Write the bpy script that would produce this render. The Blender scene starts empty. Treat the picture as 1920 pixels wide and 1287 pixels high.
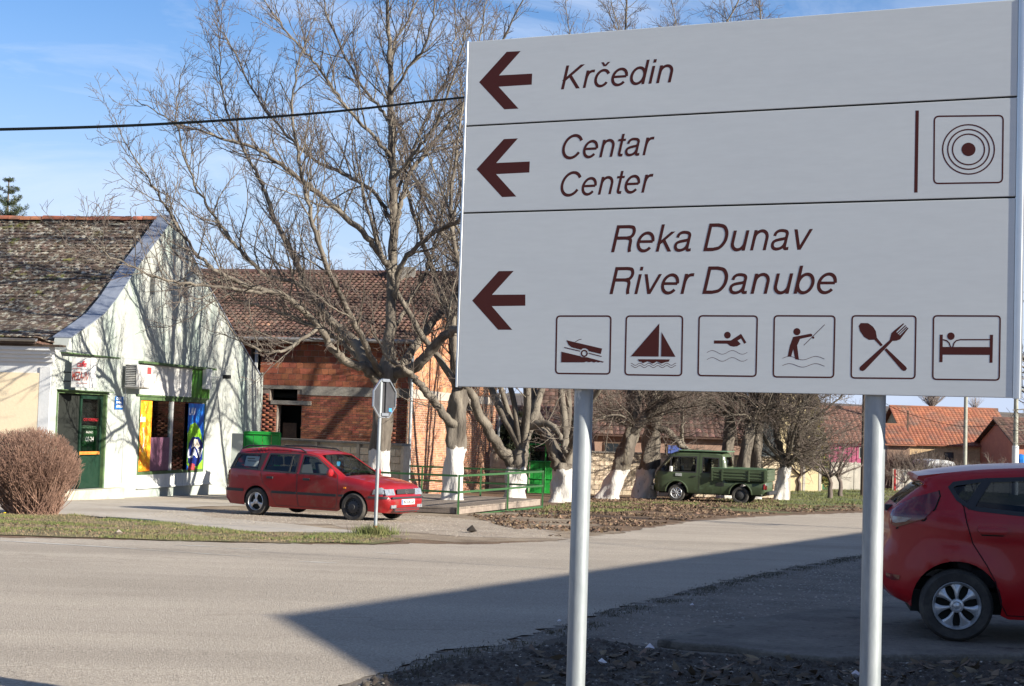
import bpy, bmesh, math, random
import numpy as np
from mathutils import Vector, Matrix
from mathutils.geometry import delaunay_2d_cdt
sc = bpy.context.scene
col = sc.collection
rnd = random.Random(7)
R_ = math.radians
pi = math.pi

# ------------------------------------------------------------------ camera
F, ROLL, YH0, EYE = 3013.0, 0.031, 798.0, 1.6      # focal length in photo pixels, roll, horizon row, eye height
PITCH = math.atan((YH0 - 643.5) * math.cos(ROLL) / F)
CAM = Vector((0, 0, EYE))
_fw = Vector((0, math.cos(PITCH), math.sin(PITCH)))
_up = Vector((0, -math.sin(PITCH), math.cos(PITCH)))
_rt = Vector((1, 0, 0))
_cu = _rt * math.cos(ROLL) + _up * math.sin(ROLL)
_cv = -_rt * math.sin(ROLL) + _up * math.cos(ROLL)
cam_d = bpy.data.cameras.new('camera')
cam_d.sensor_width = 22.3
cam_d.lens = F / 1920 * 22.3
cam_d.clip_start, cam_d.clip_end = 0.1, 6000
cam = bpy.data.objects.new('camera', cam_d)
M4 = Matrix.Identity(4)
for i in range(3):
    M4[i][0], M4[i][1], M4[i][2], M4[i][3] = _cu[i], _cv[i], -_fw[i], CAM[i]
cam.matrix_world = M4
col.objects.link(cam)
sc.camera = cam

# ------------------------------------------------------------------ sun, sky, exposure
SUN_AZ, SUN_EL = R_(60), R_(22)                     # sun stands behind the camera, to the right
SUN_T = Vector((-math.sin(SUN_AZ) * math.cos(SUN_EL), math.cos(SUN_AZ) * math.cos(SUN_EL), -math.sin(SUN_EL)))
sl = bpy.data.lights.new('sun', 'SUN')
sl.energy, sl.angle, sl.color = 5.0, R_(0.53), (1.0, 0.925, 0.80)
so = bpy.data.objects.new('sun', sl)
so.rotation_euler = SUN_T.to_track_quat('-Z', 'Y').to_euler()
so.location = (20, -20, 30)
col.objects.link(so)
w = bpy.data.worlds.new("World")
sc.world = w
w.use_nodes = True
nt = w.node_tree
bg = nt.nodes['Background']
sky = nt.nodes.new('ShaderNodeTexSky')
sky.sky_type = 'NISHITA'
sky.sun_disc = False
sky.sun_elevation = SUN_EL
sky.sun_rotation = math.pi - SUN_AZ
sky.air_density, sky.dust_density, sky.ozone_density = 1.0, 0.2, 3.0
tc = nt.nodes.new('ShaderNodeTexCoord')
mp = nt.nodes.new('ShaderNodeMapping')
mp.inputs['Scale'].default_value = (2.2, 2.2, 7.0)
mp.inputs['Rotation'].default_value = (0.0, 0.25, 0.3)
nz = nt.nodes.new('ShaderNodeTexNoise')
nz.inputs['Scale'].default_value = 2.3
nz.inputs['Detail'].default_value = 8
nz.inputs['Roughness'].default_value = 0.6
nz.inputs['Distortion'].default_value = 0.7
rp = nt.nodes.new('ShaderNodeValToRGB')
rp.color_ramp.elements[0].position, rp.color_ramp.elements[1].position = 0.45, 0.80
rp.color_ramp.elements[1].color = (0.75, 0.75, 0.75, 1)
mx = nt.nodes.new('ShaderNodeMix')
mx.data_type = 'RGBA'
SKYK = 0.056
mx.inputs['B'].default_value = (6.6, 7.2, 8.4, 1)     # thin high cloud in the sky's own units
hs = nt.nodes.new('ShaderNodeHueSaturation')
hs.inputs['Saturation'].default_value = 1.12
lk = nt.links.new
lk(tc.outputs['Generated'], mp.inputs[0]); lk(mp.outputs[0], nz.inputs['Vector']); lk(nz.outputs['Fac'], rp.inputs[0])
lk(sky.outputs[0], hs.inputs['Color'])
tint = nt.nodes.new('ShaderNodeMix'); tint.data_type = 'RGBA'; tint.blend_type = 'MULTIPLY'; tint.inputs['Factor'].default_value = 1
tint.inputs['B'].default_value = (1.02, 1.06, 1.22, 1)
lk(hs.outputs[0], tint.inputs['A'])
sx = nt.nodes.new('ShaderNodeSeparateXYZ'); lk(tc.outputs['Generated'], sx.inputs[0])
hr = nt.nodes.new('ShaderNodeMapRange'); hr.inputs[1].default_value = 0.0; hr.inputs[2].default_value = 0.26; hr.inputs[3].default_value = 0.92; hr.inputs[4].default_value = 0.0
hr.interpolation_type = 'SMOOTHSTEP'
lk(sx.outputs['Z'], hr.inputs[0])
hm = nt.nodes.new('ShaderNodeMix'); hm.data_type = 'RGBA'
hm.inputs['B'].default_value = (4.6, 5.4, 7.2, 1)      # pale veil of air low over the horizon
lk(hr.outputs[0], hm.inputs['Factor']); lk(tint.outputs['Result'], hm.inputs['A'])
lk(rp.outputs[0], mx.inputs['Factor']); lk(hm.outputs['Result'], mx.inputs['A']); lk(mx.outputs['Result'], bg.inputs['Color'])
bg.inputs['Strength'].default_value = SKYK
sc.view_settings.view_transform = 'Standard'
sc.view_settings.look = 'None'
sc.view_settings.exposure = 1.32
sc.view_settings.gamma = 1.0
sc.view_settings.use_curve_mapping = False
sc.cycles.max_bounces = 6
sc.cycles.transparent_max_bounces = 12

# ------------------------------------------------------------------ photo pixel -> world
def ray(px, py):
    u, v = px - 960, 643.5 - py
    return (_cu * u + _cv * v + _fw * F).normalized()
def at(px, py, Y):
    d = ray(px, py)
    return CAM + d * (Y / d.y)
def gz(y):
    if y < 10: return 0.0
    if y < 60: return -0.021 * (y - 10)
    if y < 130: return -1.05 - 0.013 * (y - 60)
    return -1.96
def gnd(px, py):
    d = ray(px, py)
    lo, hi = 2.0, 1500.0
    f = lambda Y: EYE + d.z * Y / d.y - gz(Y)
    if f(hi) > 0: return CAM + d * (hi / d.y)
    for _ in range(60):
        m = (lo + hi) / 2
        if f(m) > 0: lo = m
        else: hi = m
    return CAM + d * (lo / d.y)
def onplane(px, py, P, n):
    d = ray(px, py)
    t = (P - CAM).dot(n) / d.dot(n)
    return CAM + d * t
def topix(P):
    q = Vector(P) - CAM
    z = q.dot(_fw)
    return 960 + F * q.dot(_cu) / z, 643.5 - F * q.dot(_cv) / z

# ------------------------------------------------------------------ materials
def mat(name, c, c2=None, rough=.85, metal=0., vs=2.0, lo=.35, hi=.65, bump=0., bs=60., var=.0, vvs=14., spec=.3, coat=0.,
        island=0., stretch=(1, 1, 1), trans=0., alpha=1., emit=0., bd=.02, c3=None, c3s=9., c3lo=.6, c3hi=.7, obj=False):
    m = bpy.data.materials.new(name)
    m.use_nodes = True
    t = m.node_tree; N = t.nodes; L = t.links.new
    b = N['Principled BSDF']
    b.inputs['Roughness'].default_value = rough
    b.inputs['Metallic'].default_value = metal
    b.inputs['Specular IOR Level'].default_value = spec
    b.inputs['Coat Weight'].default_value = coat
    b.inputs['Coat Roughness'].default_value = .06
    b.inputs['Transmission Weight'].default_value = trans
    b.inputs['Alpha'].default_value = alpha
    m.diffuse_color = (*c, 1)
    geo = N.new('ShaderNodeNewGeometry')
    tcn = N.new('ShaderNodeTexCoord')
    mpn = N.new('ShaderNodeMapping'); mpn.inputs['Scale'].default_value = stretch
    L(tcn.outputs['Object'] if obj else geo.outputs['Position'], mpn.inputs[0])
    def noise(s, det=5):
        n = N.new('ShaderNodeTexNoise'); n.inputs['Scale'].default_value = s; n.inputs['Detail'].default_value = det
        n.inputs['Roughness'].default_value = .62
        L(mpn.outputs[0], n.inputs['Vector']); return n.outputs['Fac']
    def ramp(f, a, z):
        r = N.new('ShaderNodeMapRange'); r.inputs[1].default_value = a; r.inputs[2].default_value = z
        L(f, r.inputs[0]); return r.outputs[0]
    def mixc(f, A, B):
        x = N.new('ShaderNodeMix'); x.data_type = 'RGBA'
        for k, v in (('A', A), ('B', B)):
            if isinstance(v, tuple): x.inputs[k].default_value = (*v, 1)
            else: L(v, x.inputs[k])
        if isinstance(f, float): x.inputs['Factor'].default_value = f
        else: L(f, x.inputs['Factor'])
        return x.outputs['Result']
    cur = c
    if c2 is not None: cur = mixc(ramp(noise(vs), lo, hi), c, c2)
    if c3 is not None: cur = mixc(ramp(noise(c3s), c3lo, c3hi), cur, c3)
    if var or island:
        h = N.new('ShaderNodeHueSaturation')
        if isinstance(cur, tuple): h.inputs['Color'].default_value = (*cur, 1)
        else: L(cur, h.inputs['Color'])
        val = None
        if var:
            r = N.new('ShaderNodeMapRange'); r.inputs[1].default_value = .25; r.inputs[2].default_value = .75
            r.inputs[3].default_value = 1 - var; r.inputs[4].default_value = 1 + var
            L(noise(vvs, 6), r.inputs[0]); val = r.outputs[0]
        if island:
            oi = N.new('ShaderNodeObjectInfo')
            a = N.new('ShaderNodeMath'); a.operation = 'ADD'
            L(geo.outputs['Random Per Island'], a.inputs[0]); L(oi.outputs['Random'], a.inputs[1])
            fr = N.new('ShaderNodeMath'); fr.operation = 'FRACT'; L(a.outputs[0], fr.inputs[0])
            r2 = N.new('ShaderNodeMapRange'); r2.inputs[3].default_value = 1 - island; r2.inputs[4].default_value = 1 + island
            L(fr.outputs[0], r2.inputs[0])
            if val is not None:
                mm = N.new('ShaderNodeMath'); mm.operation = 'MULTIPLY'; L(val, mm.inputs[0]); L(r2.outputs[0], mm.inputs[1]); val = mm.outputs[0]
            else: val = r2.outputs[0]
            hr = N.new('ShaderNodeMapRange'); hr.inputs[3].default_value = .5 - island * .035; hr.inputs[4].default_value = .5 + island * .035
            f2 = N.new('ShaderNodeMath'); f2.operation = 'MULTIPLY'; f2.inputs[1].default_value = 7.13; L(a.outputs[0], f2.inputs[0])
            f3 = N.new('ShaderNodeMath'); f3.operation = 'FRACT'; L(f2.outputs[0], f3.inputs[0])
            L(f3.outputs[0], hr.inputs[0]); L(hr.outputs[0], h.inputs['Hue'])
        L(val, h.inputs['Value'])
        cur = h.outputs['Color']
    if isinstance(cur, tuple): b.inputs['Base Color'].default_value = (*cur, 1)
    else: L(cur, b.inputs['Base Color'])
    if bump:
        bn = N.new('ShaderNodeBump'); bn.inputs['Strength'].default_value = bump; bn.inputs['Distance'].default_value = bd
        L(noise(bs, 6), bn.inputs['Height']); L(bn.outputs[0], b.inputs['Normal'])
    if emit:
        b.inputs['Emission Color'].default_value = (*c, 1); b.inputs['Emission Strength'].default_value = emit
    return m

# ------------------------------------------------------------------ mesh helpers
class MB:
    """collects shapes in world (or thing-local) coordinates and links them as ONE mesh object"""
    def __init__(s): s.v = []; s.f = []; s.mi = []; s.cur = 0
    def add(s, vs, fs):
        o = len(s.v); s.v += [tuple(p) for p in vs]; s.f += [tuple(o + i for i in f) for f in fs]; s.mi += [s.cur] * len(fs); return s
    def box(s, lo, hi):
        x0, y0, z0 = lo; x1, y1, z1 = hi
        return s.add([(x0,y0,z0),(x1,y0,z0),(x1,y1,z0),(x0,y1,z0),(x0,y0,z1),(x1,y0,z1),(x1,y1,z1),(x0,y1,z1)],
                     [(3,2,1,0),(4,5,6,7),(0,1,5,4),(1,2,6,5),(2,3,7,6),(3,0,4,7)])
    def obox(s, o, a, b, c):
        """box from corner o along edge vectors a, b, c"""
        o, a, b, c = Vector(o), Vector(a), Vector(b), Vector(c)
        P = [o, o+a, o+a+b, o+b, o+c, o+a+c, o+a+b+c, o+b+c]
        f = [(3,2,1,0),(4,5,6,7),(0,1,5,4),(1,2,6,5),(2,3,7,6),(3,0,4,7)]
        if a.cross(b).dot(c) < 0: f = [q[::-1] for q in f]
        return s.add(P, f)
    def tube(s, pts, rad, n=8, caps=True):
        pts = [Vector(p) for p in pts]; k = len(pts)
        if not hasattr(rad, '__len__'): rad = [rad] * k
        V = []; prev = None
        for i, p in enumerate(pts):
            d = (pts[min(i+1, k-1)] - pts[max(i-1, 0)]).normalized()
            if prev is None: prev = Vector((0,0,1)) if abs(d.z) < .9 else Vector((1,0,0))
            x = (prev - d * prev.dot(d))
            if x.length < 1e-6: x = d.orthogonal()
            x.normalize(); y = d.cross(x); prev = x
            for j in range(n):
                a = 2 * pi * j / n
                V.append(p + x * (rad[i] * math.cos(a)) + y * (rad[i] * math.sin(a)))
        Fc = [(i*n+j, i*n+(j+1)%n, (i+1)*n+(j+1)%n, (i+1)*n+j) for i in range(k-1) for j in range(n)]
        if caps: Fc += [tuple(range(n))[::-1], tuple((k-1)*n + j for j in range(n))]
        return s.add(V, Fc)
    def prism(s, poly, ext):
        """polygon (list of 3D points) extruded by vector ext, triangulated caps"""
        poly = [Vector(p) for p in poly]; ext = Vector(ext); n = len(poly)
        nn = Vector((0,0,0))
        for i in range(n): nn += (poly[i]).cross(poly[(i+1)%n])
        ax = max(range(3), key=lambda i: abs(nn[i])); ij = [i for i in range(3) if i != ax]
        r = delaunay_2d_cdt([Vector((p[ij[0]], p[ij[1]])) for p in poly], [], [list(range(n))], 1, 1e-7)
        m = {}
        for k, orig in enumerate(r[3]):
            m[k] = orig[0] if orig else 0
        tr = [tuple(m[i] for i in f) for f in r[2]]
        out = []
        for f in tr:
            a, b, c = poly[f[0]], poly[f[1]], poly[f[2]]
            if (b-a).cross(c-a).dot(ext) < 0: f = f[::-1]
            out.append(tuple(i + n for i in f)); out.append(f[::-1])
        sides = []
        fl = nn.dot(ext) < 0
        for i in range(n):
            j = (i+1) % n
            q = (i, j, j+n, i+n)
            sides.append(q[::-1] if fl else q)
        return s.add(poly + [p + ext for p in poly], out + sides)
    def lathe(s, prof, o, axis, n=24):
        """prof: (r, h) pairs, closed around axis from o"""
        axis = Vector(axis).normalized(); o = Vector(o)
        x = axis.orthogonal().normalized(); y = axis.cross(x)
        V = [o + axis*h + x*(r*math.cos(2*pi*j/n)) + y*(r*math.sin(2*pi*j/n)) for r, h in prof for j in range(n)]
        k = len(prof)
        return s.add(V, [(i*n+j, i*n+(j+1)%n, (i+1)*n+(j+1)%n, (i+1)*n+j) for i in range(k-1) for j in range(n)])
    def build(s, name, m, parent=None, smooth=False, kind=None, bevel=0, angle=40):
        me = bpy.data.meshes.new(name)
        off = Vector((0,0,0))
        if parent is not None and not parent.get('_local'):
            r = parent
            while r.parent: r = r.parent
            off = r.location.copy()
        me.from_pydata([(p[0]-off.x, p[1]-off.y, p[2]-off.z) for p in s.v], [], s.f)
        ms = m if isinstance(m, (list, tuple)) else [m]
        for q in ms: me.materials.append(q)
        if len(ms) > 1: me.polygons.foreach_set('material_index', s.mi)
        if smooth:
            me.polygons.foreach_set('use_smooth', [True]*len(me.polygons))
            if angle and angle < 180: me.set_sharp_from_angle(angle=R_(angle))
        me.update()
        o = bpy.data.objects.new(name, me); col.objects.link(o)
        if parent is not None: o.parent = parent
        if parent is not None and parent.get('_local'): o['_local'] = 1
        if kind: o['kind'] = kind
        if bevel:
            bv = o.modifiers.new('bevel', 'BEVEL'); bv.width = bevel; bv.segments = 2; bv.limit_method = 'ANGLE'; bv.angle_limit = R_(35)
        return o

def np_obj(name, V, Fq, m, parent=None, smooth=False, kind=None):
    """V (n,3), Fq (m,k) numpy arrays -> object"""
    V = np.asarray(V, dtype=np.float32); Fq = np.asarray(Fq, dtype=np.int32)
    if parent is not None and not parent.get('_local'):
        r = parent
        while r.parent: r = r.parent
        V = V - np.array(r.location, dtype=np.float32)
    me = bpy.data.meshes.new(name)
    me.vertices.add(len(V)); me.vertices.foreach_set('co', V.ravel())
    k = Fq.shape[1]
    me.loops.add(Fq.size); me.loops.foreach_set('vertex_index', Fq.ravel())
    me.polygons.add(len(Fq)); me.polygons.foreach_set('loop_start', np.arange(0, Fq.size, k, dtype=np.int32))
    me.polygons.foreach_set('loop_total', np.full(len(Fq), k, dtype=np.int32))
    if smooth: me.polygons.foreach_set('use_smooth', np.ones(len(Fq), dtype=bool))
    me.materials.append(m); me.update(calc_edges=True)
    o = bpy.data.objects.new(name, me); col.objects.link(o)
    if parent is not None: o.parent = parent
    if kind: o['kind'] = kind
    return o

def thing(name, label, cat, loc, group=None, rotz=0., local=False):
    o = bpy.data.objects.new(name, None); col.objects.link(o)
    o.location = loc; o.rotation_euler = (0, 0, rotz); o.empty_display_size = .2
    o['label'] = label; o['category'] = cat
    if group: o['group'] = group
    if local: o['_local'] = 1
    return o
def tag(o, label, cat, group=None):
    o['label'] = label; o['category'] = cat
    if group: o['group'] = group
    return o
def copy_tree(o, parent=None, loc=None, rotz=None, label=None):
    c = o.copy(); col.objects.link(c)
    if parent is not None: c.parent = parent
    if loc is not None: c.location = loc
    if rotz is not None: c.rotation_euler = (0, 0, rotz)
    if label: c['label'] = label
    for ch in list(o.children): copy_tree(ch, c)
    return c
def spline(pts, n=8):
    """Catmull-Rom through tuples of any length"""
    P = [np.array(p, dtype=float) for p in pts]
    P = [2*P[0]-P[1]] + P + [2*P[-1]-P[-2]]
    out = []
    for i in range(1, len(P)-2):
        for k in range(n):
            t = k / n
            out.append(.5*((2*P[i]) + (-P[i-1]+P[i+1])*t + (2*P[i-1]-5*P[i]+4*P[i+1]-P[i+2])*t*t + (-P[i-1]+3*P[i]-3*P[i+1]+P[i+2])*t**3))
    out.append(P[-2]); return out
# ================================================================== the ground
M_dirt = mat('dirt', (.30,.24,.17), (.145,.105,.07), vs=1.3, bump=.7, bs=45, var=.3, vvs=22, c3=(.46,.41,.33), c3s=55, c3lo=.62, c3hi=.7)
M_far_field = mat('far_grass', (.085,.11,.035), (.15,.12,.065), vs=.35, bump=.6, bs=8, var=.3, vvs=6)
M_grass_soil = mat('grass_soil', (.12,.115,.045), (.20,.15,.09), vs=1.6, lo=.42, hi=.62, bump=.8, bs=30, var=.3)
M_leaf_litter = mat('litter_soil', (.17,.11,.065), (.085,.055,.035), vs=1.1, bump=.9, bs=28, var=.35, vvs=12, c3=(.34,.25,.16), c3s=24, c3lo=.6, c3hi=.72)
M_mud = mat('mud', (.075,.06,.045), (.035,.028,.022), vs=1.7, bump=.9, bs=24, var=.3, c3=(.14,.12,.10), c3s=40, c3lo=.63, c3hi=.72)
M_yard = mat('yard_gravel', (.19,.16,.13), (.11,.092,.074), vs=1.1, bump=1., bs=38, var=.3, vvs=26, c3=(.24,.23,.21), c3s=48, c3lo=.64, c3hi=.7)
M_pave = mat('forecourt_pavement', (.41,.37,.315), (.31,.27,.22), vs=.5, bump=.25, bs=70, var=.15, vvs=9)
M_gravel = mat('gravel', (.36,.30,.235), (.25,.20,.15), vs=.9, bump=1., bs=45, var=.3, vvs=30, c3=(.46,.41,.34), c3s=34, c3lo=.64, c3hi=.7)
M_slab = mat('old_slab', (.175,.155,.13), (.105,.092,.078), vs=1.6, bump=.9, bs=45, var=.3, vvs=26, c3=(.07,.06,.05), c3s=3.5, c3lo=.60, c3hi=.66)
M_kerb = mat('kerb_concrete', (.25,.23,.2), (.14,.13,.11), vs=3, bump=.5, bs=40, var=.2)

def road_mat():
    m = mat('asphalt', (.385,.335,.275), (.32,.278,.228), vs=.35, lo=.3, hi=.7, rough=.92, bump=1., bs=70, bd=.02, var=.42, vvs=48, c3=(.47,.43,.37), c3s=75, c3lo=.60, c3hi=.66, spec=.15)
    t = m.node_tree; N = t.nodes; L = t.links.new
    b = N['Principled BSDF']
    src = b.inputs['Base Color'].links[0].from_socket
    g = N.new('ShaderNodeNewGeometry')
    # long faint wheel bands along the road, and hairline cracks
    mp2 = N.new('ShaderNodeMapping'); mp2.inputs['Rotation'].default_value = (0, 0, R_(-14)); mp2.inputs['Scale'].default_value = (.06, .9, 1)
    L(g.outputs['Position'], mp2.inputs[0])
    n2 = N.new('ShaderNodeTexNoise'); n2.inputs['Scale'].default_value = 1.0; n2.inputs['Detail'].default_value = 3
    L(mp2.outputs[0], n2.inputs['Vector'])
    r2 = N.new('ShaderNodeMapRange'); r2.inputs[1].default_value=.3; r2.inputs[2].default_value=.7; r2.inputs[3].default_value=.88; r2.inputs[4].default_value=1.1
    L(n2.outputs['Fac'], r2.inputs[0])
    mp3 = N.new('ShaderNodeMapping'); mp3.inputs['Rotation'].default_value = (0, 0, R_(-20)); mp3.inputs['Scale'].default_value = (.11, .34, 1)
    n3 = N.new('ShaderNodeTexNoise'); n3.inputs['Scale'].default_value = 1.4; n3.inputs['Detail'].default_value = 4
    ad = N.new('ShaderNodeVectorMath'); ad.operation = 'MULTIPLY_ADD'
    L(g.outputs['Position'], mp3.inputs[0])
    L(g.outputs['Position'], n3.inputs['Vector'])
    L(n3.outputs['Color'], ad.inputs[0]); ad.inputs[1].default_value = (.5,.5,0); L(mp3.outputs[0], ad.inputs[2])
    vo = N.new('ShaderNodeTexVoronoi'); vo.feature = 'DISTANCE_TO_EDGE'; vo.inputs['Scale'].default_value = .75
    L(ad.outputs[0], vo.inputs['Vector'])
    r3 = N.new('ShaderNodeMapRange'); r3.inputs[1].default_value=.0015; r3.inputs[2].default_value=.006; r3.inputs[3].default_value=.86; r3.inputs[4].default_value=1
    L(vo.outputs['Distance'], r3.inputs[0])
    mu = N.new('ShaderNodeMath'); mu.operation='MULTIPLY'; L(r2.outputs[0], mu.inputs[0]); L(r3.outputs[0], mu.inputs[1])
    hs2 = N.new('ShaderNodeHueSaturation'); L(src, hs2.inputs['Color']); L(mu.outputs[0], hs2.inputs['Value'])
    L(hs2.outputs[0], b.inputs['Base Color'])
    return m
M_road = road_mat()

def sheet(name, poly_px, lift, m, kind='structure', rag=.06, step=.35, world=None, label=None):
    """flat sheet on the ground whose outline follows photo pixels; edges broken up raggedly"""
    P = [gnd(*p) for p in poly_px] if world is None else [Vector((p[0], p[1], 0)) for p in world]
    out = []
    n = len(P)
    for i in range(n):
        a, b = P[i], P[(i+1) % n]
        k = max(1, min(160, int((b-a).length / (step * max(1, a.y/18)))))
        for j in range(k):
            p = a.lerp(b, j / k)
            s = rag * max(.5, min(3., p.y / 18))
            out.append(Vector((p.x + rnd.gauss(0, s), p.y + rnd.gauss(0, s), 0)))
    nrm = sum((out[i].x*out[(i+1)%len(out)].y - out[(i+1)%len(out)].x*out[i].y) for i in range(len(out)))
    # breaks in the ground's slope get their own rows of points
    xs = [p.x for p in out]; ys = [p.y for p in out]
    extra, ed = [], []
    for yb in (10., 60., 130.):
        if min(ys) < yb < max(ys):
            extra += [Vector((min(xs)-1, yb)), Vector((max(xs)+1, yb))]
            ed.append((len(out)+len(extra)-2, len(out)+len(extra)-1))
    r = delaunay_2d_cdt([Vector((p.x, p.y)) for p in out] + extra, ed, [list(range(len(out)))], 2 if not ed else 0, 1e-6)
    def inside(c):
        k = False; j = len(out)-1
        for i in range(len(out)):
            if (out[i].y > c[1]) != (out[j].y > c[1]) and c[0] < (out[j].x-out[i].x)*(c[1]-out[i].y)/(out[j].y-out[i].y)+out[i].x: k = not k
            j = i
        return k
    V = [(p.x, p.y, gz(p.y) + lift) for p in r[0]]
    Fc = []
    for f in r[2]:
        c = (sum(r[0][i].x for i in f)/len(f), sum(r[0][i].y for i in f)/len(f))
        if inside(c):
            a, b, d = [r[0][i] for i in f[:3]]
            if (b-a).cross(d-a) < 0: f = f[::-1]
            Fc.append(tuple(f))
    mb = MB(); mb.add(V, Fc)
    return mb.build(name, m, kind=kind)

# base ground sheet reaching the horizon: soil with rough grass
xs = [-2500,-900,-300,-120,-60,-30,-15,0,15,30,60,120,300,900,2500]
ys = [-60,-20,0,10,20,40,60,80,100,130,200,400]
mb = MB()
V = [(x, y, gz(y)) for y in ys for x in xs]
n = len(xs)
mb.add(V, [(j*n+i, j*n+i+1, (j+1)*n+i+1, (j+1)*n+i) for j in range(len(ys)-1) for i in range(n-1)])
mb.build('ground', M_leaf_litter, kind='structure')
# hills: ploughed slope closing the view
M_hill = mat('ploughed_hill', (.115,.085,.07), (.085,.07,.055), vs=.02, var=.2, vvs=.15, c3=(.16,.13,.09), c3s=.012, c3lo=.5, c3hi=.6)
mb = MB(); V = []
NX = 60
for j, (yy, hf) in enumerate(((380, 0), (440, .15), (520, .45), (600, .8), (660, 1.0), (760, 1.02), (900, .7))):
    for i in range(NX):
        x = -700 + 1500 * i / (NX-1)
        h = 13.5 + 1.6*math.sin(x*.008+1.) + .8*math.sin(x*.021) - (6 if x < -100 else 0)
        V.append((x, yy + 12*math.sin(x*.01), -1.98 + (h+1.9) * hf))
mb.add(V, [(j*NX+i, j*NX+i+1, (j+1)*NX+i+1, (j+1)*NX+i) for j in range(6) for i in range(NX-1)])
mb.build('hills', M_hill, smooth=True, kind='structure')
# far lawn strip along the houses, right of the van
sheet('far_verge', [(1235,948),(1330,943),(1440,925),(1560,918),(1700,912),(1960,905),(1960,948),(1700,948),(1560,955),(1440,965)], .004, M_far_field, rag=.1)
# forecourt pavement in front of the shop, gravel and dirt beside the car
sheet('gravel_yard', [(250,985),(700,1004),(880,1018),(1010,1015),(1175,1003),(1100,975),(1000,960),(870,962),(700,952),(420,935)], .003, M_dirt, rag=.12)
sheet('gravel_patch', [(260,968),(420,985),(640,985),(860,1008),(1060,1012),(1000,990),(820,968),(640,965),(480,958),(330,955)], .006, M_gravel, rag=.14)
sheet('forecourt', [(-160,958),(140,966),(330,982),(470,998),(700,1001),(560,984),(400,972),(340,952),(480,948),(560,944),(430,922),(150,930),(-160,930)], .009, M_pave, rag=.05)
sheet('grass_strip', [(-160,1000),(60,1006),(300,1014),(520,1019),(690,1020),(775,1013),(650,1002),(470,999),(330,983),(140,967),(-160,960)], .012, M_grass_soil, rag=.09)
# road
RF = [(-300,1004),(0,1010),(150,1012),(350,1017),(520,1021),(700,1023),(800,1021),(900,1022),(1040,1016),(1165,1000),(1300,978),(1450,968),(1620,962),(1750,954),(2100,940)]
RN = [(2100,1000),(1760,1030),(1625,1040),(1500,1062),(1400,1083),(1330,1098),(1230,1125),(1130,1148),(1060,1175),(990,1190),(930,1212),(830,1222),(740,1258),(640,1290)]
road_poly = [gnd(*p) for p in RF] + [gnd(*p) for p in RN]
rw = [(p.x, p.y) for p in road_poly] + [(-1.6,7.5),(-3.2,2.),(-5,-8),(-40,-8),(-60,20)]
sheet('road', None, .0105, M_road, rag=.045, step=.10, world=rw)
# yard under the red hatchback: gravelly mud, old slab with a worn edge
sheet('yard', [(640,1285),(740,1256),(830,1220),(930,1210),(990,1188),(1060,1173),(1130,1146),(1230,1123),(1330,1096),(1400,1081),(1500,1060),(1625,1038),(1800,1028),(2300,1010),(2600,1180),(2600,1500),(560,1500)], .006, M_yard, rag=.085, step=.10)
sheet('mud_patch', [(700,1290),(760,1262),(850,1232),(960,1222),(1080,1190),(1120,1200),(1300,1228),(1500,1240),(1700,1246),(2100,1240),(2600,1260),(2600,1700),(400,1700)], .009, M_mud, rag=.05, step=.12)

m = MB(); sp_ = [gnd(*p) for p in [(1330,1192),(1420,1180),(1480,1171),(1560,1166),(1640,1158),(1760,1150),(1960,1150),(2400,1150),(2400,1240),(1900,1241),(1640,1243),(1560,1246),(1480,1240),(1380,1228),(1290,1222),(1230,1215)]]
m.prism([(p.x + rnd.gauss(0,.02), p.y + rnd.gauss(0,.02), -.05) for p in sp_], (0,0,.070)); m.build('paved_slab', M_slab, kind='structure', bevel=.02)
M_marking = mat('worn_road_paint', (.50,.48,.44), (.36,.33,.29), vs=7, lo=.4, hi=.6, rough=.8, var=.15)
def mark(x0, y0, x1, y1, wd):
    a, b = gnd(x0,y0), gnd(x1,y1); a.z = 0; b.z = 0; n_ = max(2, int((b-a).length/.12)); d_ = (b-a).normalized(); s_ = Vector((-d_.y,d_.x,0))
    mb = MB(); V = []
    for i in range(n_+1):
        p = a.lerp(b, i/n_); w_ = wd*(.5+.5*math.sin(pi*min(1,max(0.04,i/n_))))*rnd.uniform(.7,1.1)
        for q in (p-s_*w_/2, p+s_*w_/2): V.append((q.x, q.y, gz(q.y)+.0145))
    mb.add(V, [(2*i,2*i+1,2*i+3,2*i+2) if d_.x < 0 else (2*i+1,2*i,2*i+2,2*i+3) for i in range(n_)]); mb.build('road_marking', M_marking, kind='structure')
mark(-60,1012,255,1031,.15); mark(328,1024,410,1027,.13); mark(425,1030,500,1033,.10); mark(250,1031,470,1046,.06); mark(560,1055,632,1058,.12); mark(700,1038,750,1041,.10)
# ================================================================== house on the near side, right of the view (its shadow lies over road and yard)
M_stucco = mat('grey_stucco', (.5,.47,.42), (.44,.41,.36), vs=1.5, bump=.3, bs=40)
M_darkroof = mat('dark_roof', (.16,.09,.065), (.1,.06,.045), vs=3, bump=.6, bs=12)
nh = thing('corner_house', 'low stucco house with gabled roof standing right of the road sign', 'house', (14, 17, 0))
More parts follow.
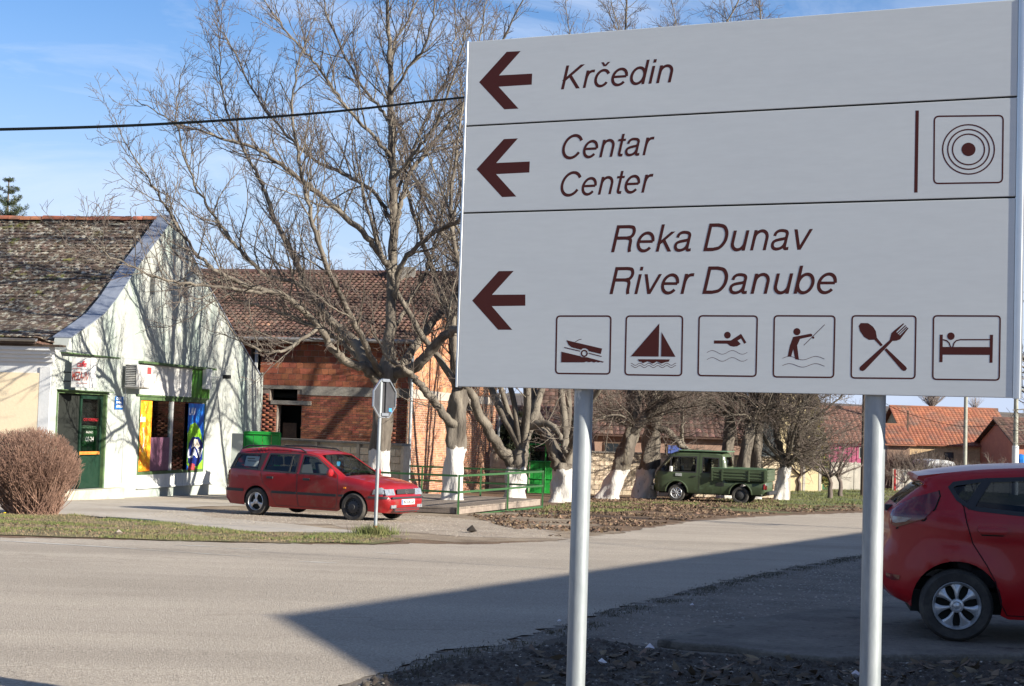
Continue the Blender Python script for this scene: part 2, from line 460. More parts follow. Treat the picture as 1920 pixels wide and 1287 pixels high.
# the house stands where its roof edge, seen from the sun, passes over the shaded part of the road
_k = 1/math.tan(SUN_EL); _hx, _hy = math.sin(SUN_AZ), -math.cos(SUN_AZ)
def upsun(x, y, h): return Vector((x + _hx*h*_k, y + _hy*h*_k, 0))
AP = upsun(-1.81, 13.6, 5.95); E0 = upsun(-.675, 9.69, 3.2); FA = upsun(8.08, 37.5, 6.7)
RD = (FA-AP); LEN = RD.length; RD.normalize(); E1 = AP*2 - E0
m = MB(); wl = [E0+Vector((.35,.1,0)), E1+Vector((-.35,.1,0))]
m.prism([wl[0], wl[1], wl[1]+RD*LEN, wl[0]+RD*LEN], (0,0,3.15)); m.build('wall', M_stucco, nh)
m = MB(); ap = AP + Vector((0,0,5.95))
for a in (E0, E1):
    a = a + Vector((0,0,3.2)); m.obox(a, ap-a, RD*LEN, (0,0,-.12))
m.build('roof', M_darkroof, nh)
m = MB(); m.prism([wl[0]+Vector((.1,0,3.15)), wl[1]+Vector((-.1,0,3.15)), ap+Vector((0,.1,-.2))], RD*.25); m.build('gable', M_stucco, nh); m = MB(); m.prism([wl[0]+Vector((.1,0,3.15))+RD*(LEN-.3), wl[1]+Vector((-.1,0,3.15))+RD*(LEN-.3), ap+Vector((0,.1,-.2))+RD*(LEN-.3)], RD*.25)
m.build('gable', M_stucco, nh)

p = upsun(2, 28, 6)
for (ax_, ay_), (bx_2, by_), lab in (((500,1037),(1250,1080),'black cable strung beside the corner house, lowest of three'), ((1060,1016),(1420,1044),'black cable strung beside the corner house, middle of three'), ((900,1006),(1450,1040),'black cable strung beside the corner house, highest of three')):
    g0, g1 = gnd(ax_, ay_), gnd(bx_2, by_)
    d_ = (g1-g0).normalized(); pts_ = []
    for u in (-.12, 0, .25, .5, .75, 1, 10):
        q = g0.lerp(g1, u) if 0 <= u <= 1 else (g0 + d_*u if u < 0 else g1 + d_*u)
        h_ = 6.2 - .5*math.sin(pi*min(1,max(0,u))) ; w_ = upsun(q.x, q.y, h_ - gz(q.y)); pts_.append((w_.x, w_.y, h_))
    mc = MB(); mc.tube([Vector(v) for v in spline(pts_, 4)], .022, 6); oc_ = tag(mc.build('overhead_cable', mat('street_cable', (.012,.014,.014))), lab, 'cable', 'overhead cables')
# ================================================================== direction sign
M_panel = mat('sign_panel', (.545,.57,.565), (.525,.55,.55), vs=.8, rough=.42, spec=.35, bump=.03, bs=300, stretch=(1,1,6), var=.035, vvs=9, bd=.002)
M_alu = mat('aluminium_edge', (.55,.57,.58), rough=.32, metal=.85, var=.05)
M_galv = mat('galvanised_steel', (.31,.335,.345), (.23,.255,.27), vs=5, lo=.40, hi=.6, rough=.5, metal=.4, var=.14, vvs=30, bump=.05, bs=90, stretch=(1,1,.25), c3=(.46,.475,.47), c3s=11, c3lo=.68, c3hi=.7)
M_brown = mat('brown_film', (.058,.008,.004), rough=.5, spec=.3)
M_gap = mat('dark_gap', (.02,.02,.02), rough=.9)
M_bolt = mat('zinc_bolt', (.5,.5,.5), metal=.9, rough=.4)

SA = math.atan(.452)
S_d = Vector((math.cos(SA), -math.sin(SA), 0))            # along the face to the right
S_n = Vector((-math.sin(SA), -math.cos(SA), 0))           # out of the face
S_0 = at(858, 725, 7.74)
def sg(px, py):
    p = onplane(px, py, S_0, S_n) - S_0
    return p.dot(S_d), p.z
def SW(s, t, off=0.):
    return S_0 + S_d*s + Vector((0,0,t)) + S_n*off
S_W = sg(1905, 300)[0]; S_H = sg(878, 79)[1]
sign = thing('direction_sign', 'large grey tourist direction sign with brown arrows on two steel poles', 'road sign',
             SW(S_W*.5, 0) - Vector((0,0,S_0.z)) )
sign.location.z = 0
t1 = sg(873, 237)[1]; t2 = sg(870, 400)[1]
TH = .035
rows = [(0, t2-.004), (t2+.004, t1-.004), (t1+.004, S_H)]
for a, b in rows:
    m = MB(); m.obox(SW(.0, a), S_d*S_W, -S_n*TH, (0,0,b-a))
    m.build('panel', M_panel, sign, bevel=.002)
m = MB()
for t in (t1, t2): m.obox(SW(.004, t-.0045, -.006), S_d*(S_W-.008), -S_n*(TH-.01), (0,0,.009))
m.build('panel_joint', M_gap, sign)
for s0 in (-.012, S_W+.001):     # rounded edge profiles left and right
    m = MB(); pr = []
    wd = .011 if s0 < 0 else .030
    for k in range(9):
        a = pi * k / 8
        pr.append((wd*.5 - wd*.5*math.cos(a), .004*math.sin(a)))
    poly = [SW(s0 + x, -.003, y) for x, y in pr] + [SW(s0+wd, -.003, -TH-.012), SW(s0, -.003, -TH-.012)]
    m.prism(poly, (0,0,S_H+.006)); m.build('edge_profile', M_alu, sign, smooth=True)
# back rails and clamps
for t in (.18, .62, 1.06, 1.5):
    m = MB(); m.obox(SW(.06, t, -TH-.001), S_d*(S_W-.12), -S_n*.028, (0,0,.04)); m.build('back_rail', M_alu, sign)

# ---- film letters: constant-width strokes laid on the panel
_lift = [.00012]
def ribbon(pts, w, closed=False):
    P = [Vector((p[0], p[1])) for p in pts]; k = len(P); L_, R2 = [], []
    for i in range(k):
        if closed: a, b = P[i-1], P[(i+1) % k]
        else: a, b = P[max(i-1, 0)], P[min(i+1, k-1)]
        d1 = (P[i]-a).normalized() if (P[i]-a).length > 1e-9 else (b-P[i]).normalized()
        d2 = (b-P[i]).normalized() if (b-P[i]).length > 1e-9 else d1
        d = (d1+d2).normalized(); n = Vector((-d.y, d.x)); c = max(.5, n.dot(Vector((-d1.y, d1.x))))
        L_.append(P[i] + n*(w/2/c)); R2.append(P[i] - n*(w/2/c))
    return L_, R2, closed
def hcut(a, b, w):
    """diagonal stroke with horizontally cut ends"""
    a, b = Vector(a), Vector(b); d = (b-a).normalized(); h = w/2/abs(d.y)
    return [a+Vector((-h,0)), b+Vector((-h,0))], [a+Vector((h,0)), b+Vector((h,0))], False
def arc(cx, cy, rx, ry, a0, a1, n=28):
    return [(cx+rx*math.cos(R_(a0+(a1-a0)*i/n)), cy+ry*math.sin(R_(a0+(a1-a0)*i/n))) for i in range(n+1)]
def put(strips, f, name, parent, m=M_brown):
    """strips/polygons in a local 2-D space -> thin film on the sign through f(x,y)->(s,t)"""
    mb = MB()
    for sp in strips:
        _lift[0] += .000015
        if _lift[0] > .0005: _lift[0] = .00012
        z = _lift[0]
        if isinstance(sp, list):
            r = delaunay_2d_cdt([Vector(p) for p in sp], [], [list(range(len(sp)))], 1, 1e-7)
            V = [SW(*f(p.x, p.y), z) for p in r[0]]
            Fc = []
            for q in r[2]:
                a, b, c = [V[i] for i in q[:3]]
                Fc.append(tuple(q) if (b-a).cross(c-a).dot(S_n) > 0 else tuple(q)[::-1])
            mb.add(V, Fc)
        else:
            A, B, cl = sp; k = len(A)
            V = [SW(*f(p.x, p.y), z) for p in A + B]
            Fc = [(i, (i+1) % k, k+(i+1) % k, k+i) for i in range(k if cl else k-1)]
            mb.add(V, [q[::-1] for q in Fc] if (V[Fc[0][1]]-V[Fc[0][0]]).cross(V[Fc[0][2]]-V[Fc[0][0]]).dot(S_n) < 0 else Fc)
    return mb.build(name, m, parent)
SWD = 84
def glyph(c):
    r = lambda p, w=SWD: ribbon(p, w)
    sp = lambda p, n=10: [tuple(q) for q in spline(p, n)]
    if c == 'i': return 222, [r([(111,0),(111,523)]), r([(111,618),(111,718)])]
    if c == 'n': return 556, [r([(110,0),(110,523)]), r([(110,240)] + arc(279,312,168,187,168,0) + [(447,0)])]
    if c == 'u': return 556, [r([(446,523),(446,0)]), r([(109,523),(109,211)] + arc(277,211,168,187,180,348) + [(446,290)])]
    if c == 'r': return 333, [r([(112,0),(112,523)]), r([(112,250)] + [tuple(q) for q in spline([(116,330),(150,430),(220,488),(325,497)], 8)])]
    if c == 'v': return 500, [hcut((52,523),(250,0),SWD*.98), hcut((448,523),(250,0),SWD*.98)]
    if c == 'e': return 556, [r([(60,272),(478,272)], 74), r(arc(278,261,200,236,2,322,40))]
    if c in 'cč':
        g = [r(arc(262,261,190,236,30,328,40))]
        if c == 'č': g += [hcut((165,738),(262,612),62), hcut((359,738),(262,612),62)]
        return 500, g
    if c == 'C': return 722, [r(arc(384,359,294,336,31,329,48), 90)]
    if c == 'd': return 556, [r([(458,0),(458,718)]), ribbon(arc(262,261,186,236,0,360,44)[:-1], SWD, True)]
    if c == 'b': return 556, [r([(98,0),(98,718)]), ribbon(arc(294,261,186,236,0,360,44)[:-1], SWD, True)]
    if c == 'k': return 500, [r([(107,0),(107,718)]), hcut((430,523),(100,196),SWD*.92), hcut((208,310),(442,0),SWD)]
    if c == 'K': return 667, [r([(122,0),(122,718)],90), hcut((580,718),(110,262),90), hcut((262,408),(592,0),90)]
    if c == 't': return 278, [r([(138,668),(138,110)] + sp([(142,75),(170,40),(258,36)], 5)), r([(14,487),(258,487)], 70)]
    if c == 'a': return 556, [r(sp([(82,362),(104,440),(170,490),(262,497),(360,476),(403,420),(406,340)], 6) + [(406,100)] + sp([(410,60),(440,34),(520,40)], 5), 80),
                              r(sp([(404,322),(360,292),(250,272),(140,244),(84,196),(80,120),(128,50),(215,28),(310,50),(378,110),(405,190)], 6), 80)]
    if c == 'R': return 722, [r([(133,0),(133,718)],92), r([(133,674),(440,674)] + sp([(440,674),(560,650),(610,560),(604,470),(550,402),(440,374)], 6) + [(133,374)], 88),
                              r(sp([(420,374),(520,356),(566,300),(576,200),(582,90),(606,0)], 6), 88)]
    if c == 'D': return 722, [ribbon([(127,44),(127,674),(330,674)] + sp([(330,674),(500,630),(600,500),(626,359),(600,218),(500,88),(330,44)], 7), 90, True)]
    return 278, []
def word(txt, p0, x1, capy, parent=sign, inc=.2126):
    """p0: pixel of baseline start; x1: pixel where the last glyph's advance box ends on the baseline; capy: pixel at cap height above p0"""
    s0, tt0 = sg(*p0); s1, tt1 = sg(*x1); h = sg(*capy)[1] - tt0
    W = sum(glyph(c)[0] for c in txt)
    kx, ky = (s1-s0)/W, h/718
    x = 0
    for c in txt:
        a, g = glyph(c)
        if g: put(g, lambda X, Y, x=x: (s0 + (x+X)*kx + Y*ky*inc, tt0 + (tt1-tt0)*(x+X)/W + Y*ky), 'letter', parent)
        x += a
word('Krčedin', (1047,168.5), (1262,154.5), (1066,123))
word('Centar', (1047,299), (1220,291), (1047+12,254))
word('Center', (1044,369), (1218,361), (1044+12,323.5))
word('Reka', (1140,473.5), (1297,471.5), (1160,422.6))
word('Dunav', (1313,471.5), (1516,468.5), (1330,419.5))
word('River', (1137,552), (1294,551.5), (1157,501))
word('Danube', (1311,551.5), (1567,551), (1328,500))

def pxput(polys, name, parent=sign):
    """polygons / ribbons given in photo pixels (y down)"""
    return put(polys, lambda x, y: sg(x, -y), name, parent)
def pp(pts): return [(x, -y) for x, y in pts]
# arrows: zoom coordinates divided back
def arrow(off):
    z = [(137,338),(322,134),(416,129),(271,292),(493,280),(490,354),(268,368),(402,515),(306,520)]
    return [pp([(860+x/3.575+off[0](x,y), 60+y/3.575+off[1](x,y)) for x, y in z])]
pxput(arrow((lambda x,y:0, lambda x,y:0)), 'arrow')
z2 = [(120,921),(303,719),(398,714),(252,879),(477,869),(474,943),(251,954),(387,1104),(291,1108)]
pxput([pp([(860+x/3.575, 60+y/3.575) for x, y in z2])], 'arrow')
z3 = [(64,465),(190,325),(261,324),(158,437),(316,436),(316,489),(157,491),(254,603),(187,603)]
pxput([pp([(860+x/2.526, 380+y/2.526) for x, y in z3])], 'arrow')
pxput([pp([(1716.5,207.5),(1723,207.5),(1720.5,361.5),(1714,361.5)])], 'divider_bar')
def rrect(c4, r, w):
    """rounded frame through four pixel corners, stroke w pixels"""
    out = []
    C = [Vector((x, -y)) for x, y in c4]
    for i in range(4):
        p, a, b = C[i], C[i-1], C[(i+1) % 4]
        u = (a-p).normalized()*r; v = (b-p).normalized()*r
        for k in range(6):
            t = k/5
            out.append(p + u*(1-t)**2 + v*t*t)
    return ribbon(out, w, True)
def frame(c4, w=3.2, r=8): return pxput([rrect(c4, r, w)], 'pictogram_frame')
frame([(1752,218.5),(1881,217),(1879.5,342.5),(1751,344.5)], 3.0, 9)
def circ(cx, cy, rx, ry, n=40): return [(cx+rx*math.cos(2*pi*i/n), -cy+ry*math.sin(2*pi*i/n)) for i in range(n)]
g = [ribbon(circ(1816,280.5,r, r*.955), 2.6, True) for r in (48.5, 39, 30)] + [circ(1816,280.5,13.2,12.6)]
pxput(g, 'target_pictogram')
FR = [[(1044,593),(1145.5,593),(1143.5,701.5),(1042,700.5)], [(1174.5,593),(1280,593),(1278,704.5),(1172,703)],
      [(1311,592.5),(1420,593),(1417.5,706),(1309,704.5)], [(1452,592.5),(1565.5,593),(1563,708),(1450,707)],
      [(1598,592.5),(1717.5,593),(1715.5,710),(1596,709)], [(1750.5,592.5),(1875.5,593),(1873.5,713),(1749,711.5)]]
for q in FR: frame(q, 2.9, 7)
# boat trailer, scale 4.923 from (1030,580)
q = lambda pts: [(1030+x/4.923, -(580+y/4.923)) for x, y in pts]
def wave(x0, x1, y, amp, per, ph=0., n=40): return [(x0+(x1-x0)*i/n, y-amp*math.sin(2*pi*(x0+(x1-x0)*i/n - x0)/per + ph)) for i in range(n+1)]
pxput([q([(157,286),(488,364),(476,414),(365,388),(355,372),(335,362),(308,364),(296,376),(205,352),(178,330)]),
       ribbon(q([(240,303),(270,284),(297,277)]), 1.1),
       ribbon(q([(137,353),(285,388)]), 1.7), ribbon(q([(363,406),(483,437)]), 1.7),
       ribbon(q([(323+26*math.cos(a*pi/12), 408+27*math.sin(a*pi/12)) for a in range(24)]), 2.6, True),
       q([(111,392),(285,433),(300,443),(345,443),(506,486),(490,494),(472,486),(455,493),(436,486),(415,493),(390,485),(365,491),(342,484),(325,491),(109,491)])], 'boat_ramp_pictogram')
pxput([q([(1016,132),(1010,438),(752,436)]), q([(1036,210),(1165,440),(1031,437)]),
       q([(817,462),(1112,464),(1104,485),(1080,487),(1058,495),(1035,502),(1008,490),(990,482),(975,494),(950,503),(928,490),(905,482),(885,492),(862,499),(850,485),(828,484)]),
       ribbon(q(wave(753,1170,509,10,83,1.6)), 1.0), ribbon(q(wave(753,1170,530,10,83,1.6)), 1.0)], 'sailing_pictogram')
pxput([q([(1644+31*math.cos(a*pi/14), 240+32*math.sin(a*pi/14)) for a in range(28)]),
       q([(1520,289),(1675,289),(1770,227),(1820,308),(1799,321),(1770,272),(1738,290),(1768,322),(1735,343),(1700,347),(1668,340),(1642,320),(1519,318)]),
       ribbon(q(wave(1455,1828,399,17,185,-.1)), .8), ribbon(q(wave(1455,1828,464,17,185,-.1)), .8)], 'swimming_pictogram')
# fisherman, cutlery, bed: scale 3.692 from (1400,560)
q = lambda pts: [(1400+x/3.692, -(560+y/3.692)) for x, y in pts]
def qc(cx, cy, rx, ry, n=28): return q([(cx+rx*math.cos(a*2*pi/n), cy+ry*math.sin(a*2*pi/n)) for a in range(n)])
pxput([qc(348,230,24.5,25), q([(322,266),(445,243),(455,250),(453,262),(370,280),(350,325),(362,425),(336,421),(322,352),(308,404),(284,401),(298,330),(312,292)]),
       ribbon(q([(396,324),(541,181)]), 1.1), qc(461,271,8,8,12),
       ribbon(q(wave(248,539,413,12,182,-.1)), .9), ribbon(q(wave(248,539,463,12,182,-.1)), .9)], 'fishing_pictogram')
pxput([q([(790,170),(840,170),(875,195),(894,225),(902,272),(943,322),(929,332),(884,286),(846,287),(812,266),(784,225),(776,190)]),
       q([(968,344),(1104,473),(1110,486),(1100,500),(1086,502),(1072,494),(954,356)]),
       q([(1002,240),(1026,218),(1084,172),(1091,176),(1036,232),(1041,237),(1099,184),(1104,189),(1046,243),(1051,248),(1107,194),(1112,199),(1057,250),(1061,256),(1115,201),(1121,206),(1062,283),(1040,292),(1010,294),(818,496),(804,503),(788,499),(781,488),(784,474),(990,288)])], 'restaurant_pictogram')
pxput([q([(1337,250),(1358,250),(1357,335),(1683,336),(1684,251),(1706,251),(1702,445),(1681,445),(1682,391),(1357,389),(1356,441),(1334,441)]),
       qc(1414,261,26,26), ribbon(q([(1358,285),(1385,292),(1402,308),(1412,336)]), 2.4),
       ribbon(q([(1427,336),(1436,308),(1452,292),(1480,285),(1684,285)]), 2.4)], 'lodging_pictogram')
# poles
for px0, px1, Zp, rr in ((1088.5, 1079, 7.55, .044), (1643.5, 1631, 6.98, .045)):
    pb = at(px1, 1287, Zp)
    base = Vector((pb.x, Zp, -.25))
    m = MB(); m.tube([base, (base.x, base.y, S_0.z + S_H - .06)], rr, 32)
    m.build('pole', M_galv, sign, smooth=True)
    for t in (.2, .64, 1.08, 1.52):
        m = MB(); m.lathe([(rr, 0), (rr+.005, 0), (rr+.005, .035), (rr, .035)], (base.x, base.y, S_0.z + t - .0), (0,0,1), 24)
        m.build('clamp', M_bolt, sign)
# ================================================================== laid pieces: bricks, blocks, tiles, planks
def laid(name, stuff_name, parent, frames, size, m, n_single=300, key=None, shape=None, jit=0.):
    """frames: (origin, ax, ay, az, sx) - a piece of size (x,y,z) along unit axes ax, ay, az; sx scales its length.
    The pieces that show largest become parts of their own, the rest one part of kind stuff."""
    if shape is None:
        L, D, H = size
        V = np.array([(0,0,0),(L,0,0),(L,D,0),(0,D,0),(0,0,H),(L,0,H),(L,D,H),(0,D,H)], dtype=float)
        Fq = [(3,2,1,0),(4,5,6,7),(0,1,5,4),(1,2,6,5),(2,3,7,6),(3,0,4,7)]
    else: V, Fq = shape; V = np.array(V, dtype=float)
    idx = list(range(len(frames)))
    if key: idx.sort(key=lambda i: key(frames[i][0]))
    else: idx.sort(key=lambda i: frames[i][0].y)
    r = parent
    while r.parent: r = r.parent
    off = r.location
    me = bpy.data.meshes.new(name); me.from_pydata([tuple(v) for v in V], [], Fq); me.materials.append(m); me.update()
    for i in idx[:n_single]:
        o, ax, ay, az, sx = frames[i]
        ob = bpy.data.objects.new(name, me); col.objects.link(ob); ob.parent = parent
        M = Matrix(((ax.x*sx, ay.x, az.x, o.x-off.x), (ax.y*sx, ay.y, az.y, o.y-off.y), (ax.z*sx, ay.z, az.z, o.z-off.z), (0,0,0,1)))
        ob.matrix_local = M
    rest = idx[n_single:]
    if rest and stuff_name:
        VV, FF = [], []
        k = len(V); quads = all(len(f) == 4 for f in Fq)
        Fa = np.array(Fq) if quads else None
        for c, i in enumerate(rest):
            o, ax, ay, az, sx = frames[i]
            B = np.array([list(ax*sx), list(ay), list(az)])
            VV.append(V @ B + np.array(o))
            if quads: FF.append(Fa + c*k)
        if quads: return np_obj(stuff_name, np.concatenate(VV), np.concatenate(FF), m, parent, kind='stuff')
        mb = MB(); mb.v = [tuple(p) for p in np.concatenate(VV)]; mb.f = [tuple(x + c*k for x in f) for c in range(len(rest)) for f in Fq]; mb.mi = [0]*len(mb.f)
        return mb.build(stuff_name, m, parent, kind='stuff')
def inpoly(x, y, poly):
    k = False; j = len(poly)-1
    for i in range(len(poly)):
        if (poly[i][1] > y) != (poly[j][1] > y) and x < (poly[j][0]-poly[i][0])*(y-poly[i][1])/(poly[j][1]-poly[i][1])+poly[i][0]: k = not k
        j = i
    return k
def courses(P0, ax, n, outline, holes, bl, bh, joint, proud, zoff=0., bond=True, seed=1):
    """frames for masonry filling the (s,z) outline on the plane P0+ax*s, outward normal n"""
    rr = random.Random(seed); up = Vector((0,0,1)); fr = []
    z0 = min(p[1] for p in outline); z1 = max(p[1] for p in outline); s0 = min(p[0] for p in outline); s1 = max(p[0] for p in outline)
    z = z0 + zoff; row = 0
    while z < z1:
        s = s0 - (bl/2 if (row % 2 and bond) else 0) - rr.random()*.02
        while s < s1:
            l = bl
            a, b = s + joint/2, s + l - joint/2
            # trim at outline and holes by sampling at the course's mid height
            zc = z + bh/2
            segs = []
            k = 8; run = None
            for q in range(k+1):
                x = a + (b-a)*q/k
                ok = inpoly(x, zc, outline) and not any(h[0] < x < h[1] and h[2] < zc < h[3] for h in holes)
                if ok and run is None: run = x
                if (not ok or q == k) and run is not None:
                    segs.append((run, x)); run = None
            for (u, v) in segs:
                if v - u > .03:
                    pr = proud + rr.uniform(-.004, .004)
                    o = P0 + ax*u + up*(z + joint/2 + rr.uniform(-.002,.002)) - n*.05
                    fr.append((o, ax, n, up, (v-u)/(bl-joint)))
            s += bl
        z += bh; row += 1
    # ay is n: depth from -0.05 to proud
    return fr

# ================================================================== the corner shop
M_shopwall = mat('shop_plaster', (.33,.345,.32), (.245,.315,.28), vs=.7, lo=.45, hi=.7, bump=.25, bs=18, var=.06, vvs=5, stretch=(1,1,.45), c3=(.25,.275,.25), c3s=2.2, c3lo=.60, c3hi=.76)
M_shopfront = mat('shop_facade_plaster', (.62,.62,.60), (.55,.565,.56), vs=1.2, bump=.2, bs=18, var=.04)
M_cream = mat('cream_panel', (.78,.64,.43), (.72,.60,.42), vs=1., bump=.15, bs=20, var=.04)
M_plinth = mat('stained_plinth', (.45,.43,.36), (.34,.31,.23), vs=2, bump=.4, bs=25, var=.15)
M_flash = mat('zinc_flashing', (.27,.30,.36), (.21,.24,.30), vs=3, rough=.5, metal=.35, var=.12)
M_gutter = mat('zinc_gutter', (.33,.33,.32), (.24,.22,.20), vs=2, rough=.5, metal=.5, var=.15)
M_oldtile = mat('lichen_tile', (.085,.06,.045), (.30,.285,.235), vs=6.5, lo=.50, hi=.62, bump=.8, bs=45, var=.3, vvs=20, island=.42, c3=(.115,.115,.03), c3s=2.1, c3lo=.60, c3hi=.70)
M_ridgetile = mat('orange_ridge_tile', (.36,.125,.065), (.17,.085,.055), vs=1.5, var=.2, island=.25)
M_green = mat('green_paint', (.03,.12,.04), (.045,.11,.05), vs=4, rough=.5, var=.15)
M_gframe = mat('old_green_frame', (.085,.14,.055), (.05,.085,.04), vs=3, rough=.6, var=.2)
M_slit = mat('grey_brown_shutter', (.14,.115,.095), rough=.8)
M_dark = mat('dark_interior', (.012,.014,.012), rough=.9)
M_doorgreen = mat('dark_green_door', (.008,.028,.017), (.012,.032,.02), vs=3, rough=.4, var=.2)
M_white = mat('white_enamel', (.56,.555,.54), (.48,.475,.45), vs=4, rough=.4, var=.04)
M_greyp = mat('grey_aluminium', (.52,.53,.53), rough=.4, metal=.4, var=.05)
M_wgrey = mat('weathered_white_wood', (.58,.59,.57), (.46,.48,.46), vs=5, stretch=(3,3,.4), rough=.7, var=.1)
def glass_mat(name, c=(.9,.95,.95), rough=.02, k=1.):
    m = bpy.data.materials.new(name); m.use_nodes = True
    t = m.node_tree; N = t.nodes; L = t.links.new
    N.remove(N['Principled BSDF'])
    fr = N.new('ShaderNodeFresnel'); fr.inputs['IOR'].default_value = 1.5
    ad = N.new('ShaderNodeMath'); ad.operation = 'MULTIPLY_ADD'; ad.inputs[1].default_value = k; ad.inputs[2].default_value = .01
    L(fr.outputs[0], ad.inputs[0])
    tr = N.new('ShaderNodeBsdfTransparent'); tr.inputs[0].default_value = (*c, 1)
    gl = N.new('ShaderNodeBsdfGlossy'); gl.inputs['Roughness'].default_value = rough
    ms = N.new('ShaderNodeMixShader')
    L(ad.outputs[0], ms.inputs[0]); L(tr.outputs[0], ms.inputs[1]); L(gl.outputs[0], ms.inputs[2])
    L(ms.outputs[0], N['Material Output'].inputs['Surface'])
    return m
M_glass = glass_mat('window_glass', (.78,.82,.82), k=.45)
M_carglass = glass_mat('car_glass', (.60,.66,.64))
M_tint = glass_mat('tinted_car_glass', (.16,.18,.2), k=.6)

gd = Vector((.2148,.9767,0)).normalized(); gn = Vector((gd.y,-gd.x,0)); fd = Vector((-gn.x,-gn.y,0)); fn = Vector((-gd.x,-gd.y,0))
SB = gnd(235,934); SB.z = 0
def gs(px, py):
    p = onplane(px, py, SB, gn) - SB
    return p.dot(gd), p.z
def GP(s, z, off=0.): return SB + gd*s + gn*off + Vector((0,0,z))
sB = gs(213,934)[0]
Bp = GP(sB, 0); Ap = Vector((-.2855*40.45, 40.45, 0))
shop = thing('corner_shop', 'old white corner shop with steep lichen covered tile roof and tall gable', 'house', GP(2, -.8))
zg = -.95
inner = [(131,634.5),(168,609),(193,590),(218,559),(238,528),(252,506),(268.5,483.5),(294,450),(316,419),(321.7,406)]
outer = [(106,629),(145.5,612),(173,587),(196,553),(224,511.5),(252,472),(280,433),(299,406.6)]
right = [(324.5,406.6),(358,478),(383,528),(408,570),(436,620.6),(461.5,662.5),(486.7,704.5)]
Li = [gs(*p) for p in inner]; Ri = [gs(*p) for p in right]
sC, zsof = gs(124,656)[0], gs(150,663)[1]
sEnd = gs(492,745)[0]
zEndTop = Ri[-1][1]
# gable wall: upper part (with the overhanging front corner) and lower part with shop window hole
wn = [gs(263,743), gs(386,743), gs(384,880), gs(255,890)]
win = (wn[0][0]-.02, wn[1][0], (wn[2][1]+wn[3][1])/2-.05, wn[0][1])
up_poly = [(sC, zsof)] + Li + Ri + [(sEnd, zEndTop-.02), (sEnd, zsof)]
def wallpoly(poly, holes, th, name, m, P=GP, nn=gn, parent=shop, kind=None):
    """wall with rectangular holes: front, back and reveals"""
    pts = [Vector(p) for p in poly]; edges = []; n0 = len(pts)
    loops = [list(range(n0))]
    for h in holes:
        a = len(pts); pts += [Vector((h[0],h[2])), Vector((h[1],h[2])), Vector((h[1],h[3])), Vector((h[0],h[3]))]
        loops.append([a,a+1,a+2,a+3])
    es = [(l[i], l[(i+1)%len(l)]) for l in loops for i in range(len(l))]
    r = delaunay_2d_cdt(pts, es, [], 1 if not holes else 0, 1e-6)
    mb = MB(); V = r[0]; k = len(V); tri = []
    pl = [tuple(p) for p in poly]
    for f in r[2]:
        c = (sum(V[i].x for i in f)/3, sum(V[i].y for i in f)/3)
        if not inpoly(c[0], c[1], pl) or any(h[0] < c[0] < h[1] and h[2] < c[1] < h[3] for h in holes): continue
        tri.append(tuple(f))
    VV = [P(v.x, v.y, 0) for v in V] + [P(v.x, v.y, -th) for v in V]
    a, b, c = [VV[i] for i in tri[0]]
    flip = (b-a).cross(c-a).dot(nn) < 0
    Fc = [(t[::-1] if flip else t) for t in tri]
    Fc += [tuple(i+k for i in t[::-1]) for t in Fc]
    cnt = {}
    for t in Fc[:len(tri)]:
        for i in range(3):
            e = (t[i], t[(i+1)%3]); cnt[e] = 1
    for e in list(cnt):
        if (e[1], e[0]) not in cnt: Fc.append((e[1], e[0], e[0]+k, e[1]+k))
    mb.add(VV, Fc); return mb.build(name, m, parent, kind=kind)
slits = [(gs(282,520)[0], gs(291,520)[0], gs(285,552)[1], gs(285,515)[1]), (gs(345,525)[0], gs(352,525)[0], gs(348,560)[1], gs(348,524)[1])]
wallpoly(up_poly, [(*slits[0][:2], slits[0][2], slits[0][3]), slits[1]], .42, 'wall', M_shopwall)
tr_top = gs(330,688)[1]
wallpoly([(sB, zg), (sEnd, zg), (sEnd, zsof-.004), (sB, zsof-.004)], [win], .38, 'wall', M_shopwall)
for sl_ in slits:
    m = MB(); m.obox(GP(sl_[0], sl_[2], -.16), gd*(sl_[1]-sl_[0]), -gn*.05, (0,0,sl_[3]-sl_[2])); m.build('vent_shutter', M_slit, shop)
# back, facade and far walls
facL = 13.0
def FP(a, z, off=0.): return Ap + fd*a + fn*off + Vector((0,0,z))
def fs(px, py):
    p = onplane(px, py, Ap, fn) - Ap
    return p.dot(fd), p.z
zc = gs(131,645)[1]
m = MB(); m.obox(FP(0, zg), fd*facL, -fn*.4, (0,0,zc-zg-.18)); m.build('wall', M_shopfront, shop)
a0, zt = fs(82,700)
m = MB(); m.obox(FP(a0, fs(40,900)[1]), fd*(facL-a0-.5), fn*.025, (0,0,zt-fs(40,900)[1])); m.build('cream_panel', M_cream, shop)
# corner strip
m = MB(); m.obox(FP(.02, zg), fd*.30, fn*.03, (0,0,zc-zg-.62)); m.build('pilaster', M_shopfront, shop)
# cornice (cove) under the eave along the facade, wooden fascia
for k, (h, o) in enumerate(((.10,.07),(.10,.14),(.09,.22),(.08,.30))):
    m = MB(); zz = zc - .50 + k*.095; m.obox(FP(-.05, zz), fd*facL, fn*o, (0,0,.097)); m.build('cornice', M_shopfront, shop)
m = MB(); m.obox(FP(-.35, zc-.12), fd*(facL+.3), fn*.34, (0,0,.05)); m.build('soffit_board', mat('old_brown_wood', (.085,.06,.04), (.05,.035,.025), vs=5, rough=.8, var=.2), shop)
# slab under the overhanging corner
C0 = GP(sC, zsof); m = MB()
m.prism([C0 - gn*.42, C0 + gn*.03, GP(sB+.0, zsof, .03), GP(sB, zsof, -.42), FP(.6, zsof, -.2)], (0,0,-.03)); m.build('corner_slab', M_gframe, shop)
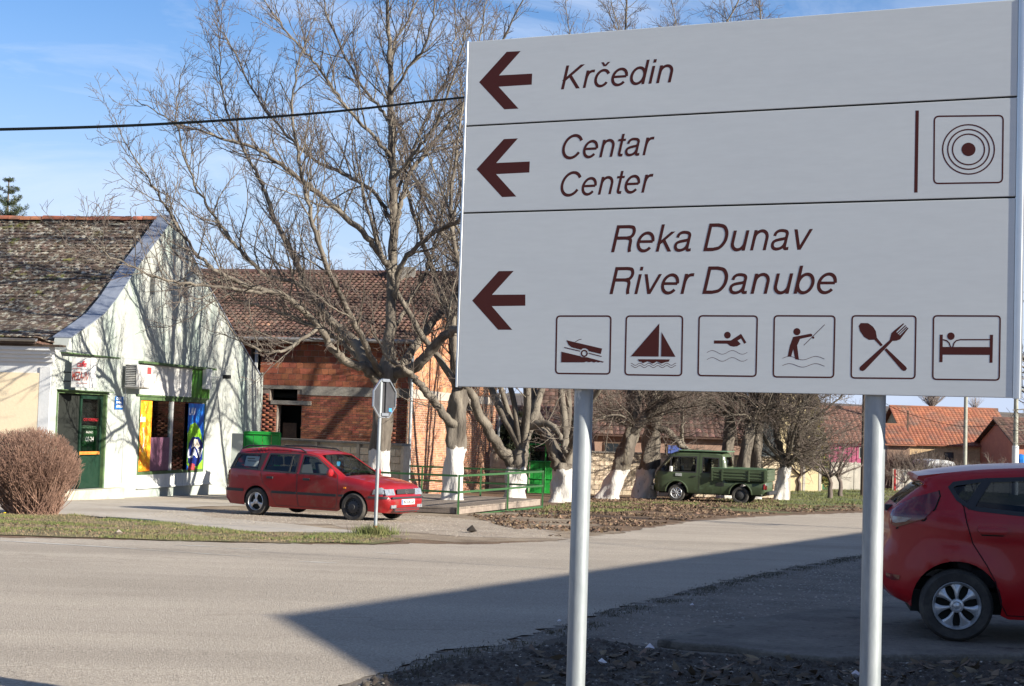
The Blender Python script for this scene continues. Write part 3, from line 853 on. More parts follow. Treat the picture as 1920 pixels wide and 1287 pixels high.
# chamfered door wall between A and B
cd_ = (Bp - Ap); cl = cd_.length; cd_.normalize(); cn = Vector((cd_.y, -cd_.x, 0))
def CP(s, z, off=0.): return Ap + cd_*s + cn*off + Vector((0,0,z))
def cs(px, py):
    p = onplane(px, py, Ap, cn) - Ap
    return p.dot(cd_), p.z
d0, d1 = cs(104,800)[0], cs(199,800)[0]; dzt = cs(150,739)[1]; dzb = cs(150,918)[1]
wallpoly([(0,zg),(cl,zg),(cl,zsof),(0,zsof)], [(d0,d1,dzb,dzt)], .3, 'wall', M_shopwall, CP, cn)
m = MB(); m.obox(CP(d0-.05, zg, .002), cd_*(cl-d0+.1), cn*.30, (0,0,dzb-zg)); m.build('door_step', M_plinth, shop, bevel=.02)
dm = d0 + (d1-d0)*.52
door = MB(); 
for s_ in (d0, d1-.07): door.obox(CP(s_, dzb, .012), cd_*.07, -cn*.12, (0,0,dzt-dzb))
door.obox(CP(d0, dzt-.0, .012), cd_*(d1-d0), -cn*.12, (0,0,.07)); dfr = door.build('door_frame', M_gframe, shop, bevel=.006)
m = MB(); m.obox(CP(d0-.02, dzt+.075, .15), cd_*(d1-d0+.1), -cn*.15, (0,0,.02)); m.build('door_hood', M_gframe, shop)
m = MB()
for s_ in (dm, d1-.17): m.obox(CP(s_, dzb+.02, -.08), cd_*.09, -cn*.05, (0,0,dzt-dzb-.03))
m.obox(CP(dm, dzb+.02, -.08), cd_*(d1-dm-.1), -cn*.05, (0,0,.85)); m.obox(CP(dm, dzt-.12, -.08), cd_*(d1-dm-.1), -cn*.05, (0,0,.1))
dr = m.build('door', M_doorgreen, shop)
m = MB(); m.obox(CP(dm+.09, dzb+.87, -.1), cd_*(d1-.26-dm), -cn*.01, (0,0,dzt-dzb-1.)); m.build('door_glass', M_glass, dr)
M_orange = mat('orange_stripe', (.55,.20,.04), rough=.5)
m = MB(); m.obox(CP(dm+.02, dzb+.9, -.075), cd_*(d1-.2-dm), cn*.01, (0,0,.08)); m.build('door_stripe', M_orange, dr)
M_red = mat('red_print', (.45,.02,.03), rough=.5); M_pale = mat('pale_print', (.55,.55,.5), rough=.6)
def textmesh(txt, size, o, ax, upv, name, m, parent, w=None, bold=0., shear=0., th=.004):
    """lettering as thin geometry: lower-left at o, along ax, up upv"""
    f = bpy.data.curves.new(name, 'FONT'); f.body = txt; f.size = size; f.offset = bold; f.shear = shear; f.resolution_u = 3; f.space_line = .8
    t = bpy.data.objects.new('tmp', f); col.objects.link(t)
    dg = bpy.context.evaluated_depsgraph_get(); me = bpy.data.meshes.new_from_object(t.evaluated_get(dg))
    bpy.data.objects.remove(t)
    xs = [v.co.x for v in me.vertices]; k = 1. if not w else w / (max(xs)-min(xs)); x0 = min(xs)
    r = parent
    while r and r.parent: r = r.parent
    off = Vector((0,0,0)) if parent.get('_local') else r.location
    nn = ax.cross(upv)
    for v in me.vertices: v.co = o + ax*((v.co.x-x0)*k) + upv*v.co.y + nn*th - off
    me.materials.clear(); me.materials.append(m)
    ob = bpy.data.objects.new(name, me); col.objects.link(ob); ob.parent = parent
    return ob
UP = Vector((0,0,1))
textmesh('08-24', .17, CP(dm+.30, dzb+1.25, -.075), cd_, UP, 'opening_hours', M_pale, dr, w=.42)
textmesh('OTVORENO', .11, CP(dm+.16, dzb+1.78, -.075), cd_, UP, 'door_lettering', M_red, dr, w=.75)
textmesh('RADNO', .08, CP(dm+.32, dzb+1.46, -.075), cd_, UP, 'door_lettering', M_pale, dr, w=.34)
# dark room behind door and window
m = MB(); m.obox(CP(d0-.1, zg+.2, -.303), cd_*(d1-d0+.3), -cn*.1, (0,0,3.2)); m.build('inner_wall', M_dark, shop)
m = MB(); m.obox(CP(d0+.075, dzb+.02, -.12), cd_*(dm-d0-.08), -cn*.03, (0,0,dzt-dzb-.05)); m.build('doorway_dark_sheet', M_dark, shop)  # near-black sheet in the open half, painting in the darkness of the unlit doorway
# ---- shop window
ws0, ws1, wz0, wz1 = win; wl_ = ws1-ws0
wf = MB()
for a, b in ((ws0, .07), (ws1-.07, .07)): wf.obox(GP(a, wz0, .01), gd*b, -gn*.12, (0,0,wz1-wz0))
wf.obox(GP(ws0, wz1-.10, .015), gd*wl_, -gn*.12, (0,0,.1)); 
wfr = wf.build('window', M_gframe, shop)
m = MB(); m.obox(GP(ws0+.07, wz0, .012), gd*(wl_-.14), -gn*.10, (0,0,.09)); m.build('frame', M_gframe, wfr)
mid = gs(323,800)[0]
m = MB(); m.obox(GP(mid-.05, wz0+.09, .0), gd*.10, -gn*.08, (0,0,wz1-wz0-.2)); m.obox(GP(ws1-.2, wz0+.09, .0), gd*.12, -gn*.08, (0,0,wz1-wz0-.2)); m.build('mullion', M_greyp, wfr)
for a, b in ((ws0+.07, mid-.05), (mid+.05, ws1-.2)):
    m = MB(); m.obox(GP(a, wz0+.09, -.05), gd*(b-a), -gn*.008, (0,0,wz1-wz0-.19)); m.build('pane', M_glass, wfr)
# sill panel of grey boards below the window
sp0, sp1 = gs(255,905)[0], gs(395,890)[0]; spz0 = gs(255,914)[1]; 
nb = 12
fr = [(GP(sp0+i*(sp1-sp0)/nb, spz0, .0), gd, gn, UP, 1.) for i in range(nb)]
laid('board', None, shop, fr, ((sp1-sp0)/nb-.012, .03, wz0-spz0), M_wgrey)
m = MB(); m.obox(GP(sp0-.02, spz0-.05, .0), gd*(sp1-sp0+.15), gn*.07, (0,0,.05)); m.build('sill', M_wgrey, shop)
# posters
def gradient_poster(name, stops, s0, s1, z0, z1, off):
    m = mat(name, stops[0], stops[1], vs=3.5, lo=.42, hi=.58, rough=.45, var=.25, vvs=8, c3=stops[2], c3s=7, c3lo=.55, c3hi=.62)
    mb = MB(); mb.obox(GP(s0, z0, off), gd*(s1-s0), -gn*.004, (0,0,z1-z0)); return mb.build('poster', m, wfr)
pz1 = wz1-.12; pz0 = wz0+.1
oS1 = gs(286,800)[0]
gradient_poster('amber_poster', ((.80,.36,.02),(.72,.14,.01),(.90,.60,.08)), ws0+.075, oS1, pz0, pz1, -.035)
gradient_poster('purple_poster', ((.15,.07,.11),(.19,.09,.14),(.11,.05,.07)), oS1+.01, mid-.06, pz0, pz0+(pz1-pz0)*.48, -.04)
# amber poster details: bottle-neck highlight, letters
M_cream2 = mat('cream_print', (.85,.75,.6), rough=.5); M_whitep = mat('white_print', (.82,.83,.84), rough=.5)
textmesh('elen', .30, GP(ws0+.10, pz0+(pz1-pz0)*.70, -.034), gd, UP, 'poster_lettering', M_whitep, wfr, w=(oS1-ws0)*.42, bold=.004)
m = MB(); m.tube([GP(ws0+.35+.08*math.sin(t*3), pz0+(pz1-pz0)*(.62-.34*t), -.03) for t in [i/12 for i in range(13)]], .018, 6); m.build('poster_glass_edge', M_cream2, wfr)
m = MB(); m.tube([GP(ws0+.35+.35*t, pz0+(pz1-pz0)*(.30+.2*t*t), -.03) for t in [i/8 for i in range(9)]], .02, 6); m.build('poster_swirl', mat('yellow_print', (.85,.55,.08)), wfr)
# beer poster on the right: blue field, green bottle, label
bs0, bs1 = gs(352,800)[0], gs(382,800)[0]; bz1 = gs(365,757)[1]; bz0 = gs(365,882)[1]; bw, bh_ = bs1-bs0, bz1-bz0
M_blue = mat('blue_print', (.01,.07,.45), (.02,.22,.62), vs=3, rough=.4, var=.2); M_gbot = mat('green_print', (.16,.42,.02), (.30,.55,.05), vs=4, rough=.4, var=.25); M_navy = mat('navy_print', (.01,.025,.16), rough=.4)
def pquad(poly, off, name, m):
    mb = MB(); mb.prism([GP(bs0+x*bw, bz0+y*bh_, off) for x, y in poly], -gn*.003); return mb.build(name, m, wfr)
pquad([(0,0),(1,0),(1,1),(0,1)], .004, 'poster', M_blue)
pquad([(0,.1),(0,.55),(.15,.68),(.45,.72),(.75,.62),(.95,.45),(1,.3),(1,0),(.3,0)], .008, 'bottle_print', M_gbot)
pquad([(.08,.12),(.08,.40),(.3,.50),(.7,.50),(.98,.40),(.98,.16),(.7,.06),(.3,.06)], .011, 'label_print', M_navy)
pquad([(.25,.33),(.40,.47),(.62,.46),(.78,.36),(.6,.32),(.45,.36)], .014, 'emblem_print', M_cream2)
textmesh('LAV', .36*bh_*.5, GP(bs0+.02*bw, bz0+.195*bh_, .0145), gd, UP, 'poster_lettering', M_whitep, wfr, w=bw*.96, bold=.012)
textmesh('LAV', .30*bh_*.5, GP(bs0+.02*bw, bz0+.83*bh_, .0095), gd, UP, 'poster_lettering', M_whitep, wfr, w=bw*.42, bold=.008)
pquad([(.1,.0),(.12,.07),(.3,.11),(.5,.09),(.55,.0)], .012, 'glass_print', mat('red_glass_print', (.4,.05,.06)))
# inside: dark room, table, chair
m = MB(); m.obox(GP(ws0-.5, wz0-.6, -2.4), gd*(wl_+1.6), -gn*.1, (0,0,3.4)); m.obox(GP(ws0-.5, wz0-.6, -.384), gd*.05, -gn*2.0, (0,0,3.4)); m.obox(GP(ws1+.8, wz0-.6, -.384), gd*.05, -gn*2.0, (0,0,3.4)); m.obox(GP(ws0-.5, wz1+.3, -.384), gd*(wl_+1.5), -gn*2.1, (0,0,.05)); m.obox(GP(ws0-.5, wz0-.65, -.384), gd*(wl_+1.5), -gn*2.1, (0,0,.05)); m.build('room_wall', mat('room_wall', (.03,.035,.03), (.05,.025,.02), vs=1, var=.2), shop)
cafe = thing('cafe_table', 'small table with pale wooden top inside the shop window', 'table', GP(mid+.7, wz0-.55, -.9))
m = MB(); m.obox(GP(mid+.1, wz0+.72, -.5), gd*1.2, -gn*.7, (0,0,.05)); m.build('table_top', mat('pale_wood', (.5,.28,.1)), cafe)
m = MB(); m.tube([GP(mid+.7, wz0-.6, -.85), GP(mid+.7, wz0+.72, -.85)], .04, 8); m.build('leg', M_dark, cafe)
ch = thing('cafe_chair', 'green chair with tall backrest beside the table inside the window', 'chair', GP(ws1-.9, wz0-.55, -.6))
m = MB(); m.obox(GP(ws1-1.1, wz0+.15, -.35), gd*.06, -gn*.45, (0,0,1.1)); m.build('backrest', M_doorgreen, ch)
m = MB(); m.obox(GP(ws1-1.04, wz0+.15, -.35), gd*.45, -gn*.45, (0,0,.06)); m.build('seat', M_doorgreen, ch)
# transom above the window: white boards, green section, ledge
tz1 = gs(330,688)[1]; ts0, ts1 = gs(263,700)[0], gs(396,700)[0]; tg = gs(359,700)[0]
nb = 8
fr = [(GP(ts0+i*(tg-ts0)/nb, wz1+.03, .0), gd, gn, UP, 1.) for i in range(nb)]
laid('transom_board', None, shop, fr, ((tg-ts0)/nb-.012, .03, tz1-wz1-.05), M_white)
m = MB(); m.obox(GP(tg, wz1+.03, .0), gd*(ts1-tg-.15), gn*.035, (0,0,tz1-wz1-.05)); m.build('transom_panel', mat('fresh_green', (.055,.17,.02), (.045,.14,.025), vs=5, rough=.45), shop)
m = MB(); m.obox(GP(ts0-.15, tz1, .0), gd*(ts1-ts0+.2), gn*.16, (0,0,.06)); m.build('ledge', M_gframe, shop)
m = MB(); m.obox(GP(ts0-.2, wz1-.0, .0), gd*(ts1-ts0), gn*.05, (0,0,.05)); m.build('ledge', M_gframe, shop)
# conduit
s_ = gs(232,800)[0]
m = MB(); m.tube([GP(s_, gs(230,905)[1], .012), GP(s_, gs(234,728)[1], .012)], .012, 6); m.build('conduit', M_greyp, shop)
# flashing on the parapet and right rake
cap = MB(); Lo = [(a, z) for a, z in Li]
for i in range(len(Lo)-1):
    a, b = Lo[i], Lo[i+1]
    cap.obox(GP(a[0], a[1]+.012, .05), GP(b[0], b[1]+.012, .05)-GP(a[0], a[1]+.012, .05), -gn*.52, (0,0,.035))
cap.build('parapet_flashing', M_flash, shop)
rc = MB()
for i in range(len(Ri)-1):
    a, b = Ri[i], Ri[i+1]
    rc.obox(GP(a[0], a[1]+.01, .04), GP(b[0], b[1])-GP(a[0], a[1]), -gn*.5, (0,0,.04))
rc.build('parapet_flashing', M_flash, shop)
# roof: swept profile
prof = [(s, z-.14) for s, z in Li]
s_eave = (Ap - SB).dot(gd) - .42
base_z = gs(131,638)[1] - .03
prof = [(s_eave, base_z)] + [p for p in prof if p[0] > s_eave+.25]
apx = prof[-1]
rl = 13.
def RP(u, s, z): return SB + gd*s - gn*(.42+u) + Vector((0,0,z))
m = MB(); ps = prof + [(Ri[3][0], Ri[3][1]-.14), (Ri[-1][0], Ri[-1][1]-.14)]
for i in range(len(ps)-1):
    a, b = ps[i], ps[i+1]
    m.obox(RP(0, a[0], a[1]-.10), RP(0, b[0], b[1]-.10)-RP(0, a[0], a[1]-.10), -gn*rl, (0,0,.06))
rf = m.build('roof', M_darkroof, shop)
# resample the profile for tile rows
dense = [p for p in spline(prof, 20)]
arcl = [0.]
for i in range(1, len(dense)): arcl.append(arcl[-1] + math.hypot(dense[i][0]-dense[i-1][0], dense[i][1]-dense[i-1][1]))
def profat(t):
    for i in range(1, len(arcl)):
        if arcl[i] >= t:
            k = (t-arcl[i-1])/max(1e-9, arcl[i]-arcl[i-1]); a, b = dense[i-1], dense[i]
            d = Vector((0,0,0)) + gd*(b[0]-a[0]) + UP*(b[1]-a[1]); d.normalize()
            return a[0]+(b[0]-a[0])*k, a[1]+(b[1]-a[1])*k, d
    a, b = dense[-2], dense[-1]; d = gd*(b[0]-a[0]) + UP*(b[1]-a[1]); d.normalize(); return b[0], b[1], d
rr = random.Random(3); fr = []
ex, tw, tl = .165, .185, .30
row = 0; t = -.04
while t < arcl[-1]-.1:
    s, z, d = profat(max(0, t)); nr = (-gn).cross(d).normalized()
    if nr.z < 0: nr = -nr
    u = -(tw/2 if row % 2 else 0) - .02
    while u < 7.6:
        if u > -.1:
            dd = (d + nr*(.085 + rr.uniform(-.02,.03))).normalized()          # each tile tips up over the one below
            axx = (-gn + d*rr.uniform(-.06,.06) + nr*rr.uniform(-.04,.04)).normalized()
            n2 = axx.cross(dd).normalized();
            if n2.z < 0: n2 = -n2
            o = RP(u + rr.uniform(-.006,.006), s, z) + d*(rr.uniform(-.03,.02)) + nr*.045
            fr.append((o, axx, (d - nr*(.13+rr.uniform(-.03,.05))).normalized(), n2, 1.))
        u += tw
    t += ex; row += 1
# rounded beaver-tail tile
W_, T_ = tw-.010, .026
sh = [(0,.045,0),(W_*.2,.01,0),(W_*.5,0,0),(W_*.8,.01,0),(W_,.045,0),(W_,tl,0),(0,tl,0)]
shv = sh + [(x,y,T_) for x,y,_ in sh]; k = 7
shf = [tuple(range(k))[::-1], tuple(range(k,2*k))] + [(i,(i+1)%k,(i+1)%k+k,i+k) for i in range(k)]
laid('roof_tile', 'roof_tiles_beyond', shop, fr, None, M_oldtile, 300, key=lambda p: p.z*.6 + abs(topix(p)[0]-150)*.004 + (5 if topix(p)[0] < -15 else 0), shape=(shv, shf))
# ridge tiles
fr = []
u = 0; 
for i in range(24):
    o = RP(u, apx[0]-.13, apx[1]+.0) + UP*(.02+rr.uniform(-.012,.018)); fr.append((o, -gn, gd, UP, 1.)); u += .36
hv = []; nseg = 8
for x in (0,.40):
    for j in range(nseg+1):
        a = pi*j/nseg; r_ = .16 if x else .145
        hv.append((x, .14 - r_*math.cos(a), r_*math.sin(a)*.8))
hf = [(j, j+1, nseg+1+j+1, nseg+1+j) for j in range(nseg)]
laid('ridge_tile', None, shop, fr, None, M_ridgetile, 60, shape=(hv, hf))
# gutter along the eave
m = MB(); gp = []
for j in range(9):
    a = pi + pi*j/8; gp.append((.075*math.cos(a), .075*math.sin(a)))
e0 = RP(-.05, s_eave-.08, base_z+.0)
poly = [e0 + gd*x + UP*y for x, y in gp] + [e0 + gd*x*.9 + UP*(y*.9) for x, y in gp[::-1]]
m.prism(poly, -gn*rl); m.build('gutter', M_gutter, shop, smooth=True)
m = MB(); m.obox(RP(-.0, s_eave-.02, base_z-.13), gd*.05, -gn*rl, (0,0,.12)); m.build('fascia', mat('fascia_wood', (.07,.045,.035), (.11,.08,.06), vs=6), shop)

# ---- blade sign, air conditioner, blue plate, wall lamp: things fixed to the shop
bl = thing('cafe_sign', 'white boxed cafe sign with red lettering above the shop door', 'sign', at(158,700,40.9))
P1, P2 = at(134,700,40.9), at(179,700,40.9); zt_, zb_ = at(155,671,40.9).z, at(150,727,40.9).z
bx = (P2-P1); bx.z = 0; bwid = bx.length*.76; bx.normalize(); bx = Vector((.985,.17,0)).normalized(); bnn = Vector((bx.y,-bx.x,0))
def BP(x, z, off=0.): return Vector((P1.x, P1.y, zb_)) + bx*x + bnn*off + UP*z
H_ = zt_-zb_
m = MB(); cv = [(bwid*i/10, .035*math.sin(pi*i/10)) for i in range(11)]
m.prism([BP(x, 0, o) for x, o in cv] + [BP(bwid+.02, 0, -.2), BP(0, 0, -.2)], (0,0,H_)); m.build('sign_box', M_white, bl, smooth=True)
m = MB(); m.obox(BP(bwid, 0, .02), bx*.13 + bnn*-.06, -bnn*.18, (0,0,H_)); m.build('sign_side', M_white, bl, bevel=.01)
textmesh('caffe', H_*.27, BP(bwid*.30, H_*.70, .045), bx, UP, 'sign_lettering', M_red, bl, w=bwid*.50, bold=.004, shear=.2)
M_bred = mat('brown_red_print', (.30,.05,.035))
textmesh('MEZA-IN', H_*.42, BP(bwid*.06, H_*.24, .045), bx, UP, 'sign_lettering', M_bred, bl, w=bwid*.86, bold=.004)
for zz, a_, b_ in ((.62,.05,.55),(.14,.3,.9)):
    m = MB(); m.obox(BP(bwid*a_, H_*zz, .037), bx*bwid*(b_-a_), -bnn*.006, (0,0,.012)); m.build('sign_rule', M_bred, bl)
for zz in (.2,.5):
    m = MB(); m.tube([BP(0, H_*zz, -.1), BP(-.28, H_*zz, -.12)], .015, 6); m.build('bracket', M_gap, bl)
ac = thing('air_conditioner', 'white air conditioner unit hung on the shop gable beside the sign', 'air conditioner', GP(gs(250,728)[0], gs(250,728)[1]))
as0 = gs(228,700)[0]; as1 = as0 + 1.0; az0, az1 = gs(240,726)[1], gs(240,684)[1]; ad_ = .36
m = MB(); m.obox(GP(as0, az0, .10), gd*(as1-as0), gn*ad_, (0,0,az1-az0)); m.build('casing', M_white, ac, bevel=.015)
for i in range(11):
    m = MB(); zz = az0+.06+(az1-az0-.1)*i/11; m.obox(GP(as0-.012, zz, .13), gd*.02, gn*(ad_-.08), (0,0,.022)); m.build('grille_slat', M_white, ac)
m = MB(); m.obox(GP(as0-.003, az0+.04, .12), gd*.004, gn*(ad_-.05), (0,0,az1-az0-.07)); m.build('grille_back', M_gap, ac)
m = MB(); m.obox(GP(as0+.62, az1-.24, .10+ad_), gd*.26, gn*.004, (0,0,.19)); m.build('red_sticker', mat('red_sticker', (.75,.05,.05)), ac)
for x in (.15,.8):
    m = MB(); m.obox(GP(as0+x, az0-.04, .0), gd*.03, gn*(ad_+.1), (0,0,.035)); m.build('bracket', M_white, ac)
plt = thing('blue_plate', 'small blue enamel plate with white lettering between door and window', 'sign', GP(gs(222,756)[0], gs(222,756)[1]))
q0, q1 = gs(215,756)[0], gs(230,756)[0]; qz0, qz1 = gs(222,768)[1], gs(222,744)[1]
m = MB(); m.obox(GP(q0, qz0, .0), gd*(q1-q0), gn*.02, (0,0,qz1-qz0)); m.build('plate', mat('blue_enamel', (.02,.13,.42), rough=.35), plt)
for i in range(3):
    textmesh(('APATIN','IMA','OVDE')[i], .1, GP(q0+.05, qz0+.05+i*(qz1-qz0)*.3, .022), gd, UP, 'plate_lettering', M_whitep, plt, w=(q1-q0)*(.8,.7,.6)[i], bold=.003)
lp = thing('wall_floodlight', 'small black floodlight on an arm beside the green transom panel', 'lamp', GP(gs(392,710)[0], gs(392,710)[1]))
l0 = gs(385,708)
m = MB(); m.tube([GP(l0[0], l0[1], 0), GP(l0[0]+.2, l0[1]+.03, .55)], .015, 6); m.build('arm', M_greyp, lp)
m = MB(); m.obox(GP(l0[0]+.15, l0[1]-.02, .5), gd*.16, gn*.22, (0,0,.12)); m.build('lamp_head', M_gap, lp, bevel=.02)
m = MB(); m.obox(GP(l0[0]-.35, gs(385,730)[1], .06), gd*.45, gn*.12, (0,0,.62)); m.build('meter_box', M_wgrey, lp)
# ================================================================== unfinished brick house behind the trees
M_brick = mat('red_brick', (.19,.062,.035), (.12,.045,.028), vs=5, bump=.6, bs=50, var=.2, vvs=18, island=.38, c3=(.40,.28,.2), c3s=3.2, c3lo=.66, c3hi=.75)
M_brickB = mat('pale_orange_brick', (.40,.165,.085), (.33,.19,.12), vs=3, bump=.5, bs=50, var=.18, vvs=18, island=.28, c3=(.40,.32,.25), c3s=2.2, c3lo=.60, c3hi=.72)
M_block = mat('hollow_block', (.24,.078,.04), (.17,.058,.035), vs=3, bump=.4, bs=60, var=.15, island=.30)
M_blockB = mat('hollow_block_pale', (.46,.185,.09), (.40,.22,.13), vs=3, bump=.4, bs=60, var=.15, island=.22)
M_mortar = mat('old_mortar', (.17,.135,.11), (.24,.21,.18), vs=3, bump=.5, bs=30, var=.2)
M_mortarB = mat('pale_mortar', (.34,.29,.24), (.40,.36,.31), vs=3, bump=.5, bs=30, var=.2)
M_conc = mat('raw_concrete', (.23,.215,.19), (.15,.14,.125), vs=2.5, bump=.6, bs=25, var=.2)
M_browntile = mat('brown_pantile', (.125,.068,.052), (.08,.052,.042), vs=1.6, bump=.6, bs=30, var=.25, vvs=6, island=.38, c3=(.23,.12,.08), c3s=1.3, c3lo=.6, c3hi=.72)
M_dwood = mat('dark_timber', (.10,.065,.045), (.06,.04,.03), vs=4, bump=.3, bs=40, var=.2)
KZ = 54.6
K = at(765, 790, KZ); K.z = 0
def bfs(px, py):
    p = onplane(px, py, K, fn) - K; return p.dot(fd), p.z
def bgs(px, py):
    p = onplane(px, py, K, gn) - K; return p.dot(gd), p.z
def BF(a, z, off=0.): return K + fd*a + fn*off + UP*z
def BG(s, z, off=0.): return K + gd*s + gn*off + UP*z
bh = thing('brick_house', 'unfinished two storey brick house with brown tiled roof between shop and trees', 'house', K + fd*4 + UP*-.9)
ze = bfs(600, 637)[1]; zg2 = -1.15
GL = 13.3
zr = (EYE + (ray(600,512).z/ray(600,512).y)*(KZ+GL*.5*.977))
zb0, zb1 = bfs(640,743)[1], bfs(640,726)[1]
FL = 9.5
def bx_(px): return bfs(px, 780)[0]
dX1, dX0 = bx_(520), bx_(565)
holesF = [(dX0, dX1, -.2+bfs(540,830)[1], bfs(540,760)[1]), (bx_(556), bx_(505), bfs(530,752)[1], zb1-.02), (bfs(490,670)[0], bfs(470,670)[0], bfs(480,705)[1], bfs(480,640)[1])]
wallpoly([(0,zg2),(FL,zg2),(FL,ze+.1),(0,ze+.1)], holesF, .35, 'wall', M_mortar, BF, fn, bh)
mid_ = GL/2
wallpoly([(0,zg2),(GL,zg2),(GL,ze),(mid_,zr-.15),(0,ze)], [(bgs(868,760)[0], bgs(888,760)[0], bgs(875,770)[1], bgs(875,742)[1])], .35, 'wall', M_mortarB, BG, gn, bh)
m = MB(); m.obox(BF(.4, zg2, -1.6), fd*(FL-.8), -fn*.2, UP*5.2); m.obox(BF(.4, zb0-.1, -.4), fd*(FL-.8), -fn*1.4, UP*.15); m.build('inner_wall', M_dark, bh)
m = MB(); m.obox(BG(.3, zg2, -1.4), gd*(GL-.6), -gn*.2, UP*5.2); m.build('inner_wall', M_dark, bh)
# bricks below the beam, hollow blocks above
fb = courses(BF(0,0), fd, fn, [(0.02,zg2),(FL,zg2),(FL,zb0),(0.02,zb0)], [(h[0]-.02,h[1]+.02,h[2],h[3]) for h in holesF], .262, .080, .014, .012, seed=2)
laid('brick', 'brickwork_beyond', bh, fb, (.248,.062,.066), M_brick, 300, key=lambda p: abs(topix(p)[0]-640) + abs(topix(p)[1]-780)*1.3)
ft = courses(BF(0,0), fd, fn, [(0.02,zb1),(FL,zb1),(FL,ze-.05),(0.02,ze-.05)], holesF, .262, .205, .014, .010, seed=3)
laid('hollow_block', 'hollow_blocks_beyond', bh, ft, (.248,.06,.19), M_block, 300)
rb = courses(BG(0,0), gd, gn, [(0.02,zg2),(GL,zg2),(GL,zb0),(0.02,zb0)], [(bgs(868,760)[0]-.1, bgs(888,760)[0]+.1, bgs(875,770)[1], bgs(875,742)[1])], .262, .080, .012, .008, seed=4)
laid('pale_brick', 'pale_brickwork_beyond', bh, rb, (.25,.058,.068), M_brickB, 290, key=lambda p: abs(topix(p)[0]-810) + abs(topix(p)[1]-830)*1.2)
rt = courses(BG(0,0), gd, gn, [(0.02,zb1),(GL,zb1),(GL,ze-.1),(mid_,zr-.3),(0.02,ze-.1)], [], .262, .205, .012, .008, seed=5)
laid('pale_hollow_block', 'pale_hollow_blocks_beyond', bh, rt, (.25,.058,.193), M_blockB, 300)
m = MB(); m.obox(BF(-.02, zb0, .03), fd*(bx_(565)+.02), -fn*.3, UP*(zb1-zb0)); m.obox(BF(bx_(565), zb1-.12, .03), fd*(FL-bx_(565)), -fn*.3, UP*.12); m.build('concrete_beam', M_conc, bh)
m = MB(); m.obox(BG(-.03, zb0, .02), gd*(GL+.03), -gn*.3, UP*(zb1-zb0)); m.build('concrete_beam', M_mortarB, bh)
m = MB(); m.obox(BF(dX0-.35, bfs(540,759)[1], .04), fd*(dX1-dX0+.6), -fn*.3, UP*.14); m.build('lintel', M_conc, bh)
m = MB(); m.obox(BF(dX0+.25, zg2, -.25), fd*.5, -fn*.06, UP*2.6); m.build('door', M_dwood, bh)
m = MB(); m.obox(BF(bfs(483,670)[0], bfs(480,705)[1], .0), fd*.1, -fn*.1, UP*1.1); m.build('post', M_wgrey, bh)
# window set high in the gable
# pipes
for P_, z0_, z1_, rr_ in ((BF(-.12, 0, .12), zg2+.1, ze-.1, .055), (BG(GL+.1, 0, .12), zg2+.1, ze-.2, .05)):
    m = MB(); m.tube([P_+UP*z0_, P_+UP*z1_], rr_, 12); 
    for zz in (.2, 1.4, 2.6): m.lathe([(rr_,0),(rr_+.012,0),(rr_+.012,.04),(rr_,.04)], P_+UP*(z0_+zz), (0,0,1), 12)
    m.build('downpipe', M_galv, bh, smooth=True)
# timber posts? roof: tiles in straight courses
ov = .45
sl = Vector((gd*(mid_+ov)).to_tuple()) + UP*(zr-ze+.12); slen = sl.length; sd = sl.normalized(); sn = (-fd).cross(sd); sn = sn if sn.z > 0 else -sn
E0r = K - gd*ov + gn*.35 + UP*(ze-.02)
m = MB(); m.obox(E0r, fd*(FL+2), sl, -sn*.08)
m.obox(K + gd*(GL+ov) + gn*.35 + UP*(ze-.02), fd*(FL+2), -gd*(mid_+ov) + UP*(zr-ze+.12), -sn*.08); m.build('roof', M_darkroof, bh)
fr = []; ex, tw, tl = .31, .215, .40; nrow = int(slen/ex)
rr = random.Random(8)
for i in range(nrow+1):
    for j in range(int((FL+1.6)/tw)):
        o = E0r + fd*(j*tw) + sd*(i*ex-.03+rr.uniform(-.015,.015)) + sn*.01
        fr.append((o, fd, (sd*1. - sn*-.0 + sn*-.06).normalized(), sn, 1.))
pv = []
for yy, lift in ((0,.045),(tl,.0)):
    for q in range(7):
        x = (tw-.004)*q/6; pv.append((x, yy, lift + .032*math.sin(q/6*2*pi)))
pf = [(q, q+1, 7+q+1, 7+q) for q in range(6)]
pv += [(p[0], p[1], p[2]-.02) for p in pv[:7]]; pf += [(14+q, 14+q+1, q+1, q) for q in range(6)]
laid('pantile', 'pantiles_beyond', bh, fr, None, M_browntile, 300, key=lambda p: abs(topix(p)[0]-560)*.8 + (700-topix(p)[1]), shape=(pv, pf))
m = MB(); m.tube([E0r + sl + UP*.02, E0r + sl + fd*(FL+2) + UP*.02], .12, 8); m.build('ridge', M_browntile, bh)
m = MB(); m.tube([E0r - gd*.06 - UP*.02, E0r - gd*.06 + fd*(FL+2) - UP*.02], .07, 8); m.build('gutter', M_gutter, bh, smooth=True)
chm = MB(); q = at(755, 508, 61.4); chm.box((q.x-.4,61.0,q.z-.8),(q.x+.5,61.8,q.z+.12)); chm.build('chimney', M_conc, bh)

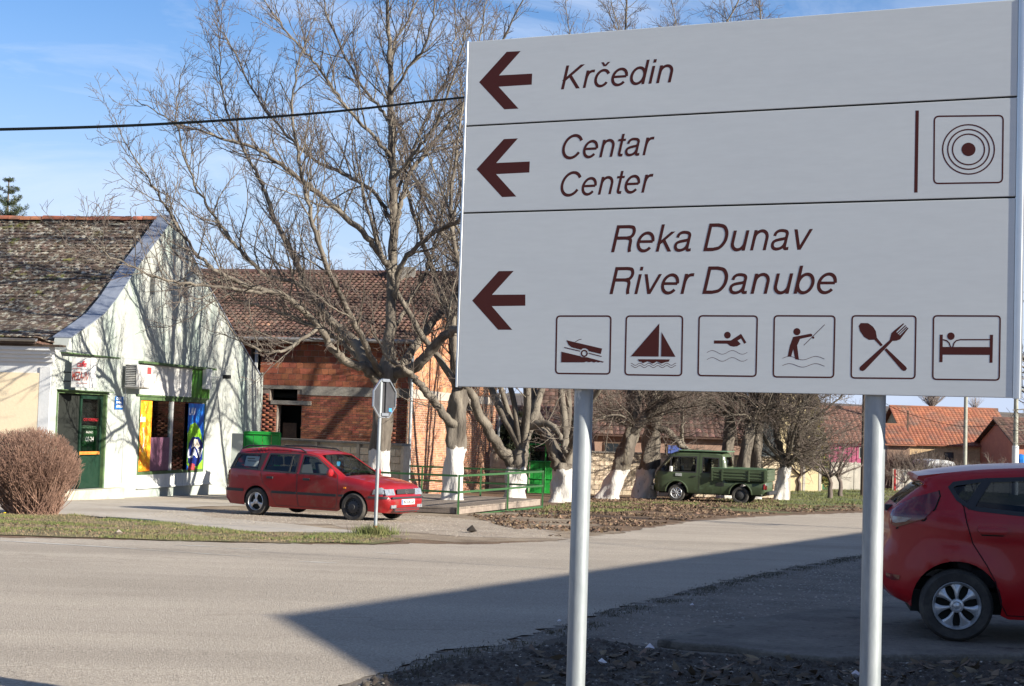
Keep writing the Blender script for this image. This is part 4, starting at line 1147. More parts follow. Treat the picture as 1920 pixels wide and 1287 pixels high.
# ================================================================== block fences, gates
M_stone = mat('split_block', (.50,.42,.32), (.42,.335,.24), vs=3.5, bump=.9, bs=30, var=.18, vvs=16, island=.2, c3=(.56,.50,.40), c3s=5)
M_stonejoint = mat('fence_joint', (.42,.36,.29), (.33,.28,.22), vs=3, bump=.3, bs=40, var=.1)
M_brightgreen = mat('bright_green_sheet', (.012,.21,.03), (.01,.17,.025), vs=1.5, rough=.45, bump=.1, bs=6, var=.08)
def fence(name, label, A, B, ztop, zbot, posts, group='block fences behind the trees', bl=.40, bh_=.2, n=300, capm=M_conc):
    A = Vector((A.x,A.y,0)); B = Vector((B.x,B.y,0)); d = (B-A); L = d.length; d.normalize(); nn = Vector((d.y,-d.x,0))
    if nn.y > 0: nn = -nn
    t = thing(name, label, 'fence', A + d*L*.5 + UP*zbot, group)
    m = MB(); m.obox(A + UP*zbot - nn*.06, d*L, -nn*.14, UP*(ztop-zbot-.06)); m.build('core', M_stonejoint, t)
    fr = courses(A - nn*.02, d, nn, [(0,zbot),(L,zbot),(L,ztop-.07),(0,ztop-.07)], [], bl, bh_, .02, .0, bond=True, seed=int(L*10))
    laid('block', 'blocks_beyond', t, fr, (bl-.02,.07,bh_-.02), M_stone, n)
    m = MB(); m.obox(A + UP*(ztop-.06) + nn*.07, d*L, -nn*.32, UP*.06); m.build('coping', capm, t)
    for k in range(posts+1):
        m = MB(); m.obox(A + d*(L*k/posts - .06) + nn*.035 + UP*zbot, d*.12, -nn*.22, UP*(ztop-zbot-.065)); m.build('post', M_stonejoint, t)
    return t
fa = at(520,830,48.5); fb_ = at(757,830,44.2)
fence('block_fence', 'pale block fence with concrete coping between green panel and corner pipe', fa, fb_, at(700,829,46).z, -.95, 3)
f2a, f2b = at(922,846,66), at(992,847,66)
fence('block_fence', 'short pale block fence left of the bright green gate', f2a, f2b, at(960,845,66).z, -1.35, 1)
f3a, f3b = at(1055,847,66.5), at(1480,862,68.5)
fence('block_fence', 'long pale block fence behind the whitewashed trees and green van', f3a, f3b, at(1250,850,67.5).z, -1.35, 8)
def gate(name, label, x0, x1, ysheet, ytop, Y, zb, mm=M_brightgreen, nbar=0):
    a, b = at(x0, ysheet, Y), at(x1, ysheet, Y); zt = at((x0+x1)/2, ysheet, Y).z; zt2 = at((x0+x1)/2, ytop, Y).z
    t = thing(name, label, 'gate', ((a.x+b.x)/2, Y, zb))
    n_ = max(2, int((b.x-a.x)/.22)); wq = (b.x-a.x)/n_
    for i in range(n_):
        m = MB(); m.box((a.x+i*wq+.006, Y-.012 - (.008 if i%2 else 0), zb+.08), (a.x+(i+1)*wq-.006, Y+.01, zt)); m.build('sheet', mm, t)
    for x in (a.x, b.x, (a.x+b.x)/2 if zt2>zt+.1 else a.x+.001):
        m = MB(); m.tube([(x, Y-.05, zb), (x, Y-.05, zt2)], .028, 8); m.build('post', mm, t)
    for z in {zt, zt2, zb+.12, (zt+zb)/2}:
        m = MB(); m.tube([(a.x, Y-.05, z), (b.x, Y-.05, z)], .024, 8); m.build('rail', mm, t)
    return t
gate('metal_gate', 'bright green metal panel beside the white shop wall', 459, 526, 814, 811, 46.5, -.9)
gate('green_gate', 'bright green sheet metal gate between two block fences', 991, 1054, 866, 834, 66, -1.25)
# low white pier beside the shop
m = MB(); pz = at(447,813,46.6); m.box((pz.x-.15,46.4,-1.), (at(458,813,46.6).x, 46.7, pz.z)); tag(m.build('white_pier', M_shopwall), 'low white plastered pier between shop corner and green panel', 'pier')

# ================================================================== raised wooden deck with green railings
M_deckwood = mat('weathered_deck_board', (.23,.19,.155), (.16,.13,.105), vs=3, bump=.4, bs=50, var=.15, island=.18, stretch=(1,1,1))
M_rail = mat('green_railing_paint', (.035,.10,.034), (.028,.078,.028), vs=6, rough=.45, var=.12)
DZ = EYE - 2.06*39.5/39.5
dk_z = EYE - (952-795)*39.5/3013
D1 = at(855.6, 952, 39.5); D2 = at(1014, 935.7, 45.6)
dz = D1.z
D1 = Vector((D1.x, D1.y, dz)); D2 = Vector((D2.x, D2.y, dz))
de = (D2-D1); dl = de.length; de.normalize(); dw = Vector((-de.y, de.x, 0))
dw = Vector((-.93,.36,0)).normalized()                    # deck runs back to the left
DW = 5.6
deck = thing('wooden_deck', 'raised weathered wooden deck with green rails round a whitewashed tree', 'deck', D1 + de*3 + Vector((0,0,-.4)))
nb = int(dl/.16); fr = []
for i in range(nb):
    fr.append((D1 + de*(i*dl/nb) + Vector((0,0,-.04 + rnd.uniform(-.004,.004))), dw, de, UP, 1.+rnd.uniform(-.01,.01)))
laid('board', None, deck, fr, (DW,dl/nb-.012,.04), M_deckwood)
m = MB(); m.obox(D1 + UP*-.17, de*dl, dw*.05, UP*.125); m.build('edge_beam', M_deckwood, deck)
m = MB(); m.obox(D1 + UP*-.15, de*.04, dw*DW, UP*.105); m.build('edge_beam', M_deckwood, deck)
zfr = dz-.22
m = MB(); m.obox(D1 - dw*.03 + UP*-.24, de*dl, -dw*.04, UP*.05); m.build('lower_rail', M_rail, deck)
def post(P, z0, z1): 
    m = MB(); m.obox(Vector((P.x-.025,P.y-.025,z0)), (.05,0,0), (0,.05,0), (0,0,z1-z0)); return m.build('post', M_rail, deck)
RH = .80
def gzv(P): return gz(P.y) - .05
for k_, full in ((0,1),(.22,0),(.55,1),(.80,0),(1,1)):
    P = D1.lerp(D2, k_) - dw*.05
    post(P, gzv(P), dz+RH if full else dz-.2)
for hz in (RH, RH*.5):
    m = MB(); m.obox(D1 - dw*.075 + UP*(hz-.05), de*dl, -dw*.0+dw*.05, UP*.05); m.build('rail', M_rail, deck)
    m = MB(); m.obox(D1 - de*.03 + UP*(hz-.05), dw*DW, de*.05, UP*.05); m.build('rail', M_rail, deck)
for k_ in (.5,1.):
    P = D1 + dw*DW*k_; post(P, gzv(P), dz+RH)
bk0, bk1 = D1 + dw*DW, D2 + dw*.0
far0 = D2 + dw*DW
for hz in (RH, RH*.5):
    m = MB(); m.obox(D2 + UP*(hz-.05), dw*DW*.98, de*.05, UP*.05); m.build('rail', M_rail, deck)
for k_ in (.33,.66,1.):
    P = D2 + dw*DW*k_; post(P, gzv(P), dz+RH)
# ================================================================== houses and plots far behind
M_orangetile = mat('orange_tile', (.32,.12,.065), (.24,.095,.058), vs=.7, bump=.3, bs=12, var=.2, vvs=2.5, island=.12, c3=(.17,.10,.075), c3s=.55, c3lo=.50, c3hi=.66)
M_rosetile = mat('faded_rose_tile', (.21,.105,.075), (.16,.088,.068), vs=.9, bump=.3, bs=12, var=.2, vvs=3, island=.12)
M_ochre = mat('ochre_brick_wall', (.44,.32,.18), (.33,.24,.14), vs=2.5, bump=.5, bs=14, var=.25, vvs=9, island=.2)
M_pink = mat('pink_boards', (.36,.085,.16), (.30,.07,.135), vs=2, rough=.6, var=.08)
M_yellow = mat('pale_yellow_plaster', (.60,.50,.30), (.52,.43,.26), vs=1.5, bump=.2, bs=20, var=.08)
M_offw = mat('off_white_wall', (.44,.41,.36), (.35,.33,.29), vs=2, bump=.3, bs=20, var=.12)
M_brickd = mat('dusty_brick_wall', (.24,.16,.12), (.19,.12,.09), vs=3, bump=.5, bs=30, var=.25, vvs=12, island=.25)
M_gard = mat('garage_green', (.05,.16,.08), (.04,.12,.06), vs=2, rough=.6, var=.1)
M_shade_glass = mat('dark_window', (.02,.025,.03), rough=.15, spec=.6)
def tiled_slope(name, stuff, parent, o, u, L, v, m, tw, tl, n=300, arch=.03, key=None, th=.03, pf=None):
    """pantile rows on the plane o + u*L x v: rounded tiles, one shape shared"""
    vl = v.length; vd = v.normalized(); nn = u.cross(vd)
    if nn.z < 0: nn = -nn
    fr = []; ni, nj = int(vl/tl), int(L/tw)
    r = random.Random(nj*7+ni)
    for i in range(ni+1):
        for j in range(nj):
            fr.append((o + u*(j*tw) + vd*(i*tl + r.uniform(-.01,.01)) + nn*.0, u, (vd - nn*.05).normalized(), nn, 1.))
    pv = [(tw*.97*q/4, yy, lf + arch*math.sin(q/4*pi)) for yy, lf in ((0, th), (tl*1.18, 0)) for q in range(5)]
    pv += [(p[0], p[1], p[2]-th) for p in pv[:5]]
    pfc = [(q, q+1, 6+q, 5+q) for q in range(4)] + [(10+q, 11+q, q+1, q) for q in range(4)]
    laid(name, stuff, parent, fr, None, m, n, key=key, shape=(pv, pfc))
def far_house(name, label, x0, x1, Y, ybase, yeave, yridge, wallm, roofm, depth=7., yaw=0., cat='house', tiles=(.3,.36), overhang=.35, n=300, slope_only=False, group=None):
    """front wall spanning two pixel columns at depth Y; ridge parallel to it"""
    a, b = at(x0, yeave, Y), at(x1, yeave, Y); c = at((x0+x1)/2, yeave, Y); ze_ = c.z; zb_ = gz(Y) - .2
    zr_ = EYE + (ray((x0+x1)/2, yridge).z/ray((x0+x1)/2, yridge).y) * (Y + depth/2)
    t = thing(name, label, cat, (c.x, Y+depth/2, zb_), group)
    m = MB(); m.box((a.x, Y, zb_), (b.x, Y+depth, ze_)); 
    m.prism([(a.x, Y, ze_+.002), (a.x, Y+depth, ze_+.002), (a.x, Y+depth/2, zr_-.08)], (b.x-a.x,0,0)); m.build('wall', wallm, t)
    u = Vector((1,0,0)); L = b.x-a.x+2*overhang
    k = (zr_-ze_)/(depth/2); o = Vector((a.x-overhang, Y-overhang, ze_-k*overhang+.06)); v = Vector((0, depth/2+overhang, (depth/2+overhang)*k))
    m = MB(); m.obox(o, u*L, v, (0,0,-.06)); o2 = Vector((o.x, Y+depth+overhang, o.z)); m.obox(o2, u*L, Vector((0,-v.y,v.z)), (0,0,-.06)); m.build('roof', roofm, t)
    tiled_slope('roof_tile', 'roof_tiles_beyond', t, o + Vector((0,0,.01)), u, L, v, roofm, tiles[0], tiles[1], n)
    m = MB(); m.tube([o+v+Vector((0,0,.05)), o+v+u*L+Vector((0,0,.05))], .1, 6); m.build('ridge', roofm, t)
    return t, a, b, ze_, zb_, Y
def wpart(t, x0, x1, y0, y1, Y, name, m, proud=.02, fr=None):
    a, b = at(x0, y1, Y), at(x1, y0, Y)
    if fr:
        f_ = MB(); f_.box((a.x-.06, Y-proud-.03, a.z-.06), (b.x+.06, Y+.05, b.z+.06)); w_ = f_.build(name, fr, t)
        g_ = MB(); g_.box((a.x, Y-proud-.045, a.z), (b.x, Y-proud-.031, b.z)); return g_.build('pane', m, w_)
    g_ = MB(); g_.box((a.x, Y-proud, a.z), (b.x, Y+.05, b.z)); return g_.build(name, m, t)
# long brick building behind the fence and walnut trees
t, *_ = far_house('farm_building', 'long brick farm building with dark brown roof behind the tree row', 1020, 1400, 76, 900, 812, 715, M_brickd, M_browntile, depth=9, n=200, tiles=(.3,.4))
wpart(t, 1134, 1160, 832, 852, 76, 'window', M_shade_glass, fr=M_dwood)
wpart(t, 1252, 1280, 836, 856, 76, 'window', mat('blue_curtain', (.07,.11,.33), (.05,.08,.25), vs=6), fr=M_dwood)
wpart(t, 1070, 1096, 832, 850, 76, 'window', M_shade_glass, fr=M_dwood)
t, *_ = far_house('farm_building', 'low brick annex with reddish roof left of the green gate trees', 925, 1100, 70, 900, 838, 770, M_brickd, M_rosetile, depth=6, n=120, tiles=(.3,.4))
# yellow house: narrow gable end catching the sun
t = thing('yellow_house', 'tall pale yellow house with brown hipped roof behind the thuja', 'house', at(1495,900,88)); t.location.z = gz(88)
a, b = at(1462,740,88), at(1522,740,88); zt_ = at(1490,735,88).z
m = MB(); m.box((a.x,88,gz(88)-.3),(b.x,96,zt_)); m.prism([(a.x,88,zt_+.002),(b.x,88,zt_+.002),((a.x+b.x)/2,88,zt_+2.2)], (0,8,0)); m.build('wall', M_yellow, t)
m = MB(); mxx = (a.x+b.x)/2
m.obox((a.x-.5,87.6,zt_-.8),(mxx-a.x+.5,0,3.1),(0,8.8,0),(0,0,.12)); m.obox((b.x+.5,87.6,zt_-.8),(mxx-b.x-.5,0,3.1),(0,8.8,0),(0,0,.12)); m.build('roof', M_browntile, t)
wpart(t, 1480, 1494, 800, 835, 88, 'window', M_shade_glass, fr=M_offw)
m = MB(); m.box((b.x+.002,88.4,gz(88)-.3),(at(1545,880,88).x,88.7,at(1530,876,88).z)); m.build('garden_wall', M_yellow, t)
# pink house
t, a, b, ze_, zb_, Y = far_house('pink_house', 'bright pink boarded house with faded tile roof behind the fruit trees', 1545, 1650, 96, 900, 826, 768, M_pink, M_rosetile, depth=8, n=250)
for i in range(12):
    x = a.x + (b.x-a.x)*i/12; m = MB(); m.box((x+.02, 95.96, zb_+1.2), (x+(b.x-a.x)/12-.03, 96, ze_-.05)); m.build('board', M_pink, t)
wpart(t, 1612, 1618, 840, 858, 96, 'window', M_shade_glass, fr=M_offw)
# orange roofed barn and its lower neighbours
t, a, b, ze_, zb_, Y = far_house('orange_roof_barn', 'long ochre barn with large orange tile roof at the right', 1706, 1903, 112, 900, 834, 769, M_ochre, M_orangetile, depth=10, tiles=(.27,.33), overhang=.3, n=300)
wpart(t, 1772, 1786, 850, 862, 112, 'window', M_shade_glass, fr=M_dwood)
wpart(t, 1700, 1704, 770, 832, 112, 'gable_board', M_dwood)
t, *_ = far_house('small_outbuilding', 'small outbuilding with low orange roof beside the orange barn', 1664, 1706, 108, 900, 832, 800, M_brickd, M_orangetile, depth=6, n=100, tiles=(.27,.33))
t, *_ = far_house('brick_house', 'red brick house cut by the right edge beyond the white pole', 1906, 1990, 104, 900, 832, 790, mat('red_far_brick', (.42,.17,.10), (.36,.14,.09), vs=2, var=.1), M_browntile, depth=8, n=80)
bl_ = at(1908,860,103); m = MB(); m.lathe([(0,.8),(.35,.7),(.5,.45),(.5,0)], (bl_.x+.2,103,bl_.z-.5), (0,0,1), 16); tag(m.build('blue_barrel', mat('blue_plastic', (.02,.16,.5), rough=.4)), 'blue plastic barrel before the far red brick wall', 'barrel')
# plot fences
def flat_fence(name, label, x0, x1, ytop, ybot, Y, m_, n_, gap=.02, cat='fence'):
    a, b = at(x0, ytop, Y), at(x1, ytop, Y); zb = gz(Y)-.1; zt = at((x0+x1)/2, ytop, Y).z
    t = thing(name, label, cat, ((a.x+b.x)/2, Y, zb))
    for i in range(n_):
        w_ = (b.x-a.x)/n_; m = MB(); m.box((a.x+i*w_+gap/2, Y, zb), (a.x+(i+1)*w_-gap/2, Y+.08, zt)); m.build('panel', m_, t)
    for i in range(n_+1):
        w_ = (b.x-a.x)/n_; m = MB(); m.box((a.x+i*w_-.06, Y-.02, zb), (a.x+i*w_+.06, Y+.12, zt+.05)); m.build('post', M_offw, t)
    return t
flat_fence('garden_fence', 'cream garden wall below the pink house', 1556, 1652, 868, 915, 92, M_offw, 4)
flat_fence('garden_fence', 'white panel fence right of the garden wall and red post', 1676, 1740, 882, 912, 93, M_offw, 7)
flat_fence('garden_fence', 'low white wall behind the red hatchback roof', 1740, 1990, 888, 905, 96, M_offw, 8)
flat_fence('garden_fence', 'sunlit yellow wall beside the whitewashed tree', 1478, 1538, 878, 920, 84, M_yellow, 2)
gate('garage_gate', 'muted green double gate between yellow wall and garden wall', 1538, 1555, 868, 867, 90, gz(90)-.1, M_gard)
m = MB(); q = at(1678,882,92.8); m.box((q.x-.05,92.7,gz(92)-.1),(q.x+.05,92.9,q.z+.05)); tag(m.build('red_post', mat('red_post_paint', (.35,.03,.03))), 'thin dark red post at the end of the white fence', 'post')
# old white van body parked behind
vb = thing('white_van', 'old white van body parked before the ochre barn', 'van', at(1765,900,98)); vb.location.z = gz(98)
q0, q1 = at(1736,864,98), at(1796,864,98); zt_ = at(1765,863,98).z; zb_ = gz(98)+.3
rrp = [(q0.x,zb_),(q0.x,zt_-.5),(q0.x+.25,zt_-.1),(q0.x+.7,zt_),(q1.x-.7,zt_),(q1.x-.25,zt_-.1),(q1.x,zt_-.5),(q1.x,zb_)]
m = MB(); m.prism([(x,98,z) for x, z in rrp], (0,4,0)); m.build('body', mat('chalky_white_paint', (.55,.56,.56), (.45,.46,.46), vs=2, rough=.5), vb)
m = MB(); m.box((q0.x+.35,97.97,zt_-.75),(q1.x-.35,98.05,zt_-.2)); m.build('windscreen', mat('cloudy_glass', (.30,.30,.32), rough=.3), vb)
for x in (q0.x+.3, q1.x-.5):
    m = MB(); m.box((x,97.96,zt_-1.15),(x+.2,98.02,zt_-1.)); m.build('headlight', M_greyp, vb)
for x in (q0.x+.15, q1.x-.15):
    m = MB(); m.lathe([(0,-.1),(.3,-.1),(.33,0),(.3,.1),(0,.1)], (x,98.6,gz(98)+.32), (1,0,0), 14); m.build('wheel', M_dark, vb)
# utility poles and overhead cables
M_polewood = mat('pole_timber', (.13,.10,.075), (.08,.06,.045), vs=6, stretch=(3,3,.3), bump=.3, bs=40, var=.15)
M_poleconc = mat('pole_concrete', (.30,.30,.26), (.22,.22,.18), vs=4, var=.12)
M_polewhite = mat('pole_white', (.62,.63,.64), rough=.6)
def upole(label, px, pyb, pyt, Y, r, m_, top_=None):
    B_ = at(px, pyb, Y); zt = at(px, pyt, Y).z if top_ is None else top_
    t = thing('utility_pole', label, 'pole', (B_.x, Y, gz(Y)-.1), 'utility poles along the village street')
    m = MB(); m.tube([(B_.x,Y,gz(Y)-.1),(B_.x,Y,zt)], [r*1.15,r*.8], 10); m.build('shaft', m_, t, smooth=True)
    m = MB(); m.box((B_.x-.7,Y-.05,zt-.5),(B_.x+.7,Y+.05,zt-.4)); m.build('crossarm', m_, t)
    for x in (-.6,-.2,.2,.6):
        m = MB(); m.lathe([(0,.16),(.045,.14),(.05,0),(0,0)], (B_.x+x,Y,zt-.4), (0,0,1), 8); m.build('insulator', M_offw, t)
    return t
upole('dark wooden utility pole just left of the right sign pole', 1617, 930, 600, 78, .10, M_polewood, 8.5)
p2 = upole('slim grey utility pole before the orange barn roof', 1808.5, 900, 600, 96, .12, M_poleconc, 8.)
p3 = upole('concrete pole with white lower half near the right edge', 1903, 900, 775, 92, .15, M_poleconc, 5.0)
q = p3.location; m = MB(); m.tube([(q.x,q.y-.0,gz(92)-.1),(q.x,q.y,at(1903,836,92).z)], .19, 12); m.build('painted_sleeve', M_polewhite, p3, smooth=True)
M_cable = mat('black_cable', (.004,.005,.006), rough=1., spec=0.)
def cable(label, pts, r, name='overhead_cable'):
    m = MB(); m.tube([Vector(p) for p in spline(pts, 10)], r, 6); return tag(m.build(name, M_cable), label, 'cable', 'overhead cables')
c0 = [at(-260,245,17.5), at(0,243,19), at(300,233,21), at(600,212,23.5), at(870,183,26), at(1200,150,29.5), at(1500,120,33)]
cable('black overhead cable crossing the sky left of the sign', [tuple(p) for p in c0], .018)
cable('thin cable sagging before the orange barn roof', [tuple(at(1640,745,80)), tuple(at(1700,775,84)), tuple(at(1808,800,96)), tuple(at(1930,792,100))], .014)
# house masonry plane detail: the trees of the far plots follow with the other trees
# ================================================================== vehicles
def paint(name, c, c2=None, dirt=None, coat=.8, rough=.35):
    m = mat(name, c, c2, vs=1.5, rough=rough, coat=coat, var=.05, vvs=5)
    return m
M_tyre = mat('tyre_rubber', (.035,.033,.031), (.10,.09,.075), vs=6, lo=.45, hi=.8, rough=.85, bump=.2, bs=60)
M_trim = mat('black_trim', (.03,.03,.032), rough=.6)
M_hub = mat('silver_hubcap', (.50,.51,.52), (.42,.43,.44), vs=9, rough=.32, metal=.6, var=.04)
M_steelw = mat('black_steel_wheel', (.045,.045,.047), rough=.5, metal=.3)
M_chrome = mat('chrome', (.7,.7,.7), rough=.12, metal=1.)
M_seat = mat('dark_seat_fabric', (.05,.05,.06), rough=.95)
M_lampclear = mat('lamp_reflector', (.25,.265,.28), (.12,.13,.145), vs=20, rough=.12, spec=.8, coat=1.)
M_lampred = mat('tail_lamp_red', (.16,.004,.006), (.07,.002,.003), vs=8, rough=.12, coat=1.)
M_amber = mat('amber_lens', (.75,.25,.02), rough=.2)
M_plate = mat('number_plate', (.68,.68,.66), rough=.5); M_plblue = mat('plate_blue', (.02,.08,.4))

def car(root, up, low, doors, wins, wfun, rnd_r=.06, paintm=None, crown=.03, grid=.10, glass=M_carglass, glass_seg=(), wheels_=(), arch_r=.36, well=.30, pillar=.90, two_side=True, gapm=M_trim):
    """up: dense (x,z) front-bottom -> over the top -> rear-bottom; low: rear-bottom -> front-bottom with arches.
    doors/wins: polygons in the side plane; glass_seg: index ranges (i0,i1) of `up` that are glass across the car."""
    U = [Vector(p) for p in up]
    def dist(x, z):
        q = Vector((x, z)); best = 9.
        for i in range(len(U)-1):
            a, b = U[i], U[i+1]; ab = b-a; t = max(0, min(1, (q-a).dot(ab)/max(1e-9, ab.length_squared)))
            best = min(best, (q-(a+ab*t)).length)
        return best
    cache = {}
    def Wd(x, z):
        k = (round(x,4), round(z,4))
        if k not in cache:
            d = dist(x, z); w_ = wfun(x, z)
            if d < rnd_r: w_ -= rnd_r - math.sqrt(max(0, rnd_r**2-(rnd_r-d)**2))
            cache[k] = w_
        return cache[k]
    outline = [tuple(p) for p in up] + [tuple(p) for p in low[1:-1]]
    pts = []; edges = []
    def addloop(poly, dense=.07):
        a = len(pts); q = []
        for i in range(len(poly)):
            p0, p1 = Vector(poly[i]), Vector(poly[(i+1)%len(poly)])
            k = max(1, int((p1-p0).length/dense))
            for j in range(k): q.append(p0.lerp(p1, j/k))
        pts.extend(q)
        for i in range(len(q)): edges.append((a+i, a+(i+1)%len(q)))
    addloop(outline)
    for dpoly in doors: addloop(dpoly)
    for wpoly in wins: addloop(wpoly)
    xs = [p[0] for p in outline]; zs = [p[1] for p in outline]
    x = min(xs)+grid/2
    while x < max(xs):
        z = min(zs)+grid/2
        while z < max(zs):
            if inpoly(x, z, outline): pts.append(Vector((x, z)))
            z += grid
        x += grid
    r = delaunay_2d_cdt(pts, edges, [], 0, 1e-5)
    V = r[0]
    groups = {-1: []}
    for i in range(len(doors)): groups[i] = []
    for f in r[2]:
        c = (sum(V[i].x for i in f)/3, sum(V[i].y for i in f)/3)
        if not inpoly(c[0], c[1], outline): continue
        if any(inpoly(c[0], c[1], wp) for wp in wins): continue
        g = -1
        for i, dp in enumerate(doors):
            if inpoly(c[0], c[1], dp): g = i; break
        groups[g].append(tuple(f))
    def skin(tris, side, name, par, off=0.):
        used = sorted({i for t in tris for i in t}); mp = {i: k for k, i in enumerate(used)}
        vs = [(V[i].x, side*(Wd(V[i].x, V[i].y)+off), V[i].y) for i in used]
        fs_ = []
        for t in tris:
            a, b, c = [V[i] for i in t]
            ccw = (b-a).cross(c-a) > 0        # in (x,z): outward for side -1 (y negative) when ccw
            t2 = [mp[i] for i in t]
            if (ccw and side > 0) or (not ccw and side < 0): t2 = t2[::-1]
            fs_.append(tuple(t2))
        mb = MB(); mb.add(vs, fs_); return mb
    body = MB()
    # cross skins
    n = 14; ts = [-1, -.97, -pillar] + [-pillar + 2*pillar*k/(n-4) for k in range(1, n-4)] + [pillar, .97, 1]
    glassm = []
    isg = lambda i: any(a <= i < b for a, b in glass_seg)
    rows_ = []
    for i in range(len(U)):
        a, b = U[max(i-1,0)], U[min(i+1,len(U)-1)]; d = (b-a).normalized(); nn_ = Vector((d.y, -d.x))   # outward? front->over top->rear
        w_ = Wd(U[i].x, U[i].y)
        if i in (0,): pass
        rows_.append([(U[i].x + nn_.x*-crown*(1-t*t)*-1*0 + (-nn_.x)*crown*(1-t*t)*(-1), w_*t, U[i].y + nn_.y*crown*(1-t*t)) for t in ts])
    body_rows = []
    base = len(body.v)
    k = len(ts)
    for rrw in rows_: body.v += rrw
    gm = MB()
    for rrw in rows_: gm.v += rrw
    for i in range(len(U)-1):
        for j in range(k-1):
            q = (i*k+j, i*k+j+1, (i+1)*k+j+1, (i+1)*k+j)
            mid_t = abs((ts[j]+ts[j+1])/2)
            if isg(i) and mid_t < pillar: gm.f.append(q); gm.mi.append(0)
            else: body.f.append(q); body.mi.append(0)
    def arch_lips():
        m = MB()
        for cx, cz in wheels_:
            for s in (-1, 1):
                N_ = 20; vs = []
                for a in range(N_+1):
                    an = pi*a/N_ ; x_, z_ = cx + arch_r*math.cos(an), cz + arch_r*math.sin(an)
                    y_ = Wd(x_, z_); vs += [(x_, s*y_, z_), (x_, s*(y_-.28), z_)]
                m.add(vs, [(2*a, 2*a+1, 2*a+3, 2*a+2) for a in range(N_)])
        return m
    sides = (-1, 1)
    allb = MB(); allb.v = list(body.v); allb.f = list(body.f); allb.mi = list(body.mi)
    for s in sides:
        mb = skin(groups[-1], s, 'x', root); o = len(allb.v); allb.v += mb.v; allb.f += [tuple(o+i for i in f) for f in mb.f]; allb.mi += mb.mi
    bo = allb.build('body', paintm, root, smooth=True, angle=50)
    sol = None
    if gm.f:
        for a, b in glass_seg:
            g2 = MB(); g2.v = gm.v; g2.f = [f for f in gm.f if a*k <= f[0] < b*k]; g2.mi = [0]*len(g2.f)
            g2.build('windscreen' if a < len(U)/2 else 'rear_window', glass, root, smooth=True, angle=0)
    ds = []
    for i in range(len(doors)):
        for s in sides:
            d_ = skin(groups[i], s, 'door', root, .0).build('door', paintm, root, smooth=True, angle=50); ds.append((i, s, d_))
            g = MB(); poly = doors[i]
            q = []
            for e in range(len(poly)):
                p0, p1 = Vector(poly[e]), Vector(poly[(e+1)%len(poly)]); kk = max(1, int((p1-p0).length/.06))
                q += [p0.lerp(p1, j/kk) for j in range(kk)]
            A_, B_, _c = ribbon([tuple(p) for p in q], .009, True)
            vs = [(p.x, s*(Wd(p.x,p.y)+.0022), p.y) for p in A_+B_]; kq = len(A_)
            g.add(vs, [(e, (e+1)%kq, kq+(e+1)%kq, kq+e) for e in range(kq)]); g.build('door_gap', gapm, d_)
    for wi, wp in enumerate(wins):
        for s in sides:
            q = []
            for e in range(len(wp)):
                p0, p1 = Vector(wp[e]), Vector(wp[(e+1)%len(wp)]); kk = max(1, int((p1-p0).length/.12))
                q += [p0.lerp(p1, j/kk) for j in range(kk)]
            rr_ = delaunay_2d_cdt(q, [], [list(range(len(q)))], 1, 1e-6)
            vs = [(p.x, s*(Wd(p.x,p.y)-.012), p.y) for p in rr_[0]]
            g = MB(); g.add(vs, [tuple(f) if s < 0 else tuple(f)[::-1] for f in rr_[2]])
            par = root
            cxm = (sum(p[0] for p in wp)/len(wp), sum(p[1] for p in wp)/len(wp))
            for i, s2, d_ in ds:
                if s2 == s and inpoly(cxm[0], cxm[1], doors[i]): par = d_
            g.build('window', glass, par, smooth=True, angle=0)
            # rubber frame
            A_, B_, _c = ribbon([tuple(p) for p in q], .035, True); kq = len(A_)
            g = MB(); g.add([(p.x, s*(Wd(p.x,p.y)+.003), p.y) for p in A_+B_], [(e, (e+1)%kq, kq+(e+1)%kq, kq+e) for e in range(kq)]); g.build('window_frame', M_trim, par)
    arch_lips().build('wheel_arch', M_trim, root)
    return Wd, ds
